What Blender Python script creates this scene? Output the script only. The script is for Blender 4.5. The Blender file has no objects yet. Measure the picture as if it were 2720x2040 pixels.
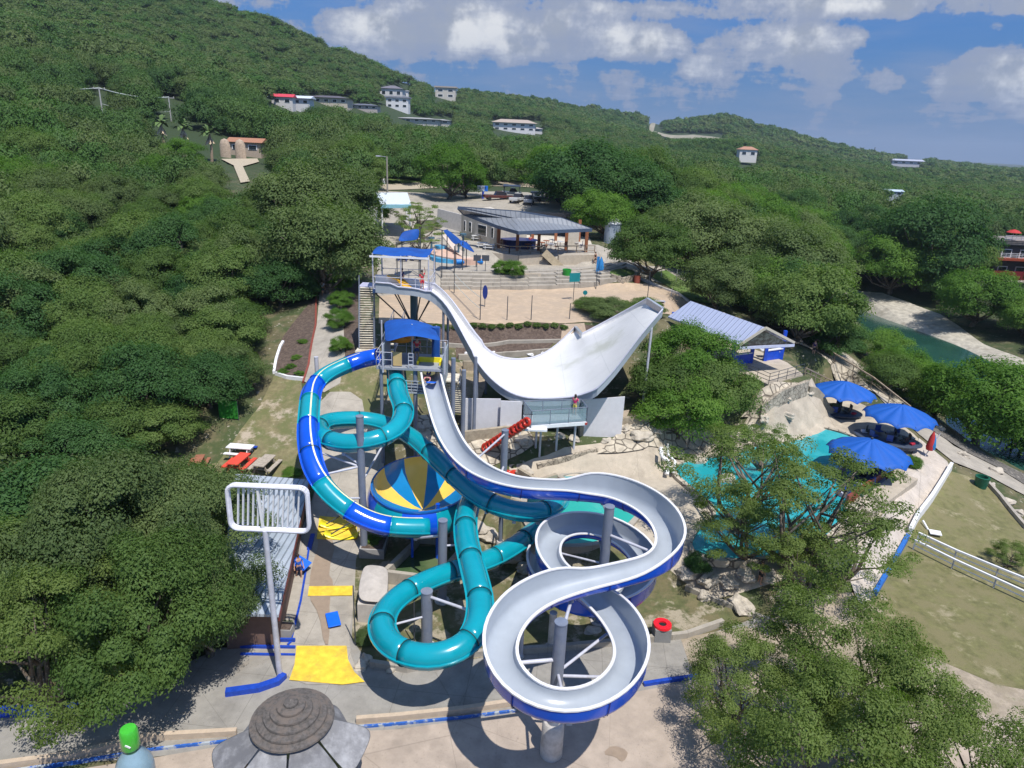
import bpy, bmesh, math, random
import numpy as np
from mathutils import Vector, Matrix
from mathutils.geometry import tessellate_polygon
random.seed(7)
rng = np.random.default_rng(7)
R = math.radians
S = bpy.context.scene
COL = S.collection

# ------------------------------------------------------------------ camera
CAM = Vector((0, 0, 26.0)); PITCH = R(19.5); ROLL = R(2.5); FX = 1500.0; CX, CY = 1106.0, 829.5
cd = bpy.data.cameras.new('camera'); cam = bpy.data.objects.new('camera', cd); COL.objects.link(cam)
cd.sensor_width = 36; cd.lens = 36 * FX / 2212; cd.clip_start = 0.5; cd.clip_end = 20000
fwd = Vector((0, math.cos(PITCH), -math.sin(PITCH)))
r0 = Vector((1, 0, 0)); u0 = r0.cross(fwd)
right = r0 * math.cos(ROLL) + u0 * math.sin(ROLL)
up = right.cross(fwd)
M3 = Matrix((right, up, -fwd)).transposed()
cam.matrix_world = Matrix.Translation(CAM) @ M3.to_4x4()
S.camera = cam

# ------------------------------------------------------------------ sun, sky, exposure
SUN_DIR = Vector((0.50 * math.cos(R(64)), -0.86 * math.cos(R(64)), math.sin(R(64)))).normalized()   # towards the sun
sl = bpy.data.lights.new('sun', 'SUN'); sl.energy = 4.5; sl.angle = R(0.53); sl.color = (1.0, 0.955, 0.88)
so = bpy.data.objects.new('sun', sl); COL.objects.link(so)
so.rotation_euler = SUN_DIR.to_track_quat('Z', 'Y').to_euler()
S.view_settings.view_transform = 'Standard'; S.view_settings.look = 'None'
S.view_settings.exposure = 0.18; S.view_settings.gamma = 1.0
w = bpy.data.worlds.new('World'); S.world = w; w.use_nodes = True

def nd(nt, typ, **kw):
    n = nt.nodes.new(typ)
    ins = kw.pop('ins', {})
    for k, v in kw.items(): setattr(n, k, v)
    for k, v in ins.items():
        s = n.inputs[k]
        if isinstance(v, bpy.types.NodeSocket): nt.links.new(v, s)
        else: s.default_value = v
    return n
def mth(nt, op, a, b=0.0, c=None, clamp=False):
    n = nt.nodes.new('ShaderNodeMath'); n.operation = op; n.use_clamp = clamp
    for i, v in enumerate((a, b, c)):
        if v is None: continue
        if isinstance(v, bpy.types.NodeSocket): nt.links.new(v, n.inputs[i])
        else: n.inputs[i].default_value = v
    return n.outputs[0]
def mixc(nt, f, a, b, blend='MIX'):
    n = nt.nodes.new('ShaderNodeMix'); n.data_type = 'RGBA'; n.blend_type = blend
    for i, v in ((0, f), (6, a), (7, b)):
        if isinstance(v, bpy.types.NodeSocket): nt.links.new(v, n.inputs[i])
        else: n.inputs[i].default_value = v if i == 0 else (*v, 1.0)[:4]
    return n.outputs[2]
def maprange(nt, v, a, b, c=0.0, d=1.0, smooth=True):
    n = nt.nodes.new('ShaderNodeMapRange'); n.interpolation_type = 'SMOOTHSTEP' if smooth else 'LINEAR'
    nt.links.new(v, n.inputs[0])
    for i, x in enumerate((a, b, c, d)): n.inputs[i + 1].default_value = x
    return n.outputs[0]

def pixdir(px, py):
    return (fwd + right * ((px - CX) / FX) - up * ((py - CY) / FX)).normalized()

def build_world():
    nt = w.node_tree; nt.nodes.clear()
    out = nd(nt, 'ShaderNodeOutputWorld'); bg = nd(nt, 'ShaderNodeBackground')
    nt.links.new(bg.outputs[0], out.inputs[0])
    sky = nd(nt, 'ShaderNodeTexSky', sky_type='NISHITA', sun_disc=False, sun_elevation=R(64),
             sun_rotation=math.atan2(SUN_DIR.x, SUN_DIR.y), air_density=1.0, dust_density=0.6, ozone_density=3.0, altitude=300)
    bg.inputs[1].default_value = 0.13
    tc = nd(nt, 'ShaderNodeTexCoord')
    D = nd(nt, 'ShaderNodeVectorMath', operation='NORMALIZE', ins={0: tc.outputs['Generated']}).outputs[0]
    sep = nd(nt, 'ShaderNodeSeparateXYZ', ins={0: D})
    z = mth(nt, 'MAXIMUM', sep.outputs[2], 0.0)
    zz = mth(nt, 'ADD', z, 0.10)
    u = mth(nt, 'DIVIDE', sep.outputs[0], zz); v = mth(nt, 'DIVIDE', sep.outputs[1], zz)
    P = nd(nt, 'ShaderNodeCombineXYZ', ins={0: u, 1: v}).outputs[0]
    def noise(vec, sc, det, rough=0.55, off=(0, 0, 0), dist=0.0):
        mp = nd(nt, 'ShaderNodeMapping', ins={0: vec}); mp.inputs[1].default_value = off
        return nd(nt, 'ShaderNodeTexNoise', ins={0: mp.outputs[0], 'Scale': sc, 'Detail': det, 'Roughness': rough, 'Distortion': dist}).outputs[0]
    n1 = noise(P, 0.62, 3.0, 0.5, (3.1, 1.7, 0))
    n2 = noise(P, 2.3, 8.0, 0.6, (0.4, 6.2, 0), 0.3)
    n3 = noise(P, 0.9, 9.0, 0.62, (7.4, 2.2, 3), 0.2)
    # great cloud banks: where they stand in this sky (direction, angular half sizes), thick or thin
    warp = noise(D, 9.0, 6.0, 0.65)
    warp2 = noise(D, 24.0, 6.0, 0.65, (4, 4, 4))
    blobs = None
    bank = [  # px, py, half w, half h, weight : cumulus banks seen in this part of the sky
        (1000, 62, 330, 62, 1.0), (820, 55, 150, 40, .9), (1360, 85, 130, 42, 1.05), (1230, 100, 150, 35, .8), (1690, 92, 150, 50, 1.0),
        (1560, 138, 75, 32, .9), (1760, 150, 120, 55, .7), (2160, 160, 110, 52, 1.05), (2150, 240, 160, 28, .6), (1900, 175, 60, 32, .6),
        (1500, 20, 420, 24, .75), (1850, 10, 420, 26, .85), (2140, 60, 70, 22, .45), (700, 90, 130, 60, .6), (1000, 165, 420, 55, .50),
        (1350, 205, 430, 55, .50), (1800, 255, 330, 45, .42), (600, 10, 200, 30, .5), (1100, -120, 900, 90, .8), (300, -80, 400, 90, .8), (2200, -150, 500, 100, .7)]
    for (px, py, hw, hh, wt) in bank:
        c = pixdir(px, py)
        ax = (right - c * right.dot(c)).normalized(); ay = c.cross(ax)
        a = nd(nt, 'ShaderNodeVectorMath', operation='DOT_PRODUCT', ins={0: D, 1: tuple(ax)}).outputs['Value']
        b = nd(nt, 'ShaderNodeVectorMath', operation='DOT_PRODUCT', ins={0: D, 1: tuple(ay)}).outputs['Value']
        f = nd(nt, 'ShaderNodeVectorMath', operation='DOT_PRODUCT', ins={0: D, 1: tuple(c)}).outputs['Value']
        a = mth(nt, 'MULTIPLY', a, FX / hw); b = mth(nt, 'MULTIPLY', b, FX / hh)
        # flat bottom: squash below
        bl = mth(nt, 'MAXIMUM', b, mth(nt, 'MULTIPLY', b, -1.25))
        r2 = mth(nt, 'ADD', mth(nt, 'MULTIPLY', a, a), mth(nt, 'MULTIPLY', bl, bl))
        g = mth(nt, 'MULTIPLY', mth(nt, 'SUBTRACT', 1.0, mth(nt, 'MULTIPLY', r2, 0.5), clamp=True), wt)
        g = mth(nt, 'MULTIPLY', g, mth(nt, 'GREATER_THAN', f, 0.3))
        blobs = g if blobs is None else mth(nt, 'SMOOTH_MAX', blobs, g, 0.25)
    dens = mth(nt, 'ADD', mth(nt, 'MULTIPLY', blobs, 0.75), mth(nt, 'MULTIPLY', n1, 0.35))
    dens = mth(nt, 'ADD', dens, mth(nt, 'MULTIPLY', mth(nt, 'SUBTRACT', n2, 0.5), 0.62))
    dens = mth(nt, 'ADD', dens, mth(nt, 'MULTIPLY', mth(nt, 'SUBTRACT', warp, 0.5), 1.0))
    dens = mth(nt, 'ADD', dens, mth(nt, 'MULTIPLY', mth(nt, 'SUBTRACT', warp2, 0.5), 0.75))
    thick = maprange(nt, dens, 0.50, 0.63)
    core = maprange(nt, dens, 0.60, 1.05)
    veil = maprange(nt, n3, 0.40, 0.75, 0.0, 0.50)
    cov = mth(nt, 'MAXIMUM', thick, mth(nt, 'MULTIPLY', veil, maprange(nt, z, 0.0, 0.25, 1.0, 0.55)), clamp=True)
    # sunlit white edges, grey bellies
    shade = noise(D, 13.0, 5.0, 0.6, (9, 1, 5))
    lit = mixc(nt, maprange(nt, shade, 0.42, 0.58), (2.5, 2.8, 3.4), (5.9, 6.0, 6.1))
    body = mixc(nt, mth(nt, 'MULTIPLY', core, 0.85), (2.1, 2.5, 3.5), lit)
    # nearer the horizon clouds sink in the bluish air
    air = maprange(nt, sep.outputs[2], 0.0, 0.16, 0.75, 0.0)
    tintc = mixc(nt, maprange(nt, sep.outputs[2], 0.02, 0.55), (0.045, 0.27, 0.60), (0.95, 1.02, 1.12))
    skyc = mixc(nt, 1.0, sky.outputs[0], tintc, 'MULTIPLY')
    skyc = mixc(nt, maprange(nt, sep.outputs[2], 0.0, 0.22, 0.72, 0.0), skyc, (0.85, 1.65, 3.2))
    c = mixc(nt, cov, skyc, body)
    c = mixc(nt, mth(nt, 'MULTIPLY', air, 0.8), c, (1.15, 1.8, 3.2))
    nt.links.new(c, bg.inputs[0])
build_world()

# ------------------------------------------------------------------ pixel <-> world (only used to find where real things stand)
def ray(px, py): return pixdir(px, py)
def Wz(px, py, z):
    d = ray(px, py); t = (z - CAM.z) / d.z
    return CAM + d * t
def Wy(px, py, y):
    d = ray(px, py); return CAM + d * (y / d.y)
def proj(p):
    q = Vector(p) - CAM; f = q.dot(fwd)
    return CX + FX * q.dot(right) / f, CY - FX * q.dot(up) / f
def Ztop(b, py):
    lo, hi = -20, 26 + b[1] * 1.2
    for _ in range(40):
        m = (lo + hi) / 2
        if proj((b[0], b[1], m))[1] > py: lo = m
        else: hi = m
    return m

# ------------------------------------------------------------------ terrain
CP = [ # px, py, z
 (600,1659,0),(1106,1659,0),(1500,1659,0),(2100,1659,0),(0,1659,0),(0,1560,0),(250,1560,0),(700,1500,0),(1200,1450,0),(1500,1450,0),(1800,1500,0),
 (700,1300,0),(900,1300,0),(1100,1300,0),(1300,1350,0),(1450,1350,.2),(700,1200,.2),(740,1130,.5),(900,1200,.3),(1100,1180,.6),(550,1320,0),(450,1430,0),(600,1200,.3),(600,1080,1.2),
 (540,1020,2.3),(450,980,2.4),(600,960,3.0),(620,900,4.0),(630,840,5.0),(700,760,7.2),(720,700,8.0),(700,640,9),(700,600,9.8),(790,757,7.8),(740,860,5),(800,850,5.2),(800,890,4.4),
 (740,960,3.6),(740,1040,1.8),(860,960,3.4),(900,900,4.2),(960,930,4.0),(1050,960,3.8),(1165,985,3.6),(1100,1010,2.6),(1250,980,3.4),(1330,940,3.8),(1400,1000,2.6),(1400,900,5),(1350,860,5),
 (1150,1040,2.0),(1250,1040,2.0),(1360,1040,2.0),(1180,1150,1.8),(1380,1130,1.8),(1440,1080,2.0),(1500,1180,1.2),(1500,1250,.7),(1480,1300,.4),(1550,1000,2.2),(1550,1100,1.9),(1650,1200,1.6),(1650,1100,1.9),(1750,950,2.4),
 (1800,900,2.6),(1850,940,2.4),(1700,880,3.6),(1900,1050,1.6),(1880,1120,1.5),(1650,810,6.6),(1700,850,5.4),(1500,850,5.5),(1500,700,8.2),(1600,700,7.8),(1750,760,6.2),(1820,800,4.2),(1880,830,3),
 (1980,930,1.9),(2050,1000,1.0),(1960,1080,1.0),(1930,1180,.8),(1900,1270,.5),(1850,1350,.2),(2000,1300,0),(2150,1400,0),(2100,1200,0),(2080,1060,.4),(2130,1030,.2),(2200,1100,-.6),
 (2120,950,-3.6),(2100,900,-4.6),(2200,1000,-4.4),(2170,940,-5.2),(2030,800,-5),(2000,765,-5.2),(1900,715,-5.2),(1940,830,-1),(1860,720,-2),
 (2000,705,-3.6),(1850,645,-3.4),(2150,782,-3.4),(2212,850,-3.4),(1950,610,-1),(2100,660,-1.5),(2190,630,1.5),(2212,560,3),
 (820,690,8.8),(950,690,8.8),(1200,690,8.8),(1400,690,8.8),(850,640,8.9),(1000,620,8.9),(1200,625,8.9),(1420,650,8.8),(1000,590,10),(1100,585,10),(1300,590,10),(1050,560,10.6),(1280,580,10.4),(950,540,11),(1400,570,10),
 (1000,500,11.4),(1200,540,11.6),(1300,520,11.6),(1340,530,11),(900,450,13),(1000,430,13.4),(1100,410,14),(850,470,12.6),(1200,420,13.6),(820,520,11.4),
 (1100,735,7.6),(1100,765,6.4),(1000,800,5.6),(1100,830,5.0),(950,730,7.8),(1250,735,7.6),(1250,880,4.4),(1400,760,7.0),(1480,640,8.4),(1500,600,8.0)]
CW = [(-30,62,5.5),(-60,60,6.5),(-40,90,11),(-80,100,14),(-95,60,10),(-42,42,2.6),(-60,30,2.2),(-30,28,.6),(-24,50,4),(-26,76,8.5),(-22,100,12),(0,150,14.5),(-40,140,15.5),(-85,140,17),
 (40,150,12),(25,110,11),(42,100,7),(60,130,2),(0,10,0),(-30,5,0),(30,5,0),(-80,0,1),(80,0,-1),(0,-40,0),(90,40,-3),(90,70,-3.5),(100,100,-2),(110,140,-1),(80,150,0),(130,60,0),(0,200,15),(-80,200,20),(70,200,4),(140,200,0),(-130,120,18),(-130,20,6),(150,0,-1)]
_c = [tuple(Wz(a, b, z)) for a, b, z in CP] + CW
_C = np.array(_c)
_n = len(_C)
def _phi(d): return np.sqrt(d * d + 1.0)
_A = np.zeros((_n + 3, _n + 3))
_dd = np.hypot(_C[:, None, 0] - _C[None, :, 0], _C[:, None, 1] - _C[None, :, 1])
_A[:_n, :_n] = _phi(_dd) - np.eye(_n) * 0.6
_A[:_n, _n] = 1; _A[:_n, _n + 1] = _C[:, 0]; _A[:_n, _n + 2] = _C[:, 1]; _A[_n:, :_n] = _A[:_n, _n:].T
_wt = np.linalg.solve(_A, np.concatenate([_C[:, 2], [0, 0, 0]]))
def near_h(x, y):
    x = np.asarray(x, float); y = np.asarray(y, float); sh = x.shape; x = x.ravel(); y = y.ravel(); o = np.zeros(x.size)
    for i in range(0, x.size, 20000):
        a = x[i:i+20000]; b = y[i:i+20000]
        o[i:i+20000] = _phi(np.hypot(a[:, None] - _C[None, :, 0], b[:, None] - _C[None, :, 1])) @ _wt[:_n] + _wt[_n] + _wt[_n+1] * a + _wt[_n+2] * b
    return o.reshape(sh)
RT = [(-900,-260,560),(-400,-190,580),(0,-120,620),(300,-50,640),(480,10,650),(560,30,660),(640,66,680),(700,96,690),(770,116,710),(830,146,730),(900,178,770),(980,192,850),(1060,202,950),(1180,216,1100),(1280,238,1200),
 (1380,255,1350),(1450,266,1450),(1520,259,1420),(1570,253,1400),(1640,276,1400),(1740,301,1450),(1850,330,1550),(1960,345,1750),(2090,360,2050),(2212,373,2300),(2500,386,2600),(3000,400,3000)]
_az, _el, _rr = [], [], []
for a, b, r_ in RT:
    d = ray(a, b); _az.append(math.atan2(d.x, d.y)); _el.append(d.z / math.hypot(d.x, d.y)); _rr.append(r_)
_az.append(2.2); _el.append(-.01); _rr.append(3000); _az.insert(0, -2.2); _el.insert(0, .2); _rr.insert(0, 500)
def vnoise(x, y, s, seed=0):
    a = seed * 1.37
    return (np.sin(x/s*1.0+a)*np.cos(y/s*1.27+a*2) + 0.5*np.sin(x/s*2.3+y/s*1.1+a) + 0.35*np.cos(y/s*3.1-x/s*1.7+a*3)) / 1.85
def far_h(x, y):
    az = np.arctan2(x, y); r = np.hypot(x, y)
    R_ = np.interp(az, _az, _rr); E = np.interp(az, _az, _el)
    zR = 26 + E * R_ - 5.0
    zb = np.interp(az, [-1.5,-.75,-.45,-.1,.15,.35,.5,.7,1.2], [22,20,17,14.5,10,5,0,-1,-3])
    t = np.clip((r - 150) / (R_ - 150), 0, 1)
    pw = np.interp(az, [-1.0,-.5,-.1,.2,.6], [1.35,1.5,1.5,1.8,2.2])
    z = zb + (zR - zb) * t ** pw
    z = z + vnoise(x, y, 60, 1) * 5.0 * np.clip(t * 3, 0, 1) * np.clip((1 - t) * 2.2, 0, 1) + vnoise(x, y, 190, 2) * 9.0 * np.clip(t * 2, 0, 1) * np.clip((1 - t) * 2, 0, 1)
    z = np.where(r > R_, np.maximum(zR - (r - R_) * 0.16, np.minimum(zR, -14)), z)
    return z
def pip(x, y, poly):
    ins = np.zeros(x.shape, bool); n = len(poly)
    for i in range(n):
        x1, y1 = poly[i]; x2, y2 = poly[(i + 1) % n]
        c = ((y1 > y) != (y2 > y)); xi = (x2 - x1) * (y - y1) / ((y2 - y1) or 1e-9) + x1
        ins ^= c & (x < xi)
    return ins
def pdist(x, y, poly):
    best = np.full(x.shape, 1e9); n = len(poly)
    for i in range(n):
        x1, y1 = poly[i]; x2, y2 = poly[(i + 1) % n]; dx, dy = x2 - x1, y2 - y1
        t = np.clip(((x - x1) * dx + (y - y1) * dy) / (dx * dx + dy * dy + 1e-9), 0, 1)
        best = np.minimum(best, np.hypot(x - x1 - t * dx, y - y1 - t * dy))
    return np.where(pip(x, y, poly), 0, best)
PADS = []   # (world polygon, height, blend)
def pad(pxs, z, blend): PADS.append(([tuple(Wz(a, b, z))[:2] for a, b in pxs], z, blend))
pad([(620,1250),(1180,1215),(1440,1300),(1750,1400),(2300,1500),(2400,1800),(-300,1800),(-300,1480),(300,1500),(560,1420)], 0.0, 3.0)
pad([(1120,1030),(1480,1030),(1500,1200),(1250,1190),(1120,1150)], 1.9, 1.2)
pad([(1440,985),(1700,900),(1990,1000),(1860,1180),(1700,1235),(1480,1180)], 1.9, 1.5)
pad([(1720,850),(1830,840),(1960,930),(1900,990),(1760,930)], 2.0, 1.0)
pad([(815,697),(1440,697),(1470,660),(1400,628),(815,628)], 8.8, 1.0)
pad([(950,588),(1310,588),(1330,566),(950,556)], 10.3, 4.5)
pad([(1000,546),(1290,550),(1290,480),(1000,470)], 11.6, 0.8)
pad([(1585,800),(1660,832),(1740,808),(1700,775),(1640,740),(1500,690),(1490,720)], 6.3, 3.5)
pad([(1960,1170),(2300,1300),(2300,1700),(1900,1700),(1870,1350)], 0.0, 2.0)
RIVER_W = [tuple(Wz(a, b, -4.4))[:2] for a, b in ((1845,668),(1899,692),(1987,727),(2061,759),(2130,789),(2165,808),(2240,850),(2400,900),(2500,1150),(2240,1040),(2150,1000),(2100,960),(2085,915),(2105,868),(2062,828),(1985,786),(1895,730),(1838,684))]
def height(x, y):
    x = np.asarray(x, float); y = np.asarray(y, float)
    r = np.hypot(x, y); t = np.clip((r - 150) / 70, 0, 1); t = t * t * (3 - 2 * t)
    zn = np.zeros(x.shape); m = t < 1
    zn[m] = near_h(x[m], y[m])
    z = zn * (1 - t) + far_h(x, y) * t
    for poly, hz, bl in PADS:
        d = pdist(x, y, poly); k = np.clip(1 - d / bl, 0, 1); k = k * k * (3 - 2 * k)
        z = z * (1 - k) + hz * k
    d = pdist(x, y, RIVER_W); k = np.clip(1 - d / 4.0, 0, 1); k = k*k*(3-2*k)
    return z * (1 - k) + np.minimum(z, -5.6) * k
def axis(lo, hi, step, far_lo, far_hi, g=1.05):
    a = list(np.arange(lo, hi + 1e-6, step)); s = step; v = hi
    while v < far_hi: s *= g; v += s; a.append(v)
    s = step; v = lo; b = []
    while v > far_lo: s *= g; v -= s; b.append(v)
    return np.array(b[::-1] + a)
GX = axis(-60, 90, 1.0, -4500, 4500); GY = axis(14, 130, 1.0, -600, 8000)
_XX, _YY = np.meshgrid(GX, GY, indexing='ij')
HZ = height(_XX, _YY)
def Tz(x, y):
    i = min(max(int(np.searchsorted(GX, x)) - 1, 0), len(GX) - 2); j = min(max(int(np.searchsorted(GY, y)) - 1, 0), len(GY) - 2)
    a = (x - GX[i]) / (GX[i+1] - GX[i]); b = (y - GY[j]) / (GY[j+1] - GY[j])
    return float((HZ[i, j] * (1-a) + HZ[i+1, j] * a) * (1-b) + (HZ[i, j+1] * (1-a) + HZ[i+1, j+1] * a) * b)
def TzA(x, y):
    i = np.clip(np.searchsorted(GX, x) - 1, 0, len(GX) - 2); j = np.clip(np.searchsorted(GY, y) - 1, 0, len(GY) - 2)
    a = (x - GX[i]) / (GX[i+1] - GX[i]); b = (y - GY[j]) / (GY[j+1] - GY[j])
    return (HZ[i, j] * (1-a) + HZ[i+1, j] * a) * (1-b) + (HZ[i, j+1] * (1-a) + HZ[i+1, j+1] * a) * b
def G(px, py):
    d = ray(px, py); t = 15.0; last = t
    while t < 6000:
        p = CAM + d * t
        if p.z < Tz(p.x, p.y): break
        last = t; t += max(0.25, t * 0.006)
    lo, hi = last, t
    for _ in range(22):
        m = (lo + hi) / 2; p = CAM + d * m
        if p.z < Tz(p.x, p.y): hi = m
        else: lo = m
    p = CAM + d * hi
    return Vector((p.x, p.y, Tz(p.x, p.y)))

# ------------------------------------------------------------------ materials
MATS = {}
def mat(name, col, rough=0.6, metal=0.0, var=0.12, scale=3.0, bump=0.0, bscale=20.0, col2=None, c2=(0.45, 0.6), spec=0.5, coat=0.0, alpha=1.0, trans=0.0):
    if name in MATS: return MATS[name]
    m = bpy.data.materials.new(name); m.use_nodes = True; nt = m.node_tree; b = nt.nodes['Principled BSDF']
    tc = nd(nt, 'ShaderNodeTexCoord'); geo = nd(nt, 'ShaderNodeNewGeometry')
    n = nd(nt, 'ShaderNodeTexNoise', ins={0: geo.outputs['Position'], 'Scale': scale, 'Detail': 6.0, 'Roughness': 0.62})
    f = maprange(nt, n.outputs[0], 0.3, 0.7, 1 - var, 1 + var, False)
    c = mixc(nt, 1.0, col, nd(nt, 'ShaderNodeCombineXYZ', ins={0: f, 1: f, 2: f}).outputs[0], 'MULTIPLY')
    if col2:
        n2 = nd(nt, 'ShaderNodeTexNoise', ins={0: geo.outputs['Position'], 'Scale': scale * 0.37, 'Detail': 8.0, 'Roughness': 0.66})
        c = mixc(nt, maprange(nt, n2.outputs[0], c2[0], c2[1]), c, col2)
    nt.links.new(c, b.inputs['Base Color'])
    b.inputs['Roughness'].default_value = rough; b.inputs['Metallic'].default_value = metal
    b.inputs['Specular IOR Level'].default_value = spec; b.inputs['Coat Weight'].default_value = coat; b.inputs['Coat Roughness'].default_value = 0.12
    if alpha < 1: b.inputs['Alpha'].default_value = alpha
    if trans: b.inputs['Transmission Weight'].default_value = trans
    if bump:
        n3 = nd(nt, 'ShaderNodeTexNoise', ins={0: geo.outputs['Position'], 'Scale': bscale, 'Detail': 5.0, 'Roughness': 0.6})
        bp = nd(nt, 'ShaderNodeBump', ins={'Height': n3.outputs[0], 'Strength': bump, 'Distance': 0.05})
        nt.links.new(bp.outputs[0], b.inputs['Normal'])
    MATS[name] = m
    return m
def edit(m): return m.node_tree, m.node_tree.nodes['Principled BSDF']

def m_concrete(name, col, joint=3.0, dark=0.35, rot=0.0, stain=(0.30, 0.28, 0.25)):
    if name in MATS: return MATS[name]
    m = mat(name, col, 0.85, var=0.16, scale=1.1, bump=0.15, bscale=30, col2=tuple(c * 0.72 for c in col), c2=(0.50, 0.74))
    nt, b = edit(m); geo = nd(nt, 'ShaderNodeNewGeometry')
    mp = nd(nt, 'ShaderNodeMapping', ins={0: geo.outputs['Position']}); mp.inputs[2].default_value = (0, 0, rot)
    sp = nd(nt, 'ShaderNodeSeparateXYZ', ins={0: mp.outputs[0]})
    ln = None
    for i in (0, 1):
        f = mth(nt, 'FRACT', mth(nt, 'DIVIDE', mth(nt, 'ADD', sp.outputs[i], 1000.0), joint))
        e = mth(nt, 'LESS_THAN', f, 0.035 / joint)
        ln = e if ln is None else mth(nt, 'MAXIMUM', ln, e)
    src = b.inputs['Base Color'].links[0].from_socket
    c = mixc(nt, mth(nt, 'MULTIPLY', ln, dark), src, (0.08, 0.07, 0.06))
    n = nd(nt, 'ShaderNodeTexNoise', ins={0: geo.outputs['Position'], 'Scale': 0.45, 'Detail': 9.0, 'Roughness': 0.7, 'Distortion': 0.6})
    c = mixc(nt, maprange(nt, n.outputs[0], 0.56, 0.72, 0, 0.55), c, stain)
    n4 = nd(nt, 'ShaderNodeTexNoise', ins={0: geo.outputs['Position'], 'Scale': 9.0, 'Detail': 6.0, 'Roughness': 0.7})
    c = mixc(nt, maprange(nt, n4.outputs[0], 0.58, 0.70, 0, 0.45), c, (0.12, 0.10, 0.08))
    n5 = nd(nt, 'ShaderNodeTexVoronoi', feature='DISTANCE_TO_EDGE', ins={0: nd(nt, 'ShaderNodeMapping', ins={0: geo.outputs['Position']}).outputs[0], 'Scale': 0.16, 'Randomness': 1.0})
    c = mixc(nt, mth(nt, 'MULTIPLY', mth(nt, 'LESS_THAN', n5.outputs[0], 0.002), .22), c, (0.07, 0.06, 0.05))
    nt.links.new(c, b.inputs['Base Color'])
    return m

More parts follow.
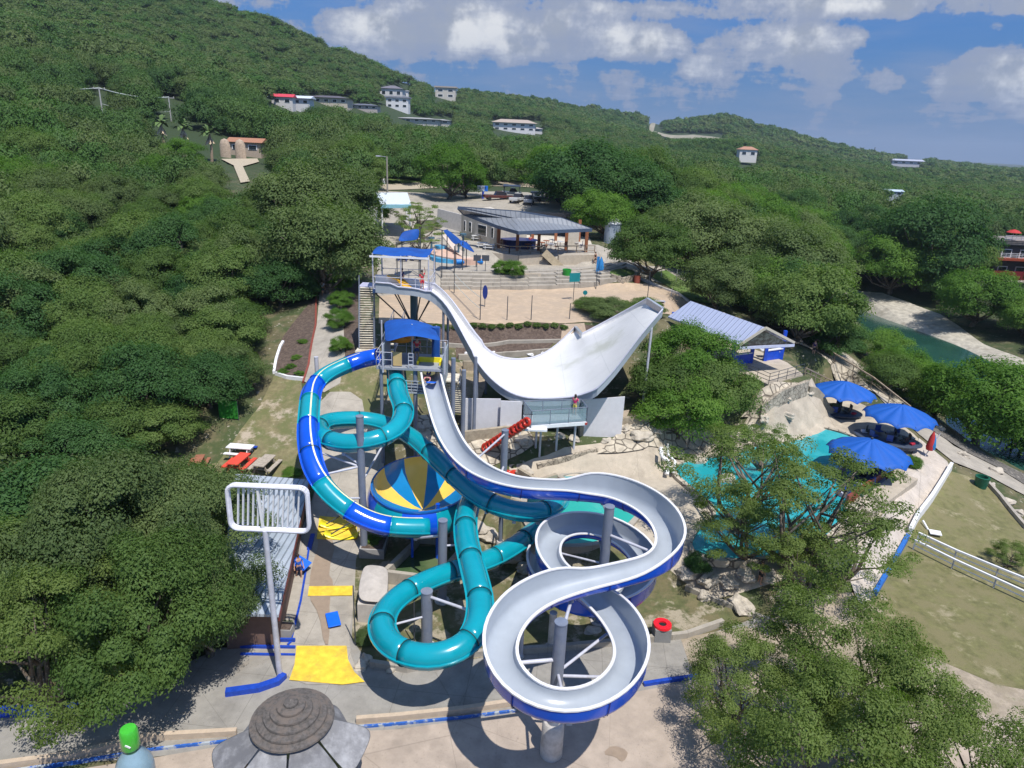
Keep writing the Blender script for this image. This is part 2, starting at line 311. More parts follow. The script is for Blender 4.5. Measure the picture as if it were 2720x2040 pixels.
# ------------------------------------------------------------------ mesh helpers
class MB:
    def __init__(s): s.v = []; s.f = []
    def add(s, vs, fs):
        o = len(s.v); s.v.extend([tuple(v) for v in vs]); s.f.extend([tuple(i + o for i in f) for f in fs]); return s
    def box(s, c, size, rz=0.0, rx=0.0, ry=0.0, bev=0.0):
        hx, hy, hz = [a / 2 for a in size]
        Rm = Matrix.Rotation(rz, 3, 'Z') @ Matrix.Rotation(ry, 3, 'Y') @ Matrix.Rotation(rx, 3, 'X')
        vs = [Rm @ Vector((x * hx, y * hy, z * hz)) + Vector(c) for x in (-1, 1) for y in (-1, 1) for z in (-1, 1)]
        return s.add(vs, [(0,1,3,2),(4,6,7,5),(0,4,5,1),(2,3,7,6),(0,2,6,4),(1,5,7,3)])
    def bar(s, a, b, wd, ht=None, upv=(0, 0, 1)):
        a = Vector(a); b = Vector(b); d = (b - a); 
        if d.length < 1e-6: return s
        d.normalize(); ht = ht or wd; u = Vector(upv)
        if abs(d.dot(u)) > 0.98: u = Vector((0, 1, 0))
        x = d.cross(u).normalized(); y = x.cross(d)
        vs = [p + x * i * wd / 2 + y * j * ht / 2 for p in (a, b) for i, j in ((-1,-1),(1,-1),(1,1),(-1,1))]
        return s.add(vs, [(0,1,2,3),(7,6,5,4),(0,4,5,1),(1,5,6,2),(2,6,7,3),(3,7,4,0)])
    def cyl(s, a, b, r, r2=None, n=12, caps=True):
        a = Vector(a); b = Vector(b); r2 = r if r2 is None else r2; d = (b - a).normalized()
        u = Vector((0, 0, 1)) if abs(d.z) < 0.95 else Vector((1, 0, 0))
        x = d.cross(u).normalized(); y = d.cross(x); vs = []
        for p, q in ((a, r), (b, r2)):
            for k in range(n):
                t = 2 * math.pi * k / n; vs.append(p + x * math.cos(t) * q + y * math.sin(t) * q)
        fs = [(k, (k+1) % n, n + (k+1) % n, n + k) for k in range(n)]
        if caps: fs += [tuple(range(n))[::-1], tuple(range(n, 2*n))]
        return s.add(vs, fs)
    def path(s, pts, r, n=8, caps=True):
        pts = [Vector(p) for p in pts]; rs = r if isinstance(r, (list, tuple)) else [r] * len(pts); vs = []; pu = None
        for i, p in enumerate(pts):
            t = (pts[min(i+1, len(pts)-1)] - pts[max(i-1, 0)]).normalized()
            if pu is None:
                u = Vector((0, 0, 1)) if abs(t.z) < 0.9 else Vector((1, 0, 0)); x = t.cross(u).normalized()
            else: x = (pu - t * pu.dot(t)).normalized()
            pu = x; y = t.cross(x)
            for k in range(n):
                a = 2 * math.pi * k / n; vs.append(p + x * math.cos(a) * rs[i] + y * math.sin(a) * rs[i])
        fs = [(i*n+k, i*n+(k+1) % n, (i+1)*n+(k+1) % n, (i+1)*n+k) for i in range(len(pts)-1) for k in range(n)]
        if caps: fs += [tuple(range(n))[::-1], tuple(range((len(pts)-1)*n, len(pts)*n))]
        return s.add(vs, fs)
    def lathe(s, c, prof, n=24, sx=1, sy=1, rz=0):
        c = Vector(c); vs = []
        for r, z in prof:
            for k in range(n):
                a = 2 * math.pi * k / n + rz; vs.append((c.x + r*sx*math.cos(a), c.y + r*sy*math.sin(a), c.z + z))
        fs = [(i*n+k, i*n+(k+1) % n, (i+1)*n+(k+1) % n, (i+1)*n+k) for i in range(len(prof)-1) for k in range(n)]
        return s.add(vs, fs)
    def prism(s, poly, z0, z1):
        """poly: xy list; z0,z1 numbers or per-vertex lists"""
        n = len(poly); a0 = z0 if isinstance(z0, (list, tuple)) else [z0]*n; a1 = z1 if isinstance(z1, (list, tuple)) else [z1]*n
        area = sum(poly[i][0]*poly[(i+1) % n][1] - poly[(i+1) % n][0]*poly[i][1] for i in range(n))
        if area < 0: poly = poly[::-1]; a0 = a0[::-1]; a1 = a1[::-1]
        vs = [(p[0], p[1], a0[i]) for i, p in enumerate(poly)] + [(p[0], p[1], a1[i]) for i, p in enumerate(poly)]
        tris = tessellate_polygon([[Vector((p[0], p[1], 0)) for p in poly]])
        fs = []
        for t in tris:
            A, B, Cc = [Vector(vs[i]) for i in t]
            if (B.xy - A.xy).cross(Cc.xy - A.xy) < 0: t = t[::-1]
            fs.append(tuple(i + n for i in t)); fs.append(tuple(t[::-1]))
        fs += [(i, (i+1) % n, n + (i+1) % n, n + i) for i in range(n)]
        return s.add(vs, fs)
    def quad(s, *p): return s.add(p, [tuple(range(len(p)))])
    def build(s, name, m, parent=None, smooth=False, label=None, bevel=0.0, solid=0.0, sub=0):
        me = bpy.data.meshes.new(name); me.from_pydata(s.v, [], s.f); me.update()
        o = bpy.data.objects.new(name, me); COL.objects.link(o)
        me.materials.append(m)
        if smooth:
            me.polygons.foreach_set('use_smooth', [True] * len(me.polygons))
            if smooth != 'all':
                try: me.set_sharp_from_angle(angle=R(40))
                except Exception: pass
        if solid: md = o.modifiers.new('solid', 'SOLIDIFY'); md.thickness = solid
        if bevel: md = o.modifiers.new('bevel', 'BEVEL'); md.width = bevel; md.segments = 2; md.limit_method = 'ANGLE'
        if sub: md = o.modifiers.new('sub', 'SUBSURF'); md.levels = sub; md.render_levels = sub
        if parent is not None:
            o.parent = parent
            if parent.get('_abs'): o.matrix_parent_inverse = Matrix.Translation(-parent.location)
        if label: o['label'] = label
        return o
def tag(o, label, cat, group=None, kind=None):
    o['label'] = label; o['category'] = cat
    if group: o['group'] = group
    if kind: o['kind'] = kind
    return o
def thing(name, loc, label, cat, group=None, absolute=True):
    """Empty at the thing's base; with absolute=True the parts are modelled in world coordinates"""
    e = bpy.data.objects.new(name, None); COL.objects.link(e); e.location = loc; e.empty_display_size = 0.3
    if absolute: e['_abs'] = 1
    return tag(e, label, cat, group)
def copy_thing(root, loc, rz=0.0, sc=1.0, label=None, group=None):
    r_ = root.copy(); COL.objects.link(r_); r_.location = loc; r_.rotation_euler = (0, 0, rz); r_.scale = (sc, sc, sc) if not isinstance(sc, tuple) else sc
    if label: r_['label'] = label
    if group: r_['group'] = group
    for ch in list(root.children):
        c = ch.copy(); COL.objects.link(c); c.parent = r_
        for g in ch.children:
            d = g.copy(); COL.objects.link(d); d.parent = c
    return r_
def struct(o): o['kind'] = 'structure'; return o

# ------------------------------------------------------------------ ground sheets draped on the terrain
def smoothpoly(pts, it=2):
    for _ in range(it):
        q = []
        n = len(pts)
        for i in range(n):
            a = Vector(pts[i]); b = Vector(pts[(i+1) % n]); q += [tuple(a*.75+b*.25), tuple(a*.25+b*.75)]
        pts = q
    return pts
def px2w(pxs, z=None):
    out = []
    for a, b in pxs:
        p = Wz(a, b, z) if z is not None else G(a, b)
        out.append((p.x, p.y))
    return out
def sheet(name, poly, off, m, flat=None, thick=0.0, cell=1.0):
    SHEETS.append(poly)
    bm = bmesh.new()
    vs = [bm.verts.new((x, y, 0)) for x, y in poly]
    tris = tessellate_polygon([[Vector((x, y, 0)) for x, y in poly]])
    for t in tris:
        try: bm.faces.new([vs[i] for i in t])
        except ValueError: pass
    xs = [p[0] for p in poly]; ys = [p[1] for p in poly]
    if flat is None:
        for ax, ar, lo, hi in ((0, GX, min(xs), max(xs)), (1, GY, min(ys), max(ys))):
            for g in ar[(ar > lo) & (ar < hi)]:
                co = (g, 0, 0) if ax == 0 else (0, g, 0); no = (1, 0, 0) if ax == 0 else (0, 1, 0)
                bmesh.ops.bisect_plane(bm, geom=bm.verts[:] + bm.edges[:] + bm.faces[:], plane_co=co, plane_no=no, dist=1e-5)
    for v in bm.verts: v.co.z = (Tz(v.co.x, v.co.y) if flat is None else flat) + off
    bmesh.ops.recalc_face_normals(bm, faces=bm.faces[:])
    if bm.faces and sum(f.normal.z for f in bm.faces) < 0: bmesh.ops.reverse_faces(bm, faces=bm.faces[:])
    if thick:
        r_ = bmesh.ops.extrude_face_region(bm, geom=bm.faces[:])
        for v in [g for g in r_['geom'] if isinstance(g, bmesh.types.BMVert)]: v.co.z += thick
        bmesh.ops.recalc_face_normals(bm, faces=bm.faces[:])
    me = bpy.data.meshes.new(name); bm.to_mesh(me); bm.free(); me.materials.append(m)
    o = bpy.data.objects.new(name, me); COL.objects.link(o)
    return o
# ================================================================== ground, water, trees
SHEETS = []
def m_ground():
    m = mat('ground', (0.13, 0.115, 0.06), 0.95, var=0.3, scale=0.8, bump=0.3, bscale=6)
    nt, b = edit(m); geo = nd(nt, 'ShaderNodeNewGeometry')
    sep = nd(nt, 'ShaderNodeSeparateXYZ', ins={0: geo.outputs['Position']})
    n = nd(nt, 'ShaderNodeTexNoise', ins={0: geo.outputs['Position'], 'Scale': 0.35, 'Detail': 8.0, 'Roughness': 0.65})
    src = b.inputs['Base Color'].links[0].from_socket
    c = mixc(nt, maprange(nt, n.outputs[0], 0.42, 0.56), src, (0.055, 0.075, 0.025))
    n2 = nd(nt, 'ShaderNodeTexNoise', ins={0: geo.outputs['Position'], 'Scale': 1.7, 'Detail': 8.0, 'Roughness': 0.7})
    c = mixc(nt, maprange(nt, n2.outputs[0], 0.58, 0.66), c, (0.36, 0.32, 0.26))
    L = nd(nt, 'ShaderNodeVectorMath', operation='LENGTH', ins={0: geo.outputs['Position']}).outputs['Value']
    c = mixc(nt, maprange(nt, L, 90, 200), c, (0.028, 0.050, 0.016))
    nt.links.new(c, b.inputs['Base Color']); return m
def build_ground():
    nx, ny = len(GX), len(GY)
    H2 = HZ.copy()
    for poly in SHEETS:   # the soil is dug out under every slab and bed
        xs = [p[0] for p in poly]; ys = [p[1] for p in poly]
        i0, i1 = np.searchsorted(GX, min(xs)), np.searchsorted(GX, max(xs)); j0, j1 = np.searchsorted(GY, min(ys)), np.searchsorted(GY, max(ys))
        if i1 <= i0 or j1 <= j0: continue
        sx, sy = _XX[i0:i1, j0:j1], _YY[i0:i1, j0:j1]; ins = pip(sx, sy, poly)
        if not ins.any(): continue
        n = len(poly); best = np.full(sx.shape, 1e9)
        for i in range(n):
            x1, y1 = poly[i]; x2, y2 = poly[(i+1) % n]; dx, dy = x2-x1, y2-y1
            t = np.clip(((sx-x1)*dx + (sy-y1)*dy)/(dx*dx+dy*dy+1e-9), 0, 1); best = np.minimum(best, np.hypot(sx-x1-t*dx, sy-y1-t*dy))
        m = ins & (best > 0.9)
        H2[i0:i1, j0:j1] = np.where(m, np.minimum(H2[i0:i1, j0:j1], HZ[i0:i1, j0:j1] - 0.35), H2[i0:i1, j0:j1])
    co = np.stack([_XX, _YY, H2], -1).reshape(-1, 3)
    ii, jj = np.meshgrid(np.arange(nx-1), np.arange(ny-1), indexing='ij'); a = (ii*ny + jj).ravel()
    f = np.stack([a, a+ny, a+ny+1, a+1], -1)
    me = bpy.data.meshes.new('ground')
    me.vertices.add(len(co)); me.vertices.foreach_set('co', co.ravel().astype(np.float32))
    me.loops.add(f.size); me.loops.foreach_set('vertex_index', f.ravel().astype(np.int32))
    me.polygons.add(len(f)); me.polygons.foreach_set('loop_start', np.arange(0, f.size, 4, dtype=np.int32))
    me.polygons.foreach_set('use_smooth', np.ones(len(f), bool)); me.update(calc_edges=True)
    me.materials.append(m_ground()); o = bpy.data.objects.new('ground', me); COL.objects.link(o); struct(o)

def leafmat(name, a, b_, c_, trans=0.30):
    m = bpy.data.materials.new(name); m.use_nodes = True; nt = m.node_tree; nt.nodes.clear()
    out = nd(nt, 'ShaderNodeOutputMaterial')
    at = nd(nt, 'ShaderNodeAttribute', attribute_name='tint'); oi = nd(nt, 'ShaderNodeObjectInfo')
    t = mth(nt, 'ADD', mth(nt, 'MULTIPLY', at.outputs['Fac'], 0.55), mth(nt, 'MULTIPLY', oi.outputs['Random'], 0.45))
    c = mixc(nt, maprange(nt, t, 0.05, 0.55, smooth=False), a, b_)
    c = mixc(nt, maprange(nt, t, 0.55, 1.0, smooth=False), c, c_)
    d = nd(nt, 'ShaderNodeBsdfDiffuse', ins={'Color': c}); tr = nd(nt, 'ShaderNodeBsdfTranslucent', ins={'Color': mixc(nt, 1.0, c, (1.0, 1.3, 0.35), 'MULTIPLY')})
    mx = nd(nt, 'ShaderNodeMixShader', ins={0: trans, 1: d.outputs[0], 2: tr.outputs[0]})
    g = nd(nt, 'ShaderNodeBsdfGlossy', ins={'Color': (0.9, 0.95, 1, 1), 'Roughness': 0.6})
    mx2 = nd(nt, 'ShaderNodeMixShader', ins={0: 0.008, 1: mx.outputs[0], 2: g.outputs[0]})
    nt.links.new(mx2.outputs[0], out.inputs[0]); return m
LEAF = {
 'oak': leafmat('oak leaves', (0.058, 0.115, 0.028), (0.118, 0.190, 0.048), (0.195, 0.265, 0.080), .42),
 'olive': leafmat('olive leaves', (0.076, 0.122, 0.042), (0.130, 0.185, 0.064), (0.20, 0.255, 0.10), .40),
 'bright': leafmat('bright leaves', (0.060, 0.145, 0.020), (0.115, 0.225, 0.034), (0.185, 0.305, 0.058), .44),
 'dark': leafmat('dark leaves', (0.028, 0.080, 0.024), (0.058, 0.132, 0.038), (0.10, 0.185, 0.055), .38),
 'mesquite': leafmat('mesquite leaves', (0.105, 0.155, 0.038), (0.165, 0.228, 0.060), (0.230, 0.295, 0.090), .46),
}
BARK = mat('bark', (0.11, 0.085, 0.065), 0.95, var=0.35, scale=6, bump=0.6, bscale=25, col2=(0.2, 0.18, 0.15))

def quads_mesh(name, P, U, V, tint, m):
    """P centres, U,V half axes -> one diamond-ish quad per leaf"""
    n = len(P); co = np.empty((n, 4, 3), np.float32)
    co[:, 0] = P - U; co[:, 1] = P - V * 0.8 + U * .1; co[:, 2] = P + U; co[:, 3] = P + V * 0.8 + U * .1
    me = bpy.data.meshes.new(name)
    me.vertices.add(n*4); me.vertices.foreach_set('co', co.ravel())
    me.loops.add(n*4); me.loops.foreach_set('vertex_index', np.arange(n*4, dtype=np.int32))
    me.polygons.add(n); me.polygons.foreach_set('loop_start', np.arange(0, n*4, 4, dtype=np.int32))
    me.update(calc_edges=True)
    at = me.attributes.new('tint', 'FLOAT', 'FACE'); at.data.foreach_set('value', tint.astype(np.float32))
    me.materials.append(m); return me
def unit(v): return v / (np.linalg.norm(v, axis=-1, keepdims=True) + 1e-9)
def crown_points(g, Rx, Hc, z0, nclump, nleaf, cr, flat=0.55, droop=0.0, hollow=0.55, under=-0.25):
    """leaf positions and outward normals for a crown: clumps of leaves on an uneven dome"""
    d = unit(g.normal(size=(nclump*3, 3))); d = d[d[:, 2] > under][:nclump]
    k = len(d)
    rad = hollow + (1 - hollow) * g.random(k) ** 0.6
    lob = 1 + 0.16*np.sin(3*np.arctan2(d[:, 1], d[:, 0]) + g.random()*6) + 0.10*np.sin(5*np.arctan2(d[:, 1], d[:, 0]) + g.random()*6)
    C = np.stack([d[:, 0]*Rx*rad*lob, d[:, 1]*Rx*rad*lob, z0 + (d[:, 2]*rad*0.5 + 0.42) * Hc], -1)
    C[:, 2] -= droop * np.hypot(C[:, 0], C[:, 1]) ** 2 / Rx ** 2 * Hc
    cs = cr * (0.65 + 0.7 * g.random(k)); ct = g.random(k)
    idx = g.integers(0, k, nleaf)
    ld = unit(g.normal(size=(nleaf, 3))); ld[:, 2] = np.where(ld[:, 2] < -0.15, -ld[:, 2]*0.7, ld[:, 2])
    lr = cs[idx] * (0.30 + 0.75 * g.random(nleaf) ** 0.5)
    P = C[idx] + ld * lr[:, None] * np.array([1, 1, flat])
    N = unit(ld * 1.0 + unit(P - np.array([0, 0, z0 + 0.2*Hc])) * 0.5 + np.array([0, 0, 0.35]) + g.normal(size=(nleaf, 3)) * 0.42)
    return P, N, ct[idx], C
def leaf_axes(g, N, size):
    a = unit(np.cross(N, g.normal(size=N.shape))); b = np.cross(N, a)
    s = size * (0.6 + 0.8 * g.random(len(N)))[:, None]
    return a * s, b * s * 0.62
def crown_mesh(name, seed, Rx, Hc, z0, nclump, nleaf, size, m, cr=1.0, **kw):
    g = np.random.default_rng(seed)
    P, N, ct, C = crown_points(g, Rx, Hc, z0, nclump, nleaf, cr, **kw)
    U, V = leaf_axes(g, N, size)
    tint = np.clip(ct * 0.55 + g.random(len(P)) * 0.45, 0, 1)
    return quads_mesh(name, P, U, V, tint, m), C
def trunk_mesh(name, C, z0, r, seed, lean=0.6, nl=9, low=0.35):
    g = np.random.default_rng(seed); mb = MB()
    fork = Vector((g.normal()*0.2, g.normal()*0.2, max(z0*low, 0.5)))
    mb.path([(0, 0, -0.6), (fork.x*.4, fork.y*.4, fork.z*.5), fork], [r*1.35, r, r*0.85], 9)
    ids = g.choice(len(C), min(nl, len(C)), replace=False)
    for i in ids:
        c = Vector(C[i]); mid = fork.lerp(c, 0.5) + Vector((g.normal()*.3, g.normal()*.3, g.normal()*0.15 - 0.25))
        mb.path([fork, fork.lerp(mid, .5) + Vector((g.normal()*.12, g.normal()*.12, 0)), mid, c], [r*.62, r*.42, r*.28, r*.07], 6)
        for q in range(2):
            j = g.integers(0, len(C)); c2 = Vector(C[j])
            if (c2 - c).length < 3.0: mb.path([mid, mid.lerp(c2, .5) + Vector((0, 0, -.1)), c2], [r*.25, r*.15, r*.04], 5)
    me = bpy.data.meshes.new(name); me.from_pydata(mb.v, [], mb.f); me.update(); me.materials.append(BARK)
    me.polygons.foreach_set('use_smooth', [True]*len(me.polygons)); return me

# --- near and middle distance tree kinds (unit size about 3 m crown radius, scaled per tree)
KINDS = []
def kind(key, seed, Rx, Hc, z0, nclump, nleaf, size, leaf, cr, **kw):
    cm, C = crown_mesh(key + '_crown', seed, Rx, Hc, z0, nclump, nleaf, size, LEAF[leaf], cr, **kw)
    tm = trunk_mesh(key + '_trunk', C, z0, 0.05 * Rx + 0.06, seed + 5)
    return dict(key=key, crown=cm, trunk=tm, R=Rx, H=z0 + Hc)
MID = {k: [kind(f'{k}', 10*i + j, 3.0, 4.2, 0.9, 58, 34000, 0.078, k, 1.02, flat=.95, under=-.7) for j in range(3)] for i, k in enumerate(('oak', 'olive', 'bright', 'dark'))}

def plant_tree(K, loc, sc, rz, name, label, group=None, cat='tree', tilt=None):
    e = thing(name, loc, label, cat, group, absolute=False)
    e.rotation_euler = (0, 0, rz) if tilt is None else (tilt[0], tilt[1], rz)
    e.scale = sc if isinstance(sc, tuple) else (sc, sc, sc)
    c = bpy.data.objects.new('crown', K['crown']); COL.objects.link(c); c.parent = e
    t = bpy.data.objects.new('trunk', K['trunk']); COL.objects.link(t); t.parent = e
    return e

# --- where nothing grows (outlines of built and open ground)
CLEAR_PX = [
 [(700,590),(760,545),(812,535),(815,500),(800,450),(812,405),(1140,400),(1150,432),(1215,436),(1295,480),(1350,480),(1352,530),(1400,570),(1500,560),(1530,600),(1480,645),(1560,650),(1720,740),(1690,790),(1830,800),(1900,850),(1985,905),(2040,960),(2212,1060),
  (2400,1150),(2400,1900),(-300,1900),(-300,1545),(480,1530),(560,1470),(540,1400),(590,1340),(560,1040),(430,1010),(430,930),(500,880),(560,850),(600,740),(650,680),(680,630)],
 [(1825,612),(1906,630),(1957,648),(2031,676),(2070,698),(2125,738),(2187,762),(2300,790),(2300,900),(2130,803),(2040,793),(1960,768),(1880,718),(1835,680)],
 [(480,335),(560,330),(560,390),(500,400),(480,350)],
 [(1985,870),(2300,960),(2300,1060),(2060,985)],
]
HOUSE_BOX = [(586,212,664,240),(664,208,748,230),(828,182,880,240),(940,190,984,218),(845,252,975,270),(1066,260,1168,292),(1596,338,1632,362),(1930,350,1988,364),(1914,438,1942,446),(498,308,566,350),(752,226,812,244),(2140,520,2230,625),(344,258,364,300),(393,268,411,305),(450,282,468,310),(214,188,236,245),(362,208,378,240),(1404,262,1424,286),(1425,288,1560,299)]
CLEAR_PX += [[(a,b),(c,b),(c,d),(a,d)] for a,b,c,d in HOUSE_BOX]
CLEAR_GROUND = [px2w([(690,600),(815,540),(830,410),(1140,405),(1290,470),(1350,530),(1500,600),(1500,640),(1720,740),(1900,850),(2040,960),(2212,1060),(2400,1300),(2400,1700),(-300,1700),(-300,1545),(480,1530),(560,1470),(590,1340),(560,1040),(430,1010),(430,930),(560,850),(600,740),(650,680)]),
 px2w([(1810,600),(1900,630),(2000,650),(2100,700),(2300,780),(2400,1100),(2100,1000),(1960,880),(1850,740)])]
def clear_of(x, y, z, rr, h):
    xs = np.array([x]); ys = np.array([y])
    for p in CLEAR_GROUND:
        if pdist(xs, ys, p)[0] < rr * 0.45: return False
    q = Vector((x, y, z)); dist = (q - CAM).length
    if q.y < 8: return True
    for dx, dz in ((0, h), (0, h*.5), (-.75*rr, h*.6), (.75*rr, h*.6), (0, .15*h)):
        a, b = proj((x + dx, y, z + dz)); aa = np.array([a]); bb = np.array([b])
        for p in CLEAR_PX:
            if pip(aa, bb, p)[0]: return False
    return True
def scatter():
    """uneven spacing: jittered cells that grow with distance"""
    out = []
    g = np.random.default_rng(5)
    rings = [(28, 75, 4.3), (75, 150, 4.9), (150, 320, 6.0), (320, 620, 7.2), (620, 1200, 9.0), (1200, 2600, 15.0)]
    for r1, r2, sp in rings:
        nx = int(r2*1.05/sp)
        xs = (np.arange(-nx, nx+1))[:, None]*sp; ys = (np.arange(0, int(r2/sp)+1))[None, :]*sp
        X = (xs + ys*0 + g.uniform(-.42, .42, (xs.shape[0], ys.shape[1]))*sp); Y = (ys + xs*0 + g.uniform(-.42, .42, X.shape)*sp)
        X = X.ravel(); Y = Y.ravel(); r = np.hypot(X, Y); az = np.arctan2(X, Y)
        k = (r >= r1) & (r < r2) & (abs(az) < R(46)); X, Y, r, az = X[k], Y[k], r[k], az[k]
        R_ = np.interp(az, _az, _rr); k = r < R_ + 60 + R_*0.06; X, Y, r = X[k], Y[k], r[k]
        Z = TzA(X, Y)
        out.append((X, Y, Z, r, np.full(len(X), sp)))
    return [np.concatenate(a) for a in zip(*out)]
def projA(X, Y, Z):
    q = np.stack([X - CAM.x, Y - CAM.y, Z - CAM.z], -1)
    f = q @ np.array(fwd); return CX + FX*(q @ np.array(right))/f, CY - FX*(q @ np.array(up))/f
def build_forest():
    X, Y, Z, r, sp = scatter()
    g = np.random.default_rng(11)
    rr = sp * g.uniform(0.50, 0.80, len(X)); rr = np.where(r < 75, np.minimum(rr, 3.1), rr)
    valley = (X > 25) & (r > 90) & (r < 400)
    rr = np.where(valley, rr * 1.25, rr)
    hh = rr * g.uniform(1.45, 2.1, len(X)); hh = np.where(r > 320, rr*1.2, hh)
    keep = np.ones(len(X), bool)
    for dx, dz in [(0, .5), (0, .1)] + [(k_*math.cos(R(a_)), .52 + .48*k_*math.sin(R(a_))) for k_ in (1.0, .6) for a_ in range(0, 360, 30)]:
        a, b = projA(X + dx*rr, Y, Z + dz*hh)
        for p in CLEAR_PX: keep &= ~pip(a, b, p)
    for p in CLEAR_GROUND: keep &= pdist(X, Y, p) > rr * 0.4
    a, b = projA(X, Y, Z + hh); keep &= (a > -260) & (a < 2500) & (b < 1760)
    keep &= Z > -4.3
    X, Y, Z, r, rr, hh = [v[keep] for v in (X, Y, Z, r, rr, hh)]
    q = np.sqrt(X**2 + Y**2 + (Z-26)**2)
    a, b = projA(X, Y, Z + hh*.5)
    inview = (a > -40) & (a < 2260) & (b > -40) & (b < 1700)
    big = np.where(inview, rr / q, 0)
    order = np.argsort(-big); sel = order[:NTREES]; rest = order[NTREES:]
    for i in sel:
        az = math.atan2(X[i], Y[i]); u = g.random(); x, y = X[i], Y[i]
        if x < -8 and r[i] < 105:
            kk = ('oak', 'olive', 'dark')[0 if u < .62 else (1 if u < .85 else 2)]; nm, lab, gr = 'oak_tree', {'oak': 'rounded mid green live oak', 'olive': 'paler olive toned live oak', 'dark': 'darker bluish green live oak'}[kk] + ' packed in the dense grove left of the slides', 'live oaks of the grove left of the slides'
        elif x < 25 and y < 320 and r[i] >= 95:
            kk = ('olive', 'bright', 'oak')[0 if u < .55 else (1 if u < .68 else 2)]; nm, lab, gr = 'scrub_tree', {'olive': 'low dusty olive tree', 'bright': 'low bright green tree', 'oak': 'low mid green tree'}[kk] + ' on the slope behind the park buildings', 'trees on the slope behind the park'
        else:
            kk = ('oak', 'bright', 'dark', 'olive')[0 if u < .34 else (1 if u < .52 else (2 if u < .85 else 3))]; nm, lab, gr = 'valley_tree', {'oak': 'full mid green tree', 'bright': 'full bright green tree', 'dark': 'full dark green tree', 'olive': 'full dusty olive tree'}[kk] + ' in the wooded valley to the right along the creek', 'trees of the valley along the creek'
        K = MID[kk][int(g.integers(0, 3))]
        s = rr[i] / K['R']; sz = hh[i] / K['H']
        plant_tree(K, (x, y, Z[i] - .2), (s*g.uniform(.9, 1.15), s*g.uniform(.9, 1.15), sz), g.uniform(0, 6.28), nm, lab, gr)
    # everything past the nearest three hundred: one wooded mass, scattered crowns of a few kinds
    print('forest individuals', len(sel), 'mass', len(rest))
    tone = 0.5 + 0.5*vnoise(X, Y, 38, 3); tone2 = 0.5 + 0.5*vnoise(X, Y, 110, 7)
    lod = np.where(r < 300, 0, np.where(r < 800, 1, 2))
    t = tone*.45 + tone2*.25 + g.random(len(X))*.5
    colr = np.clip((t*3.6).astype(int), 0, 3)
    me = bpy.data.meshes.new('distant_woodland'); R0 = np.array(rest)
    me.vertices.add(len(R0)); me.vertices.foreach_set('co', np.stack([X[R0], Y[R0], Z[R0]-.3], -1).ravel().astype(np.float32))
    at = me.attributes.new('sc', 'FLOAT_VECTOR', 'POINT'); at.data.foreach_set('vector', np.stack([rr[R0]*g.uniform(.9, 1.12, len(R0)), rr[R0]*g.uniform(.9, 1.12, len(R0)), hh[R0]], -1).ravel().astype(np.float32))
    at = me.attributes.new('rot', 'FLOAT_VECTOR', 'POINT'); at.data.foreach_set('vector', np.stack([g.uniform(-.08, .08, len(R0)), g.uniform(-.08, .08, len(R0)), g.uniform(0, 6.28, len(R0))], -1).ravel().astype(np.float32))
    at = me.attributes.new('sort', 'INT', 'POINT'); at.data.foreach_set('value', (lod[R0]*4 + colr[R0]).astype(np.int32))
    me.update(); o = bpy.data.objects.new('distant_woodland', me); COL.objects.link(o)
    tag(o, 'continuous green woodland covering the hillside and the far valley', 'woodland', kind='stuff')
    ng = bpy.data.node_groups.new('woodland', 'GeometryNodeTree')
    ng.interface.new_socket('Geometry', in_out='INPUT', socket_type='NodeSocketGeometry'); ng.interface.new_socket('Geometry', in_out='OUTPUT', socket_type='NodeSocketGeometry')
    gi = ng.nodes.new('NodeGroupInput'); go = ng.nodes.new('NodeGroupOutput'); jn = ng.nodes.new('GeometryNodeJoinGeometry'); ng.links.new(jn.outputs[0], go.inputs[0])
    def attr(nm, dt):
        n = ng.nodes.new('GeometryNodeInputNamedAttribute'); n.data_type = dt; n.inputs[0].default_value = nm; return n.outputs[0]
    asc, aro, aso = attr('sc', 'FLOAT_VECTOR'), attr('rot', 'FLOAT_VECTOR'), attr('sort', 'INT')
    mp = ng.nodes.new('GeometryNodeMeshToPoints'); ng.links.new(gi.outputs[0], mp.inputs[0])
    er = ng.nodes.new('FunctionNodeEulerToRotation'); ng.links.new(aro, er.inputs[0])
    for L, (nl, sz, ncl) in enumerate(((5200, .052, 40), (1300, .095, 26), (360, .19, 16))):
        for k, key in enumerate(('hill_a', 'hill_b', 'hill_c', 'hill_d')):
            gg = np.random.default_rng(300 + L*10 + k)
            P, N, ct, C = crown_points(gg, 1.0, 1.0, 0.04, ncl, nl, .36, flat=.9, under=-.5)
            U, V = leaf_axes(gg, N, sz); P[:, 2] = np.maximum(P[:, 2], .0)
            cm = quads_mesh('woodland_crown', P, U * np.array([1, 1, .8]), V * np.array([1, 1, .8]), np.clip(ct*.6 + gg.random(nl)*.4, 0, 1), LEAF[key])
            po = bpy.data.objects.new('woodland_crown', cm)
            oi = ng.nodes.new('GeometryNodeObjectInfo'); oi.inputs[0].default_value = po; oi.inputs['As Instance'].default_value = True
            cp = ng.nodes.new('FunctionNodeCompare'); cp.data_type = 'INT'; cp.operation = 'EQUAL'
            ng.links.new(aso, cp.inputs[2]); cp.inputs[3].default_value = L*4 + k
            ip = ng.nodes.new('GeometryNodeInstanceOnPoints')
            ng.links.new(mp.outputs[0], ip.inputs['Points']); ng.links.new(cp.outputs[0], ip.inputs['Selection']); ng.links.new(oi.outputs['Geometry'], ip.inputs['Instance'])
            ng.links.new(er.outputs[0], ip.inputs['Rotation']); ng.links.new(asc, ip.inputs['Scale']); ng.links.new(ip.outputs[0], jn.inputs[0])
    md = o.modifiers.new('woodland', 'NODES'); md.node_group = ng
